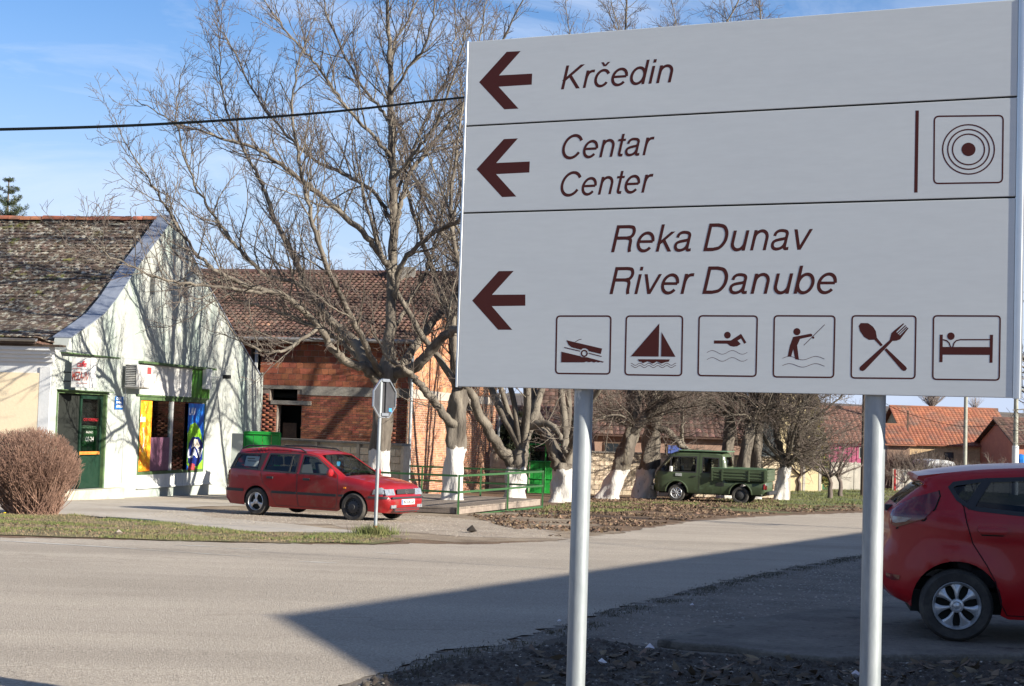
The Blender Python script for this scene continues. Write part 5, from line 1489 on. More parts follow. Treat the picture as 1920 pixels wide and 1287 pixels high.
def wheel(root, x, y, r, wd, style, side):
    """side -1/+1: outer face towards y sign"""
    o = bpy.data.objects.new('wheel', None); 
    m = MB(); prof = [(r*.60,-wd/2+.01),(r*.9,-wd/2),(r*.98,-wd/2+.025),(r,-wd/2+.05),(r,wd/2-.05),(r*.98,wd/2-.025),(r*.9,wd/2),(r*.68,wd/2-.006),(r*.66,wd/2-.02),(r*.60,0),(r*.60,-wd/2+.01)]
    m.lathe([(a, b) for a, b in prof], (x, y, r), (0, side, 0), 36)
    w_ = m.build('wheel', M_tyre, root, smooth=True, angle=35)
    R0 = r*.665
    f = wd/2
    if style == 'steel':
        m = MB(); m.lathe([(R0,f-.03),(R0*.93,f-.055),(R0*.82,f-.05),(R0*.55,f-.015),(R0*.30,f-.01),(R0*.28,f+.01),(R0*.05,f+.012),(0,f+.012)], (x,y,r), (0,side,0), 32); m.build('rim', M_steelw, w_, smooth=True, angle=30)
        for k in range(14):
            a = 2*pi*k/14; c_ = Vector((x+R0*.70*math.cos(a), y+side*(f-.034), r+R0*.70*math.sin(a)))
            m = MB(); m.lathe([(.018,0),(.018,.006),(0,.006)], c_, (0,side,0), 8); m.build('rim_hole', M_dark, w_)
    elif style in ('three', 'seven', 'cap'):
        m = MB(); m.lathe([(R0,f-.005),(R0*.95,f-.012),(R0*.90,f-.035),(R0*.86,f-.07),(0,f-.075)], (x,y,r), (0,side,0), 36); m.build('rim', M_hub if style != 'seven' else M_hub, w_, smooth=True, angle=30)
        m = MB(); m.lathe([(R0*.885,f-.068),(0,f-.072)], (x,y,r), (0,side,0), 32)
        m.build('rim_shadow_well', M_dark, w_)
        n_ = {'three': 3, 'seven': 7, 'cap': 8}[style]
        # star face: radius-dependent spokes as polar grid
        m = MB()
        for k in range(n_):
            a0 = 2*pi*k/n_ + pi/2
            hw0 = {'three': .52, 'seven': .235, 'cap': .33}[style]; hw1 = {'three': .42, 'seven': .34, 'cap': .37}[style]
            vs = []; ns = 7; nr = 6
            for i in range(nr+1):
                t = i/nr; rr_ = R0*(.22 + .70*t)
                hwid = hw0 + (hw1-hw0)*t + (.10*math.sin(pi*t) * (-1 if style != 'three' else -1.6))
                hh = f - .022 + .018*math.sin(pi*(.15+.7*t)) - .012*t
                for j in range(ns+1):
                    u = -1+2*j/ns; an = a0 + u*hwid; 
                    hq = hh - .012*abs(u)**3
                    vs.append((x+rr_*math.cos(an), y+side*hq, r+rr_*math.sin(an)))
            fs_ = [(i*(ns+1)+j, i*(ns+1)+j+1, (i+1)*(ns+1)+j+1, (i+1)*(ns+1)+j) for i in range(nr) for j in range(ns)]
            if side > 0: fs_ = [q[::-1] for q in fs_]
            m2 = MB(); m2.add(vs, fs_); m2.build('spoke', M_hub, w_, smooth=True, angle=0)
        m = MB(); m.lathe([(R0*1.0,f-.004),(R0*.97,f+.004),(R0*.90,f-.016),(R0*.87,f-.03)], (x,y,r), (0,side,0), 40); m.build('rim_lip', M_hub, w_, smooth=True, angle=60)
        m = MB(); m.lathe([(R0*.30,f-.02),(R0*.27,f+.0),(R0*.19,f+.004),(R0*.17,f-.006),(R0*.1,f+.002),(0,f+.004)], (x,y,r), (0,side,0), 28); m.build('hub_centre', M_hub, w_, smooth=True, angle=30)
    return w_
def side_poly(root, Wd, poly, s, name, m, off=.006, dense=.05, par=None, th=.0, smooth=True):
    q = []
    for e in range(len(poly)):
        p0, p1 = Vector(poly[e]), Vector(poly[(e+1)%len(poly)]); kk = max(1, int((p1-p0).length/dense))
        q += [p0.lerp(p1, j/kk) for j in range(kk)]
    nb_ = len(q)
    xs = [p.x for p in q]; zs = [p.y for p in q]; x = min(xs)+dense/2
    pl = [tuple(p) for p in q]; ext = []
    while x < max(xs):
        z = min(zs)+dense/2
        while z < max(zs):
            if inpoly(x, z, pl): ext.append(Vector((x, z)))
            z += dense
        x += dense
    r = delaunay_2d_cdt(q+ext, [(i,(i+1)%nb_) for i in range(nb_)], [], 0, 1e-6)
    tr = [f for f in r[2] if inpoly(sum(r[0][i].x for i in f)/3, sum(r[0][i].y for i in f)/3, pl)]
    ins = .008
    vs = [(p.x, s*(Wd(p.x,p.y)+off), p.y) for p in r[0]]
    g = MB(); g.add(vs, [tuple(f) if s < 0 else tuple(f)[::-1] for f in tr])
    # rim down to the skin
    o = len(g.v); b = [(p.x, s*(Wd(p.x,p.y)+off), p.y) for p in q] + [(p.x, s*(Wd(p.x,p.y)-.01), p.y) for p in q]
    fsr = [(i, (i+1)%nb_, nb_+(i+1)%nb_, nb_+i) for i in range(nb_)]
    g.add(b, [f[::-1] if s < 0 else f for f in fsr])
    return g.build(name, m, par or root, smooth=smooth, angle=40)
def archpts(cx, cz, r, a0, a1, n=14):
    return [(cx + r*math.cos(R_(a0+(a1-a0)*i/n)), cz + r*math.sin(R_(a0+(a1-a0)*i/n))) for i in range(n+1)]
def S(pts, n=4): return [tuple(p) for p in spline(pts, n)]
def seatpair(root, x, ys, zb, h=.62, tilt=.18, name='seat'):
    for y in ys:
        m = MB(); m.obox((x-.22,y-.24,zb), (.5,0,0), (0,.48,0), (0,0,.16)); m.obox((x-.30,y-.23,zb+.1), (.12,0,0), (0,.46,0), (-tilt,0,h)); m.obox((x-.30-tilt,y-.13,zb+.13+h), (.09,0,0), (0,.26,0), (-.02,0,.19))
        m.build(name, M_seat, root, bevel=.03)

# ---------------------------------------------------------------- red estate car
def estate():
    fw_, rw_ = Vector((at(670,978,34.0).x, 34.0, 0)), Vector((at(478,962,35.25).x, 35.25, 0))
    d = (fw_-rw_); rz = math.atan2(d.y, d.x); mid = (fw_+rw_)/2
    # wheels seen are on the right-hand side (local y negative); root is on the centre line
    dn = d.normalized(); left = Vector((-dn.y, dn.x, 0)); c = mid + left*.74
    t = thing('red_estate_car', 'dusty dark red estate car with black roof rails parked before the shop', 'car', (c.x, c.y, gz(c.y)+.012), rotz=rz, local=True)
    P = mat('red_estate_paint', (.25,.006,.010), (.215,.006,.008), vs=1.2, rough=.38, coat=.6, var=.05, c3=(.17,.07,.05), c3s=1.4, c3lo=.58, c3hi=.75, obj=True)
    xa, xf, xr, wr = 1.26, 2.06, -2.22, .298
    up = S([(1.97,.20),(2.05,.30),(2.075,.42),(2.07,.50)],3) + S([(2.03,.535),(2.0,.60),(1.965,.70),(1.90,.755)],3) + S([(1.82,.785),(1.5,.86),(1.2,.905),(.98,.925)],4)
    g0 = len(up)-1; up += S([(.80,1.03),(.52,1.19),(.27,1.345)],3); g1 = len(up)-1
    up += S([(.18,1.385),(-.1,1.43),(-.7,1.46),(-1.4,1.45),(-1.85,1.415),(-1.93,1.39)],4)
    h0 = len(up)-1; up += S([(-1.98,1.30),(-2.06,1.13),(-2.12,.97)],3); h1 = len(up)-1
    up += S([(-2.15,.90),(-2.18,.75),(-2.185,.60)],3) + S([(-2.22,.56),(-2.23,.45),(-2.20,.30),(-2.12,.22)],3)
    low = [up[-1]] + archpts(-xa,.30,.345,195,-14,18) + [(-.85,.19),(.85,.19)] + archpts(xa,.30,.345,194,-12,18) + [up[0]]
    door_f = [(.80,.24),(-.13,.24),(-.17,.60),(-.17,1.38),(-.10,1.385),(.25,1.335),(.62,1.12),(.86,.95),(.88,.60),(.84,.32)]
    door_r = [(-.15,.24),(-.72,.24),(-.82,.42),(-.90,.58),(-1.06,.68),(-1.12,.80),(-1.15,.96),(-1.04,1.385),(-.19,1.39),(-.19,.60)]
    wf = [(.76,.96),(.58,1.09),(.24,1.30),(-.08,1.335),(-.11,.95)]
    wr2 = [(-.22,.955),(-.22,1.345),(-.98,1.34),(-1.08,.975)]
    wq = [(-1.19,.985),(-1.09,1.335),(-1.80,1.31),(-1.94,1.15),(-2.02,1.01)]
    def wfn(x, z):
        u = (x-(-.05))/2.12
        w_ = .845*(1-.16*abs(u)**5.) 
        if z > .93: w_ -= (z-.93)*.30
        else: w_ -= .05*((.60-z)/.4)**2*(1 if z < .6 else .2)
        if .50 < z < .535 and False: w_ += .01
        return w_
    Wd, ds = car(t, up, low, [door_f, door_r], [wf, wr2, wq], wfn, rnd_r=.075, paintm=P, crown=.035, glass_seg=((g0,g1),(h0,h1)), wheels_=((xa,.30),(-xa,.30)), arch_r=.345)
    for i, s, d_ in ds:
        hx = -.02 if i == 0 else -.98
        m = MB(); m.box((hx-.0, min(s*(Wd(hx,.83)+.0), s*(Wd(hx,.83)+.022)), .805), (hx+.17, max(s*Wd(hx,.83), s*(Wd(hx,.83)+.022)), .855)); m.build('handle', M_trim, d_, bevel=.006)
        xx0, xx1 = ((-.15,.84) if i == 0 else (-.84,-.19)); side_poly(t, Wd, [(xx0,.495),(xx1,.495),(xx1,.55),(xx0,.55)], s, 'rubbing_strip', M_trim, .012, .12, par=d_)
        if i == 1: side_poly(t, Wd, [(-.42,.955),(-.385,.955),(-.36,1.345),(-.395,1.345)], s, 'window_bar', M_trim, .004, .12, par=d_)
    for s in (-1, 1):
        side_poly(t, Wd, [(.90,.505),(1.0,.505),(1.02,.55),(.90,.55)], s, 'rubbing_strip', M_trim, .012)
        side_poly(t, Wd, [(-1.62,.50),(-2.15,.50),(-2.16,.56),(-1.62,.56)], s, 'rubbing_strip', M_trim, .012)
        side_poly(t, Wd, [(1.62,.50),(2.03,.50),(2.03,.545),(1.62,.545)], s, 'bumper_strip', M_trim, .012)
        side_poly(t, Wd, [(-1.22,1.34),(-1.10,1.36),(-1.10,1.34),(-1.2,.99),(-1.12,.97),(-1.24,.97)], s, 'pillar_trim', M_trim, .005)
        side_poly(t, Wd, [(-1.98,.985),(-2.08,.985),(-1.93,1.33),(-1.82,1.34)], s, 'pillar_trim', M_trim, .005)
        # roof rail
        yy = s*(Wd(-.5,1.40)-.02)
        m = MB(); m.tube([(-.06,yy,1.40),(-.22,yy,1.475),(-.9,yy,1.515),(-1.6,yy,1.50),(-1.78,yy,1.43)], .017, 8); m.build('roof_rail', M_trim, t, smooth=True)
        # mirror
        m = MB(); m.lathe([(0,-.04),(.05,-.035),(.085,0),(.09,.05),(.07,.075),(0,.08)], (.70,s*(Wd(.7,.98)+.10),1.0), (1,0,0), 16); mo = m.build('mirror', P, t, smooth=True)
        m = MB(); m.tube([(.70,s*Wd(.7,.98)-s*.02,.97),(.70,s*(Wd(.7,.98)+.08),.98)], .025, 8); m.build('mirror_arm', M_trim, mo)
        side_poly(t, Wd, [(1.02,.68),(1.08,.68),(1.08,.71),(1.02,.71)], s, 'side_indicator', M_amber, .01, .03)
        side_poly(t, Wd, [(-2.12,.62),(-2.17,.62),(-2.14,.93),(-2.09,.95)], s, 'tail_light', M_lampred, .012, .04)
        side_poly(t, Wd, [(1.72,.585),(1.98,.60),(1.95,.70),(1.90,.735),(1.75,.69)], s, 'headlight', M_lampclear, .012, .05)
        # headlight wrapping over the front
        m = MB(); y0, y1 = sorted((s*.45, s*.70)); k_ = 6
        vs = []
        for q in range(k_+1):
            y_ = s*(.40+.33*q/k_); tt_ = abs(y_)/Wd(2.0,.62); bz = .035*(1-min(1,tt_)**2)
            vs += [(2.035+bz-.02,y_,.575),(1.985+bz-.015,y_,.70)]
        m.add(vs, [(2*q,2*q+1,2*q+3,2*q+2) if s > 0 else (2*q,2*q+2,2*q+3,2*q+1) for q in range(k_)]); m.build('headlight', M_lampclear, t)
        m = MB(); m.box((2.065,min(s*.42,s*.62),.30),(2.095,max(s*.42,s*.62),.37)); m.build('fog_lamp', M_lampclear, t, bevel=.008)
        side_poly(t, Wd, [(-1.95,.78),(-1.80,.78),(-1.78,.87),(-1.83,.92),(-1.92,.92),(-1.97,.87)], s, 'filler_flap', P, .003, .06) if s < 0 else None
    for x, st, sd in ((xa,'steel',-1),(-xa,'three',-1),(xa,'steel',1),(-xa,'steel',1)):
        wheel(t, x, sd*.745, wr, .185, st, sd)
    m = MB(); m.box((2.04,-.36,.59),(2.065,.36,.70)); gr = m.build('grille', M_trim, t, bevel=.02)
    m = MB(); m.lathe([(.052,0),(.052,.01),(.040,.01),(.040,0)], (2.065,0,.645), (1,0,0), 20); m.obox((2.066,-.075,.63),(.008,0,0),(0,.15,.0),(0,0,.012)); m.build('emblem', M_chrome, gr)
    m = MB(); m.box((2.085,-.5,.225),(2.10,.5,.31)); m.build('air_intake', M_trim, t, bevel=.02)
    for z in (.25,.28): 
        m = MB(); m.box((2.098,-.48,z),(2.106,.48,z+.012)); m.build('intake_slat', P, t)
    m = MB(); m.box((2.08,-.62,.50),(2.118,.62,.54)); m.build('bumper_strip', M_trim, t, bevel=.01)
    m = MB(); m.box((2.10,-.26,.375),(2.125,.26,.485)); pl_ = m.build('number_plate', M_plate, t, bevel=.004)
    m = MB(); m.box((2.124,-.255,.38),(2.127,-.215,.48)); m.build('plate_band', M_plblue, pl_)
    textmesh('IN 020-GE', .085, Vector((2.1255,-.19,.40)), Vector((0,1,0)), UP, 'plate_lettering', M_trim, pl_, w=.42, bold=.002)
    # interior
    seatpair(t, .05, (-.36,.36), .45); seatpair(t, -.85, (-.40,0,.40), .45, .50)
    m = MB(); m.box((.62,-.66,.62),(1.0,.66,.90)); m.build('dashboard', M_seat, t, bevel=.04)
    m = MB(); m.tube([(.46+.06*math.sin(a), .36+.18*math.cos(a), .90+.17*math.sin(a)) for a in [2*pi*i/20 for i in range(21)]], .014, 6, caps=False); m.build('steering_wheel', M_trim, t)
    m = MB(); m.box((-2.05,-.70,.24),(1.8,.70,.42)); m.build('underbody', M_dark, t)
    m = MB(); m.obox((-2.02,-.6,.97),(.02,0,0),(0,1.2,0),(0,0,.02)); m.build('load_cover', M_seat, t)
    # paper notice in the rear side window
    y_ = -(Wd(-1.5,1.15)-.022)
    m = MB(); m.obox((-1.68,y_,1.05),(.36,0,.0),(0,-.003,0),(.03,.045,.22)); nt_ = m.build('paper_notice', M_whitep, t)
    for i in range(3):
        m = MB(); m.obox((-1.60,y_-.004+.0095*(3-i)*.9,1.10+i*.055),(.20+.03*(i%2),0,0),(0,-.002,0),(.003,.004,.018)); m.build('notice_line', M_trim, nt_)
    m = MB(); m.lathe([(0,0),(.07,0),(.07,.01),(0,.01)], (.30,.0,1.18), (1,0,0), 14); m.build('hanging_tag', mat('blue_tag', (.05,.3,.6)), t)
    m = MB(); m.box((.33,-.10,1.24),(.37,.10,1.30)); m.build('rear_view_mirror', M_trim, t)
    return t
estate()

# ---------------------------------------------------------------- red hatchback at the right
def hatch():
    ax_ = at(1792,1142,12.72); hs_ = .966; al = R_(-10)
    fwd = Vector((math.cos(al), math.sin(al), 0)); left = Vector((-fwd.y, fwd.x, 0))
    c = Vector((ax_.x, ax_.y, 0)) + (left*.74 + fwd*1.245)*hs_
    t = thing('red_hatchback', 'glossy red hatchback with silver seven spoke hubcap cut by the right edge', 'car', (c.x, c.y, .018), rotz=al, local=True); t.scale = (hs_, hs_, hs_)
    P = paint('red_hatchback_paint', (.33,.0035,.008), (.31,.0035,.0075), rough=.36, coat=.30)
    xa, wr = 1.245, .292
    up = S([(1.92,.20),(2.02,.32),(2.05,.50),(2.02,.62)],3) + S([(1.98,.70),(1.85,.80),(1.5,.93),(1.22,1.00)],4)
    g0 = len(up)-1; up += S([(.95,1.15),(.60,1.33),(.38,1.42)],3); g1 = len(up)-1
    up += S([(.25,1.45),(0,1.475),(-.5,1.478),(-1.0,1.445),(-1.28,1.405),(-1.43,1.375)],4)
    up += [(-1.53,1.35),(-1.535,1.315)]
    h0 = len(up)-1; up += S([(-1.50,1.28),(-1.60,1.19),(-1.715,1.075)],3); h1 = len(up)-1
    up += S([(-1.77,1.02),(-1.78,.93),(-1.765,.85),(-1.78,.78)],3) + S([(-1.815,.72),(-1.835,.62),(-1.83,.50),(-1.80,.40),(-1.72,.32),(-1.62,.275)],4)
    up = [(x, z - (.05*(z-1.1)/.37 if z > 1.1 else 0)) for x, z in up]
    low = [up[-1]] + archpts(-xa,.30,.352,188,-12,18) + [(-.84,.20),(.84,.20)] + archpts(xa,.30,.352,192,-8,18) + [up[0]]
    door_r = [(-.27,.23),(-.85,.23),(-.90,.32),(-.95,.50),(-1.02,.63),(-1.13,.80),(-1.18,.97),(-1.20,1.09),(-1.30,1.27),(-1.26,1.31),(-1.0,1.355),(-.33,1.415),(-.31,.9)]
    door_f = [(.86,.24),(-.24,.23),(-.28,.9),(-.30,1.42),(.20,1.40),(.60,1.25),(.98,1.02),(.95,.60)]
    dn_ = lambda P_: [(x, z - (.05*(z-1.1)/.37 if z > 1.1 else 0)) for x, z in P_]
    door_r, door_f = dn_(door_r), dn_(door_f)
    wq = [(-1.30,1.265),(-1.27,1.30),(-1.03,1.345),(-1.17,1.10),(-1.245,1.16)]
    wr2 = [(-1.14,1.085),(-.99,1.345),(-.36,1.395),(-.33,1.02),(-1.08,1.075)]
    wf = [(-.27,1.02),(-.27,1.385),(.18,1.365),(.55,1.20),(.80,1.02)]
    wq, wr2, wf = dn_(wq), dn_(wr2), dn_(wf)
    def wfn(x, z):
        u = (x-.1)/1.97
        w_ = .850*(1-.17*abs(u)**5)
        if x < -1.25: w_ -= .16*((-1.25-x)/.55)**2.2
        if z > 1.0: w_ -= (z-1.0)*.42
        elif z > .9: w_ -= .012*(z-.9)/.1*0
        if z < .55: w_ -= .05*((.55-z)/.35)**2
        # shoulder line and swell over the wheel
        w_ += .012*math.exp(-((z-.90)/.035)**2) * (1 if x > -1.2 else max(0, 1+(x+1.2)/.3))
        w_ += .022*math.exp(-(((x+xa)**2+(z-.30)**2)**.5-.37)**2/.012) if z > .3 else 0
        return w_
    Wd, ds = car(t, up, low, [door_r, door_f], [wq, wr2, wf], wfn, rnd_r=.07, paintm=P, crown=.03, glass=M_tint, glass_seg=((g0,g1),(h0,h1)), wheels_=((xa,.30),(-xa,.30)), arch_r=.352, grid=.06, gapm=mat('dark_red_gap', (.03,.002,.004)))
    for i, s, d_ in ds:
        hx = -1.10 if i == 0 else -.18
        side_poly(t, Wd, [(hx,.915),(hx+.02,.94),(hx+.22,.94),(hx+.25,.915),(hx+.22,.885),(hx+.03,.885)], s, 'handle', P, .024, .03, par=d_)
        side_poly(t, Wd, [(hx+.03,.875),(hx+.22,.875),(hx+.20,.865),(hx+.04,.865)], s, 'handle_recess', M_dark, .003, .03, par=d_)
    for s in (-1, 1):
        z_ = lambda x, y: ((x-565)/677-1.245, (865-y)/677+.292)
        lamp = [z_(*q) for q in ((462,246),(468,270),(440,340),(385,400),(245,455),(212,440),(208,400),(222,362),(262,325),(330,285),(440,250))]
        side_poly(t, Wd, lamp, s, 'tail_light', M_lampred, .010, .035)
        side_poly(t, Wd, [z_(*q) for q in ((222,395),(320,398),(290,420),(238,432),(220,428))], s, 'reversing_lens', M_lampclear, .013, .03)
        rib = ribbon([z_(*q) for q in ((465,240),(472,270),(444,343),(388,408),(240,463))], .012)
        m = MB(); A_, B_, _c = rib; kq = len(A_); m.add([(p.x, s*(Wd(p.x,p.y)+.003), p.y) for p in A_+B_], [(e,e+1,kq+e+1,kq+e) for e in range(kq-1)]); m.build('lamp_gap', M_dark, t)
        side_poly(t, Wd, [z_(*q) for q in ((190,715),(265,722),(262,745),(225,752),(195,740))], s, 'bumper_reflector', M_lampred, .006, .03)
        # dark pillar between the glasses
        side_poly(t, Wd, [(-1.175,1.09),(-1.04,1.31),(-.985,1.315),(-1.13,1.075)], s, 'pillar_trim', M_trim, .006, .04)
        side_poly(t, Wd, [(-.355,1.02),(-.375,1.355),(-.26,1.35),(-.245,1.02)], s, 'pillar_trim', M_trim, .006, .04)
        side_poly(t, Wd, [(1.55,.62),(1.98,.60),(1.90,.76),(1.5,.88)], s, 'headlight', M_lampclear, .010, .05)
        m = MB(); m.lathe([(0,-.05),(.06,-.04),(.095,0),(.1,.06),(.07,.09),(0,.10)], (.80,s*(Wd(.8,1.02)+.12),1.07), (1,0,0), 16); m.build('mirror', P, t, smooth=True)
    # spoiler
    m = MB(); k_ = 12; vs = []
    for j in range(k_+1):
        y_ = -.60+1.2*j/k_; tt_ = abs(y_)/.60; dz_ = .018*(1-tt_**2)
        vs += [(-1.30,y_,1.362+dz_),(-1.55-.02*(1-tt_**2),y_,1.325+dz_),(-1.56-.02*(1-tt_**2),y_,1.297+dz_),(-1.45,y_,1.26),(-1.34,y_,1.32)]
    fs_ = []
    for j in range(k_):
        for a in range(5): fs_.append((j*5+a, j*5+(a+1)%5, (j+1)*5+(a+1)%5, (j+1)*5+a))
    fs_ += [(0,1,2,3,4)[::-1], tuple(k_*5+a for a in range(5))]
    m.add(vs, fs_); m.build('spoiler', P, t, smooth=True, angle=40)
    m = MB(); m.tube([(-1.60,-.1,1.18),(-1.72,-.3,1.10)], .012, 6); m.box((-1.80,-.40,1.02),(-1.74,-.28,1.07)); m.build('rear_wiper', M_trim, t)
    for x, sd in ((xa,-1),(-xa,-1),(xa,1),(-xa,1)): wheel(t, x, sd*.735, wr, .185, 'seven', sd)
    seatpair(t, .0, (-.36,.36), .42); seatpair(t, -.9, (-.38,.38), .42, .5)
    m = MB(); m.box((.62,-.66,.62),(1.1,.66,.95)); m.build('dashboard', M_seat, t, bevel=.04)
    m = MB(); m.box((-1.6,-.68,.22),(1.75,.68,.40)); m.build('underbody', M_dark, t)
    m = MB(); m.box((-1.86,-.26,.60),(-1.835,.26,.71)); pl_ = m.build('number_plate', M_plate, t)
hatch()

# ---------------------------------------------------------------- green double cab pickup
def pickup():
    f_, r_ = at(1268,940,61.0), at(1387.5,948,60.2)
    d = Vector((f_.x-r_.x, f_.y-r_.y, 0)); be = R_(18); fwd = Vector((-math.cos(be), math.sin(be), 0)); left = Vector((-fwd.y, fwd.x, 0))
    c = (f_+r_)/2; c.z = 0; c = c - left*.78
    t = thing('green_pickup_van', 'old dull green double cab pickup with side boards parked under the trees', 'pickup truck', (c.x, c.y, gz(c.y)+.0), rotz=math.atan2(fwd.y, fwd.x), local=True)
    P = mat('dull_green_paint', (.058,.082,.042), (.047,.066,.034), vs=1.5, rough=.45, coat=.25, var=.1, vvs=4, c3=(.13,.19,.12), c3s=1.1, c3lo=.6, c3hi=.8, obj=True)
    P2 = mat('pale_green_roof', (.13,.21,.13), (.10,.17,.10), vs=2, rough=.5, var=.08, obj=True)
    xa, wr, ar = 1.20, .325, .40
    up = S([(2.02,.36),(2.10,.42),(2.12,.58),(2.09,.66)],3) + S([(2.08,.75),(2.06,.95),(2.02,1.08)],3)
    g0 = len(up)-1; up += S([(1.92,1.22),(1.72,1.50),(1.58,1.68)],3); g1 = len(up)-1
    up += S([(1.50,1.77),(1.30,1.86),(.9,1.91),(.2,1.93),(-.35,1.90),(-.52,1.84),(-.60,1.72)],4)
    h0 = len(up)-1; up += [(-.63,1.55),(-.66,1.36)]; h1 = len(up)-1
    up += [(-.68,1.15),(-.69,.86),(-.72,.84)] + [(-2.15,.84),(-2.18,.80),(-2.18,.45),(-2.10,.36)]
    low = [up[-1]] + archpts(-xa-.02,.36,ar,180,0,16) + [(-.7,.33),(.72,.33)] + archpts(xa,.36,ar,180,0,16) + [up[0]]
    door_f = [(.36,.36),(.72,.36),(.80,.55),(.95,.70),(1.2,.80),(1.5,.80),(1.95,.82),(2.0,1.08),(1.60,1.62),(1.50,1.72),(.36,1.80)]
    door_r = [(.33,.36),(-.50,.36),(-.52,1.0),(-.50,1.78),(.33,1.80)]
    wf = [(1.90,1.12),(1.56,1.60),(1.44,1.68),(.46,1.70),(.46,1.12)]
    wr2 = [(.22,1.12),(.22,1.69),(-.38,1.67),(-.42,1.12)]
    def wfn(x, z):
        w_ = .905
        if x > 1.6: w_ -= .13*((x-1.6)/.52)**2.5
        if z > 1.05: w_ -= (z-1.05)*.17
        if z < .6: w_ -= .04*((.6-z)/.25)**2
        w_ += .010*math.exp(-((z-1.0)/.03)**2)
        return w_
    Wd, ds = car(t, up, low, [door_f, door_r], [wf, wr2], wfn, rnd_r=.10, paintm=P, crown=.03, glass_seg=((g0,g1),(h0,h1)), wheels_=((xa,.36),(-xa-.02,.36)), arch_r=ar, grid=.12, pillar=.86)
    for i, s, d_ in ds:
        hx = .45 if i == 0 else -.42
        m = MB(); y_ = Wd(hx,.98); m.box((hx, min(s*y_, s*(y_+.03)), .96), (hx+.14, max(s*y_, s*(y_+.03)), .985)); m.build('handle', M_trim, d_)
        if i == 0:
            side_poly(t, Wd, [(1.42,1.12),(1.46,1.12),(1.46,1.68),(1.42,1.69)], s, 'window_bar', M_trim, .004, .1, par=d_)
            if s > 0: 
                m = MB(); m.box((1.0,Wd(1.1,1.02)+.002,.96),(1.24,Wd(1.1,1.02)+.02,1.07)); m.build('door_sticker', mat('faded_sticker', (.42,.44,.44), (.2,.22,.2), vs=30), d_)
    for s in (-1, 1):
        m = MB(); m.box((1.35,min(s*.93,s*1.08),1.12),(1.45,max(s*.93,s*1.08),1.32)); m.build('mirror', M_wgrey, t, bevel=.02)
        for k, cx in enumerate((xa, -xa-.02)):
            q = MB(); N_ = 16; vs = []
            for a in range(N_+1):
                an = pi*a/N_
                for rr_, oo in ((ar, .004), (ar+.025, .03), (ar+.06, .004)):
                    x_, z_ = cx+rr_*math.cos(an), .36+rr_*math.sin(an); vs.append((x_, s*(Wd(x_,z_)+oo), z_))
            fs_ = [(a*3+b, a*3+b+1, a*3+b+4, a*3+b+3) for a in range(N_) for b in (0,1)]
            q.add(vs, [f[::-1] for f in fs_] if s < 0 else fs_); q.build('arch_flare', P, t, smooth=True, angle=0)
        side_poly(t, Wd, [(-2.10,.58),(-2.16,.58),(-2.16,.78),(-2.10,.78)], s, 'tail_light', M_lampred, .012)
    # load bed: floor, side boards with pressed ribs, stakes, tailgate
    bx0, bx1, bz0, bz1, bw = -2.20, -.72, .86, 1.30, .93
    m = MB(); m.box((bx0,-bw,bz0),(bx1,bw,bz0+.06)); m.build('bed_floor', P, t)
    for s in (-1, 1):
        y0, y1 = sorted((s*bw, s*(bw+.03)))
        ext = -.12
        m = MB(); m.box((bx0,y0,bz0+.02),(ext,y1,bz1)); sb = m.build('side_board', P, t, bevel=.006)
        for z in (.93,1.04,1.15):
            m = MB(); m.box((bx0+.1,min(s*(bw+.03),s*(bw+.05)),z),(ext-.1,max(s*(bw+.03),s*(bw+.05)),z+.05)); m.build('rib', P, sb, bevel=.012)
        for x in (bx0+.06, -1.55, -.55, ext-.05):
            m = MB(); m.box((x-.03,min(s*(bw+.02),s*(bw+.07)),bz0-.02),(x+.03,max(s*(bw+.02),s*(bw+.07)),bz1-.04)); m.build('stake', P, sb)
        m = MB(); m.box((bx0,y0-.005,bz1),(ext,y1+.005,bz1+.03)); m.build('top_edge', P2, sb, bevel=.008)
    m = MB(); m.box((bx0-.03,-bw,bz0+.02),(bx0,bw,bz1)); tg_ = m.build('tailgate', P, t, bevel=.006)
    for z in (.93,1.06,1.18):
        m = MB(); m.box((bx0-.05,-bw+.1,z),(bx0-.03,bw-.1,z+.05)); m.build('rib', P, tg_, bevel=.012)
    for s in (-1,1):
        m = MB(); m.box((-2.205,min(s*.74,s*.86),.56),(-2.18,max(s*.74,s*.86),.72)); m.build('tail_light', M_lampred, t, bevel=.006)
    m = MB(); m.box((-2.20,-.26,.60),(-2.182,.26,.71)); m.build('number_plate', M_plate, t)
    m = MB(); m.box((-2.32,-.86,.36),(-2.20,.86,.50)); m.build('rear_bumper', M_trim, t, bevel=.02)
    m = MB(); m.box((2.10,-.86,.40),(2.20,.86,.56)); m.build('front_bumper', M_trim, t, bevel=.02)
    m = MB(); m.box((-.7,-.80,1.905),(1.2,.80,1.945)); m.build('roof_panel', P2, t, bevel=.02)
    m = MB()
    for k in range(5): m.box((-.30+.0,Wd(-.4,.7)-.0,.64+k*.03),(-.62,Wd(-.4,.7)+.01,.655+k*.03))
    m.v and m.build('air_vent', M_trim, t)
    for x, st, sd in ((xa,'cap',1),(-xa-.02,'steel',1),(xa,'cap',-1),(-xa-.02,'steel',-1)): wheel(t, x, sd*.79, wr, .20, st, sd)
    seatpair(t, 1.0, (-.42,.42), .75, .55); seatpair(t, -.0, (-.42,.0,.42), .75, .55)
    m = MB(); m.box((1.55,-.75,.85),(1.95,.75,1.10)); m.build('dashboard', M_seat, t, bevel=.04)
    m = MB(); m.box((-2.0,-.72,.30),(1.9,.72,.48)); m.build('underbody', M_dark, t)
pickup()
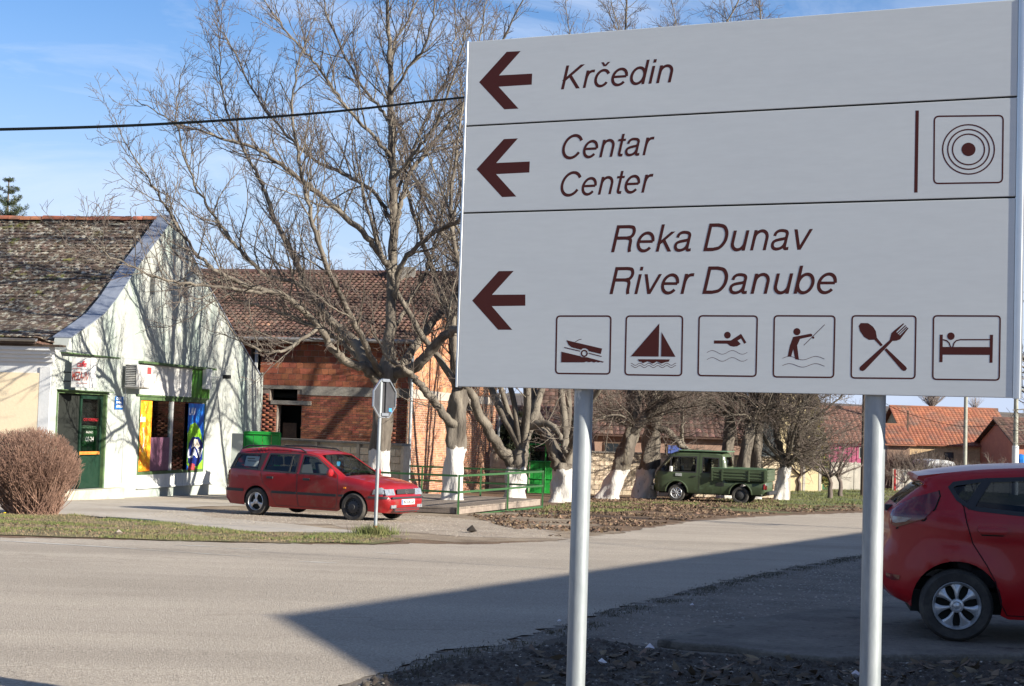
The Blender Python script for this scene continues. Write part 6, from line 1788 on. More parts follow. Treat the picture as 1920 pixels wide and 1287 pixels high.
# ---------------------------------------------------------------- stop sign seen from behind
M_signback = mat('sign_back_grey', (.085,.085,.09), (.06,.06,.065), vs=4, rough=.4, metal=.4, var=.05)
sb_ = gnd(703,1003)
st = thing('stop_sign', 'octagonal traffic sign seen from behind on a thin grey pole', 'road sign', sb_)
tp = at(714,715,sb_.y)
m = MB(); m.tube([sb_ - UP*.2, Vector((sb_.x+.015, sb_.y, tp.z+.02))], .032, 14); m.build('pole', M_galv, st, smooth=True)
m = MB(); m.tube([sb_ - UP*.02, sb_ + UP*.16], .036, 14); m.build('rusty_base', mat('rust', (.22,.09,.04), (.14,.06,.03), vs=9, var=.2), st)
oc = at(718,748,sb_.y); ow = .36; sx_ = R_(58); sdv = Vector((math.cos(sx_), math.sin(sx_), 0)); snv = Vector((sdv.y,-sdv.x,0))
def OC(a, r_): return oc + sdv*(r_*math.cos(a)) + UP*(r_*math.sin(a)) - snv*.06*(-1)*-1
cen = Vector((sb_.x+.015, sb_.y, oc.z)) + Vector((.05,.07,0))
def OC(a, r_, off=0.): return cen + sdv*(r_*math.cos(a)) + UP*(r_*math.sin(a)) + snv*off
op = [OC(pi/8 + k*pi/4, .36) for k in range(8)]
m = MB(); m.prism(op, -snv*.004); m.build('octagon_plate', M_signback, st)
m = MB(); m.prism([p - snv*.0045 for p in op], -snv*.002); m.build('red_face', mat('stop_red', (.5,.02,.02)), st)
for k in range(8):
    m = MB(); a, b = op[k], op[(k+1)%8]; m.obox(a, b-a, snv*.03, (cen-a).normalized()*.018); m.build('rim', M_alu, st)
for z in (-.30,.30):
    m = MB(); m.obox(cen - sdv*.10 + UP*z + snv*.002, sdv*.20, snv*.045, UP*.05); m.build('clamp', M_alu, st)
m = MB(); m.obox(cen + sdv*.02 + UP*-.33 + snv*.002, sdv*.05, snv*.03, UP*.66); m.build('channel', M_signback, st)
m = MB(); m.obox(cen + sdv*.16 + UP*-.22 + snv*.002, sdv*.08, snv*.003, UP*.06); m.build('blue_sticker', mat('blue_sticker', (.05,.25,.6)), st)
# ================================================================== trees
nr_ = np.random.default_rng(11)
def trunk_mat(name, zlim, white=True, base=(.15,.13,.105), base2=(.07,.058,.047)):
    m = mat(name, base, base2, vs=3.2, lo=.38, hi=.62, bump=1.0, bs=9, bd=.05, stretch=(1,1,.22), var=.22, vvs=14, c3=(.19,.165,.125), c3s=1.4, c3lo=.58, c3hi=.7)
    if white:
        t = m.node_tree; N = t.nodes; L = t.links.new; b = N['Principled BSDF']
        src = b.inputs['Base Color'].links[0].from_socket
        tcn = N.new('ShaderNodeTexCoord'); sx = N.new('ShaderNodeSeparateXYZ'); L(tcn.outputs['Object'], sx.inputs[0])
        nz_ = N.new('ShaderNodeTexNoise'); nz_.inputs['Scale'].default_value = 9; nz_.inputs['Detail'].default_value = 6; L(tcn.outputs['Object'], nz_.inputs['Vector'])
        a = N.new('ShaderNodeMath'); a.operation = 'MULTIPLY_ADD'; a.inputs[1].default_value = .30; L(nz_.outputs['Fac'], a.inputs[0]); L(sx.outputs['Z'], a.inputs[2])
        r = N.new('ShaderNodeMapRange'); r.inputs[1].default_value = zlim+.13; r.inputs[2].default_value = zlim+.16; r.inputs[3].default_value = 1; r.inputs[4].default_value = 0; L(a.outputs[0], r.inputs[0])
        n2 = N.new('ShaderNodeTexNoise'); n2.inputs['Scale'].default_value = 16; n2.inputs['Detail'].default_value = 6
        mp = N.new('ShaderNodeMapping'); mp.inputs['Scale'].default_value = (1,1,.35); L(tcn.outputs['Object'], mp.inputs[0]); L(mp.outputs[0], n2.inputs['Vector'])
        r2 = N.new('ShaderNodeMapRange'); r2.inputs[1].default_value = .62; r2.inputs[2].default_value = .70; r2.inputs[3].default_value = 1; r2.inputs[4].default_value = .25; L(n2.outputs['Fac'], r2.inputs[0])
        mu = N.new('ShaderNodeMath'); mu.operation = 'MULTIPLY'; L(r.outputs[0], mu.inputs[0]); L(r2.outputs[0], mu.inputs[1])
        x = N.new('ShaderNodeMix'); x.data_type = 'RGBA'; x.inputs['B'].default_value = (.46,.44,.41,1); L(mu.outputs[0], x.inputs['Factor']); L(src, x.inputs['A']); L(x.outputs['Result'], b.inputs['Base Color'])
    return m
M_branch = mat('branch_bark', (.17,.148,.118), (.085,.072,.058), vs=3, lo=.42, hi=.58, bump=1., bs=22, bd=.03, stretch=(1,1,.5), var=.2, vvs=6)
M_twig = mat('twig_bark', (.135,.108,.09), (.085,.066,.057), vs=1.2, var=.2, vvs=3)

class Tubes:
    """batched thin tubes; every branch is (k,3) points and (k,) radii"""
    def __init__(s, n): s.n = n; s.V = []; s.F = []; s.o = 0
    def add(s, P, R):
        k = len(P); n = s.n
        D = np.gradient(P, axis=0); D /= np.linalg.norm(D, axis=1, keepdims=True) + 1e-9
        ref = np.array([0.,0.,1.]) if abs(D[0,2]) < .9 else np.array([1.,0.,0.])
        X = np.cross(D, ref); X /= np.linalg.norm(X, axis=1, keepdims=True) + 1e-9
        Y = np.cross(D, X)
        a = np.arange(n)*2*pi/n
        V = P[:,None,:] + R[:,None,None]*(X[:,None,:]*np.cos(a)[None,:,None] + Y[:,None,:]*np.sin(a)[None,:,None])
        s.V.append(V.reshape(-1,3))
        i = np.arange(k-1)[:,None]*n; j = np.arange(n)[None,:]; j2 = (j+1)%n
        s.F.append((np.stack([i+j, i+j2, i+n+j2, i+n+j], -1).reshape(-1,4)) + s.o); s.o += k*n
    def build(s, name, m, parent, smooth=True):
        if not s.V: return None
        return np_obj(name, np.concatenate(s.V), np.concatenate(s.F), m, parent, smooth)
def norm(v): return v/(np.linalg.norm(v)+1e-9)
def grow(P0, d, L, r0, r1, seg, wob, up, rg):
    """a curved branch: start, direction, length"""
    k = max(2, int(L/seg)+1); P = [P0]; D = norm(d)
    for i in range(k-1):
        D = norm(D + rg.normal(0, wob, 3) + np.array([0,0,up])*(1./k))
        P.append(P[-1] + D*(L/(k-1)))
    return np.array(P), np.linspace(r0, r1, k)
def side_dir(D, ang, rg, upb=.25):
    v = rg.normal(0, 1, 3); v -= D*np.dot(v, D); v = norm(v)
    return norm(D*math.cos(ang) + v*math.sin(ang) + np.array([0,0,upb]))
def sprout(limbs, rg, trunkT, branchT, twigT, spec):
    """limbs: list of (P, R). spec: dict with spacing and lengths of the three finer orders"""
    l1 = []
    for P, R in limbs:
        seg = np.linalg.norm(np.diff(P, axis=0), axis=1); cum = np.concatenate([[0], np.cumsum(seg)]); T = cum[-1]
        s = T*spec.get('bare', .16) + rg.random()*.2
        while s < T:
            i = min(len(P)-2, np.searchsorted(cum, s)-1); f = (s-cum[i])/max(1e-6, seg[i]); q = P[i]+(P[i+1]-P[i])*f; r = R[i]+(R[i+1]-R[i])*f
            D = norm(P[i+1]-P[i]); rem = 1 - s/T
            L = spec['l1']*(.35+.65*rem)*rg.uniform(.25,1.2)
            d = side_dir(D, rg.uniform(.55,1.05), rg, spec.get('up1',.22))
            B = grow(q, d, L, min(r*.55, .008+.008*L), .006, .16, .10, spec.get('bend', .35), rg)
            branchT.add(*B); l1.append(B); s += spec['s1']*rg.uniform(.6,1.4)
    l2 = []
    for P, R in l1:
        T = np.linalg.norm(np.diff(P, axis=0), axis=1).sum(); s = T*.12; k = len(P)
        while s < T:
            u = s/T*(k-1); i = min(k-2, int(u)); q = P[i]+(P[i+1]-P[i])*(u-i)
            D = norm(P[i+1]-P[i]); rem = 1-s/T
            L = spec['l2']*(.4+.6*rem)*rg.uniform(.4,1.3)
            d = side_dir(D, rg.uniform(.5,1.1), rg, .15)
            B = grow(q, d, L, min(R[i]*.75, .0085), .0055, .10, .16, .25, rg)
            twigT.add(*B); l2.append(B); s += spec['s2']*rg.uniform(.6,1.4)
    for P, R in l2:
        T = np.linalg.norm(np.diff(P, axis=0), axis=1).sum(); s = T*.25; k = len(P)
        while s < T:
            u = s/T*(k-1); i = min(k-2, int(u)); q = P[i]+(P[i+1]-P[i])*(u-i)
            D = norm(P[i+1]-P[i])
            d = side_dir(D, rg.uniform(.6,1.0), rg, .12)
            B = grow(q, d, spec['l3']*rg.uniform(.4,1.4), .0055, .0045, .08, .15, .2, rg)
            twigT.add(*B); s += spec['s3']*rg.uniform(.6,1.5)
def pxlimb(pts, Y0, rg=None, n=6):
    """limb traced in the photo: (px, py, radius_m, dY) control points at their own real depths"""
    W_ = []
    for px, py, r, dy in pts:
        p = at(px, py, Y0+dy); W_.append((p.x, p.y, p.z, r))
    S_ = np.array(spline(W_, n))
    P = S_[:,:3].copy(); 
    if rg is not None: P[1:] += rg.normal(0, .022, (len(P)-1, 3))
    return P, np.maximum(.008, S_[:,3])
def trunk_mesh(name, P, R, m, parent, rg, n=16, lump=.10):
    a = np.arange(n)*2*pi/n; V = []
    ph = rg.random(5)*6.28
    k = len(P); D = np.gradient(P, axis=0); D /= np.linalg.norm(D, axis=1, keepdims=True)
    for i in range(k):
        X = norm(np.cross(D[i], [0,1,.01])); Y = np.cross(D[i], X)
        flare = 1 + .35*math.exp(-max(0., (P[i,2]-P[0,2]))/.22)
        rr_ = R[i]*flare*(1 + lump*np.sin(3*a+ph[0]+i*.35) + lump*.6*np.sin(5*a+ph[1]-i*.5) + rg.normal(0, lump*.22, n))
        V.append(P[i] + X*(rr_*np.cos(a))[:,None] + Y*(rr_*np.sin(a))[:,None])
    V = np.concatenate(V); i = np.arange(k-1)[:,None]*n; j = np.arange(n)[None,:]; j2 = (j+1)%n
    Fq = np.stack([i+j, i+j2, i+n+j2, i+n+j], -1).reshape(-1,4)
    return np_obj(name, V, Fq, m, parent, True)
SPEC = dict(s1=.30, l1=2.0, s2=.17, l2=.62, s3=.13, l3=.20)
def build_tree(name, label, cat, base, trunk, limbs, rg, spec, white=1.2, group=None, tmat=None, lump=.10, bm=M_branch, tw=M_twig, ntw=3):
    t = thing(name, label, cat, base, group)
    tm = tmat or trunk_mat(name+'_bark', white, white > 0)
    trunk_mesh('trunk', trunk[0], trunk[1], tm, t, rg, lump=lump, n=20)
    LT = Tubes(9)
    for P, R in limbs: LT.add(P, R)
    BT, TT = Tubes(5), Tubes(ntw)
    sprout(limbs, rg, LT, BT, TT, spec)
    LT.build('limbs', bm, t); BT.build('branches', tw if bm is M_twig else bm, t); TT.build('twigs', tw, t)
    return t
# ---- the big walnut before the brick house
Y1 = 43.0
rg = np.random.default_rng(5)
Tb = at(709,955,Y1); base = Vector((Tb.x, Y1, gz(Y1)-.1))
pb = topix(base)
trunk = pxlimb([(pb[0],pb[1],.30,0),(711,900,.285,0),(713,850,.275,0),(716,790,.265,0),(720,740,.27,0),(726,700,.30,0),(731,668,.20,0)], Y1, None, 7)
L_ = []
def lm(*pts): L_.append(pxlimb(pts, Y1, rg))
lm((728,705,.20,0),(730,640,.16,0),(735,560,.14,.1),(737,470,.125,.2),(738,380,.11,.2),(735,250,.095,.1),(731,150,.075,0),(728,60,.055,0),(722,-60,.035,-.2),(716,-170,.012,-.4))
lm((712,718,.14,0),(690,696,.13,-.4),(655,680,.11,-1.0),(622,655,.10,-1.5),(598,612,.085,-1.8),(560,575,.08,-2.2),(520,550,.07,-2.6),(470,538,.06,-3.0),(420,516,.05,-3.4),(385,492,.045,-3.6),(352,455,.036,-3.8),(318,398,.03,-4.1),(285,345,.022,-4.4),(245,285,.016,-4.6),(215,225,.009,-4.8))
lm((520,550,.045,-2.6),(455,545,.04,-3.4),(390,536,.035,-4.2),(325,530,.03,-5.0),(262,508,.024,-5.6),(205,478,.017,-6.2),(150,432,.009,-6.6))
lm((716,712,.17,0),(690,682,.16,.6),(664,640,.145,1.2),(638,618,.13,1.7),(610,590,.12,2.2),(580,548,.10,2.6),(562,511,.09,2.8),(540,460,.08,3.0),(516,413,.07,3.2),(500,365,.06,3.3),(483,328,.05,3.4),(450,268,.04,3.6),(424,206,.03,3.7),(412,110,.02,3.8),(418,0,.01,3.9))
lm((638,618,.07,1.7),(560,535,.06,1.0),(500,520,.055,.4),(450,470,.045,0),(420,430,.04,-.3),(380,370,.032,-.6),(345,290,.025,-.9),(330,200,.017,-1.1),(345,120,.010,-1.2))
lm((735,508,.09,.1),(705,470,.085,-.4),(680,436,.08,-.8),(609,375,.07,-1.4),(562,337,.06,-1.8),(516,300,.05,-2.1),(469,276,.04,-2.4),(400,255,.03,-2.8),(320,225,.02,-3.1),(255,190,.010,-3.3))
lm((737,420,.06,.1),(700,360,.055,.9),(650,330,.05,1.5),(590,300,.042,2.0),(530,245,.036,2.5),(480,180,.03,2.9),(440,100,.022,3.2),(395,30,.012,3.5))
lm((735,295,.05,.1),(690,245,.045,-.5),(640,190,.04,-1.0),(600,130,.034,-1.4),(560,85,.028,-1.8),(520,35,.02,-2.1),(480,-20,.012,-2.3))
lm((734,230,.045,.1),(700,190,.04,.7),(660,130,.034,1.2),(625,60,.026,1.6),(600,-20,.016,1.9))
lm((733,180,.04,0),(765,130,.036,-.5),(800,80,.03,-.9),(815,10,.022,-1.2),(820,-60,.012,-1.4))
lm((741,560,.07,0),(752,497,.066,-.6),(797,450,.06,-1.2),(862,412,.055,-1.8),(920,370,.045,-2.3),(980,300,.03,-2.8),(1030,220,.015,-3.2))
lm((739,470,.07,.1),(747,410,.066,.2),(756,365,.062,.3),(775,318,.058,.5),(825,253,.05,.9),(867,197,.042,1.2),(890,130,.032,1.5),(905,40,.02,1.7),(915,-40,.01,1.9))
lm((735,705,.16,0),(775,690,.15,-.5),(802,664,.14,-.9),(832,632,.12,-1.3),(872,612,.10,-1.8),(930,590,.08,-2.4),(1000,560,.06,-3.0),(1080,500,.04,-3.6),(1140,430,.02,-4.0))
lm((735,700,.13,0),(770,660,.12,.6),(800,620,.11,1.2),(835,575,.10,1.7),(880,520,.08,2.2),(940,440,.06,2.8),(1000,340,.04,3.3),(1040,220,.02,3.7))
lm((716,712,.09,0),(680,640,.08,-1.4),(640,560,.07,-2.4),(605,480,.06,-3.2),(580,390,.05,-3.8),(560,300,.04,-4.2),(550,210,.03,-4.5),(560,120,.02,-4.7),(590,30,.010,-4.8))
lm((700,700,.07,0),(640,640,.06,2.0),(560,600,.05,3.2),(490,575,.04,4.0),(440,560,.03,4.6),(400,530,.015,5.0))
lm((598,612,.05,-1.8),(560,640,.045,-2.6),(520,660,.035,-3.2),(470,650,.028,-3.8),(430,610,.018,-4.2),(395,560,.009,-4.5))
lm((737,380,.05,.2),(770,300,.045,1.0),(800,220,.036,1.6),(840,140,.028,2.1),(855,60,.018,2.5),(850,-20,.010,2.8))
lm((736,340,.05,.2),(775,290,.045,-.6),(815,235,.038,-1.2),(845,160,.03,-1.6),(868,80,.02,-1.9),(880,0,.01,-2.1))
lm((738,620,.06,.1),(770,560,.055,1.5),(810,480,.048,2.4),(835,380,.04,3.0),(850,290,.03,3.4),(870,200,.015,3.8))
lm((729,120,.04,0),(745,70,.034,.4),(770,30,.026,.7),(790,-30,.012,.9))
build_tree('walnut_tree', 'big bare walnut tree with wide crown rising behind the red estate car', 'tree', base, trunk, L_, rg, dict(s1=.21, l1=2.9, s2=.19, l2=.80, s3=.125, l3=.23, up1=.30, bend=.5), white=1.62)
# ---- further walnuts of the row
def auto_limbs(top, r, H, n, spread, rg, up=.9, gnarl=.08, lean=(0,0)):
    out = []
    for i in range(n):
        az = 2*pi*i/n + rg.uniform(-.4,.4); inc = rg.uniform(.25, spread) if i else .1
        d = np.array([math.sin(inc)*math.cos(az)+lean[0], math.sin(inc)*math.sin(az)+lean[1], math.cos(inc)])
        L = H*rg.uniform(.75,1.1)*(1-.15*inc)
        P, R = grow(np.array(top), d, L, r*rg.uniform(.5,.72), .012, .35, gnarl, up, rg)
        out.append((P, R))
        if rg.random() < .8:
            k = int(len(P)*rg.uniform(.25,.5)); d2 = side_dir(norm(P[k+1]-P[k]), .6, rg, .2)
            out.append(grow(P[k], d2, L*(1-k/len(P))*.9, R[k]*.7, .010, .3, gnarl, up*.7, rg))
    return out
def px_tree(label, pts, extra, Hm, seed, white, n=6, spread=.75, spec=None, group='whitewashed walnut trees behind the deck and van', name='walnut_tree', Y=None, r0=None, auto=True, lean=(0,0), lump=.17, low_n=7):
    """pts: trunk (px,py,r_m); base depth from the ground"""
    rg = np.random.default_rng(seed)
    B = gnd(*pts[0][:2]); Yb = B.y if Y is None else Y
    b0 = at(pts[0][0], pts[0][1], Yb); base = Vector((b0.x, Yb, min(b0.z, gz(Yb))-.08))
    bp = topix(base)
    tr = pxlimb([(bp[0], bp[1], pts[0][2], 0)] + [(*p, 0) for p in pts[1:]], Yb, None, 7)
    low = [grow(tr[0][-2], np.array([math.cos(a_)*math.sin(i_), math.sin(a_)*math.sin(i_), math.cos(i_)]), rg.uniform(2.4,4.6), .045, .008, .25, .13, -.25, rg) for a_, i_ in [(rg.uniform(0,6.28), rg.uniform(.75,1.3)) for _ in range(low_n)]] if auto else []
    limbs = low + [pxlimb([(*q[:3], (q[3] if len(q) > 3 else .0)) for q in e], Yb, rg) for e in extra]
    if auto: limbs += auto_limbs(tr[0][-1], pts[-1][2]*.85, Hm, n, spread, rg, lean=lean)
    return build_tree(name, label, 'tree', base, tr, limbs, rg, spec or dict(s1=.19, l1=2.5, s2=.19, l2=.85, s3=.18, l3=.28, bend=.15, up1=.0, bare=.04), white=white, group=group, lump=lump)
px_tree('walnut tree growing up through the wooden deck, whitewashed to above the rail', [(848,942,.27),(850,900,.26),(852,850,.25),(856,800,.27),(858,760,.25),(860,730,.20)],
        [[(858,800,.15),(838,785,.12,-.3),(815,755,.11,-.6),(790,722,.10,-.9),(765,697,.07,-1.2),(720,660,.04,-1.6),(690,600,.015,-2.0)],
         [(858,760,.13),(852,680,.12,.3),(845,600,.10,.7),(825,540,.09,1.0),(800,470,.07,1.3),(770,380,.05,1.7),(750,280,.03,2.0)]], 9.0, 21, 1.75, Y=43.5, low_n=1, spec=dict(s1=.30, l1=2.2, s2=.22, l2=.8, s3=.19, l3=.25, bend=.4, up1=.2))
px_tree('forked walnut tree with a long left limb behind the deck corner', [(962,952,.33),(966,905,.29),(970,870,.30),(978,845,.22)],
        [[(964,872,.2),(945,850,.17,-.3),(925,825,.16,-.6),(905,790,.15,-1.),(888,750,.13,-1.4),(860,690,.10,-1.9),(840,600,.06,-2.4),(830,500,.03,-2.8)],
         [(978,850,.2),(985,815,.19,.2),(997,790,.17,.4),(1010,750,.12,.7),(1030,660,.09,1.1),(1040,540,.05,1.5),(1045,420,.02,1.8)],
         [(992,800,.12),(1030,795,.10,-.4),(1050,820,.08,-.8),(1062,850,.05,-1.0)]], 14.0, 22, 1.30, Y=49, n=6, low_n=0, spec=dict(s1=.26, l1=2.0, s2=.2, l2=.8, s3=.18, l3=.25, bend=.4, up1=.25))
px_tree('twin stemmed walnut tree just left of the left sign pole', [(1050,945,.36),(1054,915,.33),(1056,885,.33),(1058,868,.26)],
        [[(1048,880,.2),(1037,850,.17,-.2),(1028,825,.15,-.5),(1010,803,.13,-.8),(985,792,.11,-1.1),(950,775,.07,-1.5),(920,720,.04,-1.9)],
         [(1062,875,.2),(1074,830,.18,.2),(1082,780,.16,.5),(1092,720,.12,.8),(1100,600,.08,1.2),(1105,450,.04,1.6)]], 18.0, 23, 1.25, Y=54, n=4, low_n=0, spec=dict(s1=.26, l1=2.0, s2=.2, l2=.8, s3=.18, l3=.25, bend=.4, up1=.25))
px_tree('walnut tree leaning right with swollen knee above its whitewash', [(1138,942,.40),(1148,912,.33),(1160,885,.29),(1170,862,.34),(1178,830,.28),(1186,800,.25)],
        [[(1182,815,.2),(1205,790,.17,-.2),(1235,762,.14,-.5),(1275,735,.11,-.9),(1330,690,.07,-1.3)],
         [(1180,820,.18),(1183,780,.15,.2),(1180,730,.12,.4),(1170,650,.08,.7),(1160,500,.04,1.)]], 19.0, 24, 1.30, Y=60.5, n=5)
px_tree('stout walnut tree standing between the leaning tree and the green van', [(1204,939,.44),(1209,905,.36),(1214,880,.33),(1219,855,.36),(1224,810,.30),(1228,775,.24)],
        [[(1228,800,.17),(1255,812,.14,-.2),(1280,838,.11,-.3),(1300,850,.06,-.4)],
         [(1282,840,.07),(1278,800,.06,-.3),(1285,740,.04,-.3)]], 19.5, 25, 1.30, Y=62.5, n=6)
px_tree('bare tree rising behind the green van cab', [(1358,930,.27),(1362,880,.25),(1366,820,.23),(1370,780,.19)], [], 19.5, 26, 1.2, Y=66, n=5)
px_tree('bare tree rising behind the middle of the van bed', [(1388,930,.25),(1394,880,.24),(1402,820,.22),(1412,790,.17)], [], 16.0, 27, 1.2, Y=65, n=4)
px_tree('bare tree rising behind the van bed, right of its neighbour', [(1412,930,.27),(1416,880,.25),(1418,820,.23),(1422,785,.18)], [], 8.0, 28, 1.2, Y=66, n=4)
px_tree('whitewashed forked tree just right of the green van', [(1463,936,.27),(1467,905,.24),(1472,880,.23),(1474,872,.18)],
        [[(1470,880,.16),(1462,840,.15,.1),(1455,800,.13,.3),(1450,750,.10,.5),(1440,650,.07,.8),(1440,500,.03,1.1)],
         [(1474,878,.14),(1486,862,.12,-.2),(1494,838,.11,-.4),(1498,815,.09,-.6),(1520,790,.07,-.8),(1560,760,.04,-1.2),(1600,720,.02,-1.5)]], 7.0, 29, 1.45, Y=67, n=4)
# small fruit trees on the far lawn
FS = dict(s1=.22, l1=1.0, s2=.17, l2=.42, s3=.16, l3=.16)
def fruit(px, py, Yd, H, label, seed, r=.10, sc=1.):
    rg = np.random.default_rng(seed); b = at(px, py, Yd); base = Vector((b.x, Yd, gz(Yd)-.05)); hh = H*.33
    P = np.array([[b.x + rg.normal(0,.02)*i, Yd, base.z + hh*i/4] for i in range(5)]); R = np.linspace(r, r*.8, 5)
    limbs = []
    for i in range(6):
        az = 2*pi*i/6+rg.uniform(-.4,.4); d = np.array([math.cos(az), math.sin(az), rg.uniform(.5,1.1)])
        limbs.append(grow(P[-1], d, H*rg.uniform(.5,.75), r*.55, .01, .2, .12, .5, rg))
    return build_tree('fruit_tree', label, 'tree', base, (P, R), limbs, rg, FS, white=0, group='small bare fruit trees on the far lawn', lump=.06, tmat=M_twig, bm=M_twig)
fruit(1498,925,84,2.6,'small bare tree before the sunlit yellow wall',31)
fruit(1556,938,72,2.9,'small dark fruit tree before the muted green double gate',32)
fruit(1575,935,75,3.0,'fruit tree close to the wooden utility pole',33)
fruit(1695,924,84,1.9,'thin sapling before the white panel fence, left of its twin',34,.05)
fruit(1716,922,86,2.1,'thin sapling before the white panel fence, right of its twin',35,.05)
fruit(1735,912,92,2.4,'sapling before the white van body',36,.05)
fruit(1868,905,100,2.6,'bare bush before the ochre barn wall',37,.06)
# dense grey brown thicket before the pink and orange houses
def thicket(name, label, cx, cy, Yd, rx, rz, n, seed, m, cat='bush'):
    rg = np.random.default_rng(seed); b = at(cx, cy, Yd); base = Vector((b.x, Yd, gz(Yd)-.05))
    t = thing(name, label, cat, base)
    T = Tubes(3)
    for i in range(n):
        a = rg.uniform(0, 2*pi); inc = rg.uniform(0, 1.15)
        d = np.array([math.sin(inc)*math.cos(a), math.sin(inc)*math.sin(a)*.6, math.cos(inc)])
        L = rg.uniform(.7,1.05); P0 = np.array([b.x + rg.normal(0, rx*.35), Yd + rg.normal(0, .5), base.z])
        sc_ = np.array([rx, 1.6, rz]); tgt = P0 + d*sc_*L
        P = np.array([P0 + (tgt-P0)*u + np.array([0,0,.15*math.sin(pi*u)]) + rg.normal(0,.05,3)*u for u in np.linspace(0,1,6)])
        T.add(P, np.linspace(.022,.008,6))
        for _ in range(9):
            k = rg.integers(2,5); q = P[k]+(P[k+1]-P[k])*rg.random()
            T.add(*grow(q, side_dir(norm(P[k+1]-P[k]), rg.uniform(.4,1.), rg, .2), rg.uniform(.25,.7), .008, .006, .15, .2, .2, rg))
    T.build('twigs', m, t); return t
thicket('bare_thicket', 'wide grey brown bare thicket before the small outbuilding', 1692, 900, 98, 2.4, 2.3, 260, 41, M_twig)
thicket('bare_thicket', 'bare hedge bush at the foot of the grey utility pole', 1795, 900, 97, 2.2, 1.6, 160, 42, M_twig)
# twigs entering at the right edge beyond the sign
rg = np.random.default_rng(51)
eb = Vector((at(1990,1000,36).x, 36, gz(36)-.1)); tz = at(1990,760,36)
P = np.array([[eb.x+.0, 36, eb.z + (tz.z-eb.z)*i/6] for i in range(7)]); Rr = np.linspace(.13,.09,7)
lim = []
for a in ((1985,800),(1988,770),(1990,740),(1990,700)):
    s0 = at(a[0], a[1], 36)
    for k in range(2):
        d = np.array([rg.uniform(-1.,-.5), rg.uniform(-.4,.4), rg.uniform(-.1,.5)]); lim.append(grow(np.array(s0), d, rg.uniform(1.2,2.0), .03, .008, .2, .10, .1, rg))
lim += auto_limbs(np.array(tz), .08, 3.5, 4, .6, rg)
build_tree('roadside_tree', 'bare tree whose twigs enter at the right edge beyond the sign frame', 'tree', eb, (P, Rr), lim, rg, dict(s1=.25, l1=.9, s2=.2, l2=.4, s3=.16, l3=.18), white=0, tmat=M_branch)
# faint bare tree on the hill and dark one beside
def hilltree(name, label, px, py, Yd, H, W_, seed, m, dens=500):
    rg = np.random.default_rng(seed); b = at(px, py, Yd); t = thing(name, label, 'tree', b - UP*.5)
    T = Tubes(3)
    for i in range(dens):
        a = rg.uniform(0,2*pi); inc = rg.uniform(0,.75); L = H*rg.uniform(.6,1.)
        d = np.array([math.sin(inc)*math.cos(a)*W_/H*1.4, math.sin(inc)*math.sin(a)*W_/H, math.cos(inc)]); P0 = np.array(b) + np.array([0,0,-.5])
        P = np.array([P0 + d*L*u + rg.normal(0,.15,3)*u*H/6 for u in np.linspace(0,1,5)]); T.add(P, np.linspace(.05,.02,5)*H/8)
    T.build('crown', m, t); return t
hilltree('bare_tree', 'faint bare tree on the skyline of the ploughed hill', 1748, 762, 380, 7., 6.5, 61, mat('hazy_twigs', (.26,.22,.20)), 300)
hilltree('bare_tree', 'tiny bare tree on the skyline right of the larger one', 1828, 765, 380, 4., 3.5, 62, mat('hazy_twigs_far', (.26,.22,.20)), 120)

# ---- evergreens: leaf clumps on real branches
def leafcloud(name, centres, radii, n_per, size, m, parent, rg, flat=.6, kind=None):
    V = []; Fq = []
    o = 0
    for c, r in zip(centres, radii):
        p = rg.normal(0, 1, (n_per,3)); p /= np.linalg.norm(p, axis=1, keepdims=True); p *= (r*rg.random((n_per,1))**.4)
        p += c
        a = norm2(rg.normal(0,1,(n_per,3))); b = norm2(np.cross(a, rg.normal(0,1,(n_per,3))))
        s = size*rg.uniform(.6,1.4,(n_per,1))
        q = np.stack([p-a*s-b*s*.4*flat, p+a*s-b*s*.25*flat, p+a*s*.9+b*s*.4*flat, p-a*s*.8+b*s*.35*flat], 1)
        V.append(q.reshape(-1,3)); Fq.append(np.arange(n_per*4).reshape(-1,4)+o); o += n_per*4
    return np_obj(name, np.concatenate(V), np.concatenate(Fq), m, parent, False, kind)
def norm2(a): return a/(np.linalg.norm(a, axis=1, keepdims=True)+1e-9)
M_spruce = mat('spruce_needles', (.035,.055,.028), (.06,.07,.035), vs=2, var=.3, vvs=4)
M_thuja = mat('thuja_foliage', (.10,.105,.025), (.16,.12,.04), vs=1.2, var=.3, vvs=3)
M_ever = mat('dark_evergreen', (.03,.045,.02), (.055,.06,.03), vs=1.2, var=.3, vvs=3)
def spruce(label, px, ytop, Yd, rad, group=None, name='spruce_tree', m=M_spruce, seed=71, step=.42):
    rg = np.random.default_rng(seed); tp_ = at(px, ytop, Yd); b = Vector((tp_.x, Yd, gz(Yd))); H = tp_.z - b.z
    t = thing(name, label, 'tree', b)
    mt = MB(); mt.tube([b, (tp_.x, Yd, tp_.z)], [.02*H, .02], 8); mt.build('trunk', M_polewood, t)
    T = Tubes(3); C_, R2 = [], []
    z = tp_.z - .15
    while z > b.z + 1.:
        f = (tp_.z - z)/H; r = min(rad, .12 + f*rad*2.2)
        for k in range(7):
            a = rg.uniform(0,2*pi); d = np.array([math.cos(a), math.sin(a), .55-.9*f]); P, R = grow(np.array([tp_.x, Yd, z]), d, r*rg.uniform(.8,1.15), .02, .006, .15, .05, .35, rg); T.add(P, R)
            for q in P[1:]: C_.append(q); R2.append(.07+.05*r)
        z -= step*rg.uniform(.7,1.2)
    T.build('branches', M_polewood, t); leafcloud('needles', C_, R2, 34, .055, m, t, rg, .35); return t
spruce('dark spruce top showing above the shop roof at far left', 17, 335, 62, 2.6)
spruce('dark conifer standing among the far houses below the hill', 1690, 763, 160, 3.2, name='conifer', m=M_ever, seed=72, step=.8)
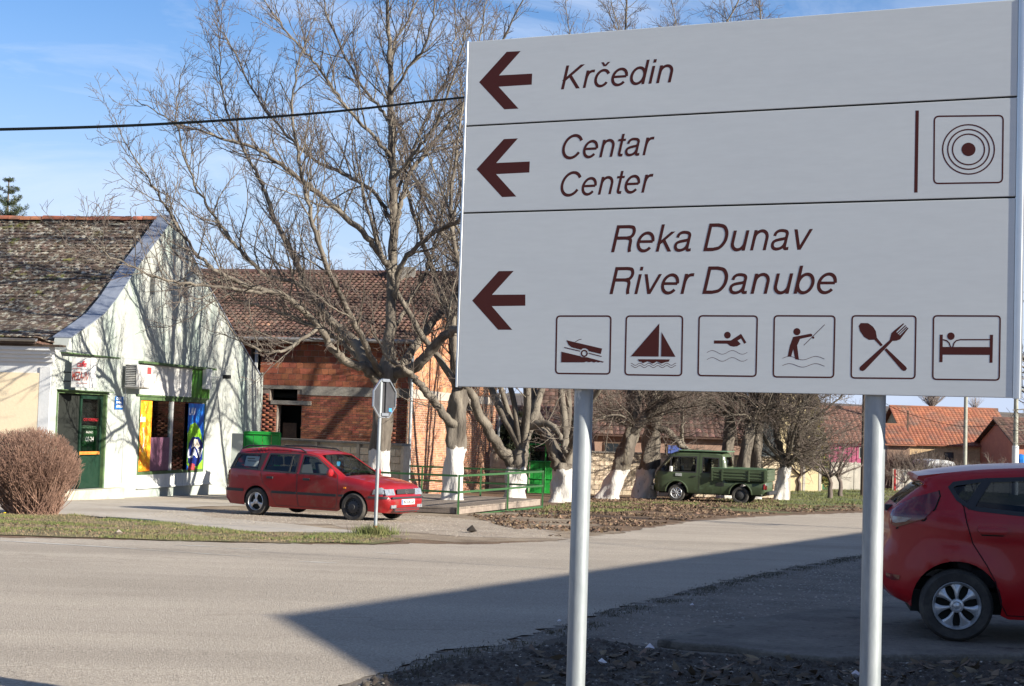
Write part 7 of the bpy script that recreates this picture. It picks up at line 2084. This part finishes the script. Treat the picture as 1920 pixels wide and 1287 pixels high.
def column(name, label, px, ytop, Yd, rx, m, seed, n=170, npx=60, size=.07):
    rg = np.random.default_rng(seed); tp_ = at(px, ytop, Yd); b = Vector((tp_.x, Yd, gz(Yd))); H = tp_.z-b.z
    t = thing(name, label, 'tree', b); mt = MB(); mt.tube([b, (tp_.x, Yd, tp_.z-.5)], [.1,.03], 8); mt.build('trunk', M_polewood, t)
    C_, R2 = [], []
    for i in range(n):
        u = rg.random(); z = b.z + .3 + u*(H-.4); rr_ = rx*(1-.75*u**2.2)*math.sqrt(rg.random()); a = rg.uniform(0,2*pi)
        C_.append(np.array([tp_.x+rr_*math.cos(a), Yd+rr_*math.sin(a), z])); R2.append(rx*.30*rg.uniform(.6,1.1)*(1-.4*u))
    leafcloud('foliage', C_, R2, npx, size, m, t, rg, .8); return t
column('thuja_tree', 'olive brown columnar thuja beside the pale yellow house', 1527, 742, 86, .85, M_thuja, 81, 220)
column('evergreen_bush', 'dark evergreen bush between brick house pipe and green gate', 962, 770, 69, 1.0, M_ever, 82, 160, 50)
column('evergreen_bush', 'dark evergreen bush directly behind the green gate', 1003, 790, 70, .9, M_ever, 83, 120, 50)
# ================================================================== clipped bush at the left
M_bushtwig = mat('bush_twig', (.27,.165,.12), (.17,.10,.075), vs=2.5, var=.3, vvs=7)
rg = np.random.default_rng(91)
bb = gnd(62,966); bush = thing('clipped_bush', 'dense rounded leafless brown bush on the grass strip at far left', 'bush', bb)
bxr, bzt = 1.16, 1.0
cen_ = np.array([bb.x-.24, bb.y+.3, bb.z+.93]); rad_ = np.array([1.06, 1.0, .80])
T = Tubes(3)
for i in range(1500):
    v = rg.normal(0,1,3); v /= np.linalg.norm(v); 
    if v[2] < -.35: v[2] = -v[2]*.5; v /= np.linalg.norm(v)
    tip = cen_ + v*rad_*rg.uniform(.80,1.0); r0 = rg.random()**.5*.42; a = rg.uniform(0,2*pi)
    P0 = np.array([bb.x-.10+r0*math.cos(a)*1.2, bb.y+.3+r0*math.sin(a), gz(bb.y)-.02])
    mid = (P0+tip)/2 + np.array([v[0]*.12, v[1]*.12, -.05]) + rg.normal(0,.05,3)
    u = np.linspace(0,1,6)[:,None]; P = P0*(1-u)**2 + mid*2*u*(1-u) + tip*u*u + rg.normal(0,.012,(6,3)); T.add(P, np.linspace(.008,.0035,6))
T.build('stems', M_bushtwig, bush); T = Tubes(3)
for i in range(13500):
    v = rg.normal(0,1,3); v /= np.linalg.norm(v)
    if v[2] < -.45: continue
    q = cen_ + v*rad_*rg.uniform(.72,1.0)*(1+.03*math.sin(v[0]*7)+.03*math.sin(v[2]*9+1)); d = norm(v*.8 + np.array([0,0,.6]) + rg.normal(0,.45,3)); L = rg.uniform(.04,.12)
    T.add(*grow(q - d*L*.6, d, L, .0045, .003, .05, .2, .1, rg))
T.build('twigs', M_bushtwig, bush)

# ================================================================== grass, litter, stones (stuff)
def poly_sample(poly, n, rg):
    xs = [p.x for p in poly]; ys = [p.y for p in poly]; pl = [(p.x,p.y) for p in poly]; out = []
    while len(out) < n:
        k = rg.random((n,2)); 
        for a, b in k:
            x = min(xs)+(max(xs)-min(xs))*a; y = min(ys)+(max(ys)-min(ys))*b
            if inpoly(x, y, pl): out.append((x,y))
            if len(out) >= n: break
    return np.array(out)
from mathutils import noise as mnoise
def patchy(P, sc, thr, seed=0):
    return np.array([mnoise.noise(Vector((x*sc+seed, y*sc, 0))) > thr for x, y in P])
def blades(name, P, hmin, hmax, w_, m, rg, lift=.012):
    n = len(P); z = np.array([gz(y) for y in P[:,1]])+lift
    a = rg.uniform(0,2*pi,n); h = rg.uniform(hmin,hmax,n); le = rg.uniform(.1,.7,n)*h; b = rg.uniform(0,2*pi,n)
    B = np.stack([P[:,0],P[:,1],z],1); s = np.stack([np.cos(a),np.sin(a),a*0],1)*w_
    tip = B + np.stack([np.cos(b)*le,np.sin(b)*le,h],1)
    V = np.stack([B-s,B+s,tip],1).reshape(-1,3); Fq = np.arange(n*3).reshape(-1,3)
    return np_obj(name, V, Fq, m, None, kind='stuff')
M_blade = mat('grass_blade', (.085,.125,.028), (.15,.14,.06), vs=1.1, var=.3, vvs=5)
M_straw = mat('dry_grass', (.24,.19,.11), (.17,.13,.075), vs=2, var=.2)
gpoly = [gnd(*p) for p in [(-160,1000),(60,1006),(300,1014),(520,1019),(690,1020),(775,1013),(650,1002),(470,999),(330,983),(140,967),(-160,960)]]
P = poly_sample(gpoly, 42000, rg); P = P[patchy(P, .9, .04)]
blades('grass', P, .015, .05, .005, M_blade, rg, .014)
P = poly_sample(gpoly, 12000, rg); blades('dry_grass', P, .012, .035, .005, M_straw, rg, .014)
vp = [gnd(*p) for p in [(1240,945),(1330,940),(1440,925),(1560,918),(1700,914),(1900,908),(1900,938),(1700,944),(1560,952),(1440,958)]]
P = poly_sample(vp, 30000, rg); P = P[patchy(P, .35, -.15, 5)]; blades('verge_grass', P, .04, .10, .014, mat('verge_blade', (.085,.12,.03), (.14,.13,.055), vs=.6, var=.25, vvs=2), rg, .01)
tp2 = [gnd(*p) for p in [(1000,955),(1060,945),(1230,940),(1330,942),(1250,955),(1080,965),(1010,966)]]
P = poly_sample(tp2, 9000, rg); P = P[patchy(P, .5, .0, 9)]; blades('tree_row_grass', P, .03, .09, .012, M_blade, rg, .006)
# tuft at the foot of the stop sign
P = np.stack([rg.normal(sb_.x,.18,900), rg.normal(sb_.y,.15,900)],1); blades('pole_tuft_grass', P, .06, .20, .006, M_blade, rg, .015)
# ragged dead grass along the near road edge
ep = [gnd(*p) for p in [(1625,1040),(1500,1062),(1400,1083),(1330,1098),(1230,1125),(1130,1148),(1060,1175),(990,1190),(930,1212),(830,1222),(740,1258),(660,1284)]]
Q = []
for i in range(len(ep)-1):
    a, b = ep[i], ep[i+1]; L = (b-a).length
    for _ in range(int(L*330)):
        u = rg.random(); d_ = (b-a).normalized(); nrm_ = Vector((-d_.y,d_.x,0)); p = a.lerp(b,u) + nrm_*float(rg.normal(.16,.10)); 
        if mnoise.noise(Vector((p.x*1.7,p.y*1.7,3))) > -.15: Q.append((p.x,p.y))
blades('edge_grass', np.array(Q), .008, .03, .004, mat('dead_grass', (.085,.075,.05), (.06,.055,.035), vs=3, var=.3), rg, .008)
def stones(name, P, rmin, rmax, m, rg, lift=.01, flat=.55):
    base = np.array([(1,0,0),(.3,.95,0),(-.8,.6,0),(-.8,-.6,0),(.3,-.95,0),(.35,.1,.9),(-.35,-.1,.8)])
    fs_ = np.array([(0,1,5),(1,2,5),(2,6,5),(2,3,6),(3,4,6),(4,5,6),(4,0,5)])
    n = len(P); r = rmin*(rmax/rmin)**(rg.random(n)**2.2); a = rg.uniform(0,2*pi,n); c, s = np.cos(a), np.sin(a)
    V = base[None]*rg.uniform(.6,1.3,(n,7,1)); V = V*r[:,None,None]*np.array([1,1,flat])
    X = V[:,:,0]*c[:,None]-V[:,:,1]*s[:,None]; Y = V[:,:,0]*s[:,None]+V[:,:,1]*c[:,None]
    z = np.array([gz(y) for y in P[:,1]])+lift
    V = np.stack([X+P[:,0:1], Y+P[:,1:2], V[:,:,2]+z[:,None]],-1).reshape(-1,3)
    return np_obj(name, V, (fs_[None]+(np.arange(n)*7)[:,None,None]).reshape(-1,3), m, None, kind='stuff')
def leaves(name, P, smin, smax, m, rg, lift=.02):
    n = len(P); s = rg.uniform(smin,smax,(n,1)); a = norm2(rg.normal(0,1,(n,3))*np.array([1,1,.35])); b = norm2(np.cross(a, np.array([0,0,1.])+rg.normal(0,.45,(n,3))))
    B = np.stack([P[:,0],P[:,1],np.array([gz(y) for y in P[:,1]])+lift],1)
    c = np.cross(a,b)*s*.25
    V = np.stack([B-a*s, B-b*s*.45+c, B+a*s, B+b*s*.45+c],1).reshape(-1,3)
    return np_obj(name, V, np.arange(n*4).reshape(-1,4), m, None, kind='stuff')
M_peb = mat('pebble', (.26,.24,.21), (.16,.145,.125), vs=30, island=.5)
M_pebl = mat('pale_pebble', (.36,.32,.26), (.27,.23,.185), vs=30, island=.35)
M_leaf = mat('dry_leaf', (.185,.125,.08), (.11,.072,.048), vs=6, island=.45)
M_leafd = mat('wet_leaf', (.16,.115,.075), (.09,.065,.045), vs=6, island=.5)
yp = [gnd(*p) for p in [(650,1284),(740,1256),(930,1210),(1130,1148),(1330,1098),(1500,1062),(1625,1040),(1800,1030),(2000,1030),(2000,1300),(650,1300)]]
P = poly_sample(yp, 22000, rg); stones('yard_gravel', P, .004, .020, M_peb, rg, .006)
P = poly_sample(yp, 1500, rg); P = P[P[:,1] < 26]; stones('yard_chips', P, .006, .022, M_pebl, rg, .010)
P = poly_sample([gnd(*p) for p in [(660,1290),(760,1262),(960,1224),(1120,1202),(1300,1230),(1650,1246),(2000,1243),(2000,1320),(660,1320)]], 7000, rg); stones('mud_clods', P, .006, .035, mat('mud_clod', (.07,.055,.042), (.04,.032,.026), vs=20, island=.4), rg, .008, .8)
P = poly_sample([gnd(*p) for p in [(1000,1220),(1300,1232),(1640,1248),(1920,1248),(1920,1300),(950,1300)]], 260, rg); leaves('mud_leaves', P, .03, .07, M_leafd, rg, .035)
P = poly_sample([gnd(*p) for p in [(265,968),(420,984),(640,984),(860,1008),(1060,1011),(1000,990),(820,968),(640,965),(480,958),(330,955)]], 12000, rg); stones('gravel', P, .005, .022, M_pebl, rg, .010)
lp_ = [gnd(*p) for p in [(870,965),(1000,958),(1150,948),(1300,945),(1450,948),(1600,945),(1620,958),(1450,964),(1300,974),(1165,996),(1040,1008),(930,985)]]
P = poly_sample(lp_, 17000, rg); P = P[patchy(P, .45, -.05, 2)]; leaves('fallen_leaves', P, .03, .075, M_leaf, rg, .03)
P = poly_sample([gnd(*p) for p in [(1060,935),(1460,935),(1460,950),(1060,960)]], 8000, rg); leaves('fallen_leaves', P, .03, .08, M_leaf, rg, .03)
P = poly_sample([gnd(*p) for p in [(0,1000),(300,1012),(700,1020),(770,1012),(400,998),(0,972)]], 700, rg); leaves('verge_leaves', P, .02, .04, M_leaf, rg, .03)
# crumbs and grit on the asphalt
P = poly_sample([Vector(p) for p in [(-12,9,0),(4,9.5,0),(9,38,0),(-14,29,0)]], 5000, rg); stones('road_grit', P, .003, .008, mat('road_grit', (.42,.38,.33), (.20,.18,.16), vs=40, island=.6), rg, .020)
# single bits of litter
M_paper = mat('crumpled_paper', (.62,.62,.62), (.50,.42,.44), vs=9, rough=.7)
def litter(px, py, s, label, m=M_paper, name='paper_scrap', seed=1):
    r_ = random.Random(seed); b = gnd(px, py); mb = MB(); n = 7
    ring = [(s*math.cos(2*pi*i/n)*r_.uniform(.6,1.1), s*math.sin(2*pi*i/n)*r_.uniform(.6,1.1), r_.uniform(.0,.5)*s) for i in range(n)]
    V = [(b.x+x, b.y+y, b.z+.03+z) for x, y, z in ring] + [(b.x, b.y, b.z+.03+s*.9), (b.x, b.y, b.z+.015)]
    mb.add(V, [(i,(i+1)%n,n) for i in range(n)] + [((i+1)%n,i,n+1) for i in range(n)]); tag(mb.build(name, m), label, 'litter', 'litter on the ground')
litter(1604,1276,.045,'crumpled white and pink paper at the foot of the right pole')
litter(1128,1251,.035,'pale scrap of paper right of the left pole near the ditch', seed=2)
litter(1298,1142,.03,'small white scrap on the gravel yard between the poles', seed=3)
litter(1218,1225,.05,'grey torn scrap beside the ditch leaves between the poles', seed=4)
litter(1048,1172,.022,'tiny white scrap on the yard just left of the left pole', seed=5)
litter(1672,1150,.05,'flat pale strip of litter behind the red hatchback wheel', seed=6)
litter(222,1006,.09,'pale broken stone lying on the verge edge left of the estate car', M_pebl, 'broken_stone', seed=7)
litter(885,1000,.14,'dark clod of earth on the gravel right of the stop sign', mat('earth_clod', (.05,.04,.03)), 'earth_clod', seed=8)
# dandelion by the bush
db = gnd(8,975); dd = thing('dandelion', 'single yellow dandelion in the grass under the brown bush', 'flower', db)
m = MB(); m.tube([db, db+UP*.12], .004, 5); m.build('stem', M_blade, dd)
m = MB(); m.lathe([(0,0),(.025,.004),(.028,.012),(0,.018)], db+UP*.12, (0,0,1), 10); m.build('bloom', mat('dandelion_yellow', (.8,.6,.02)), dd)
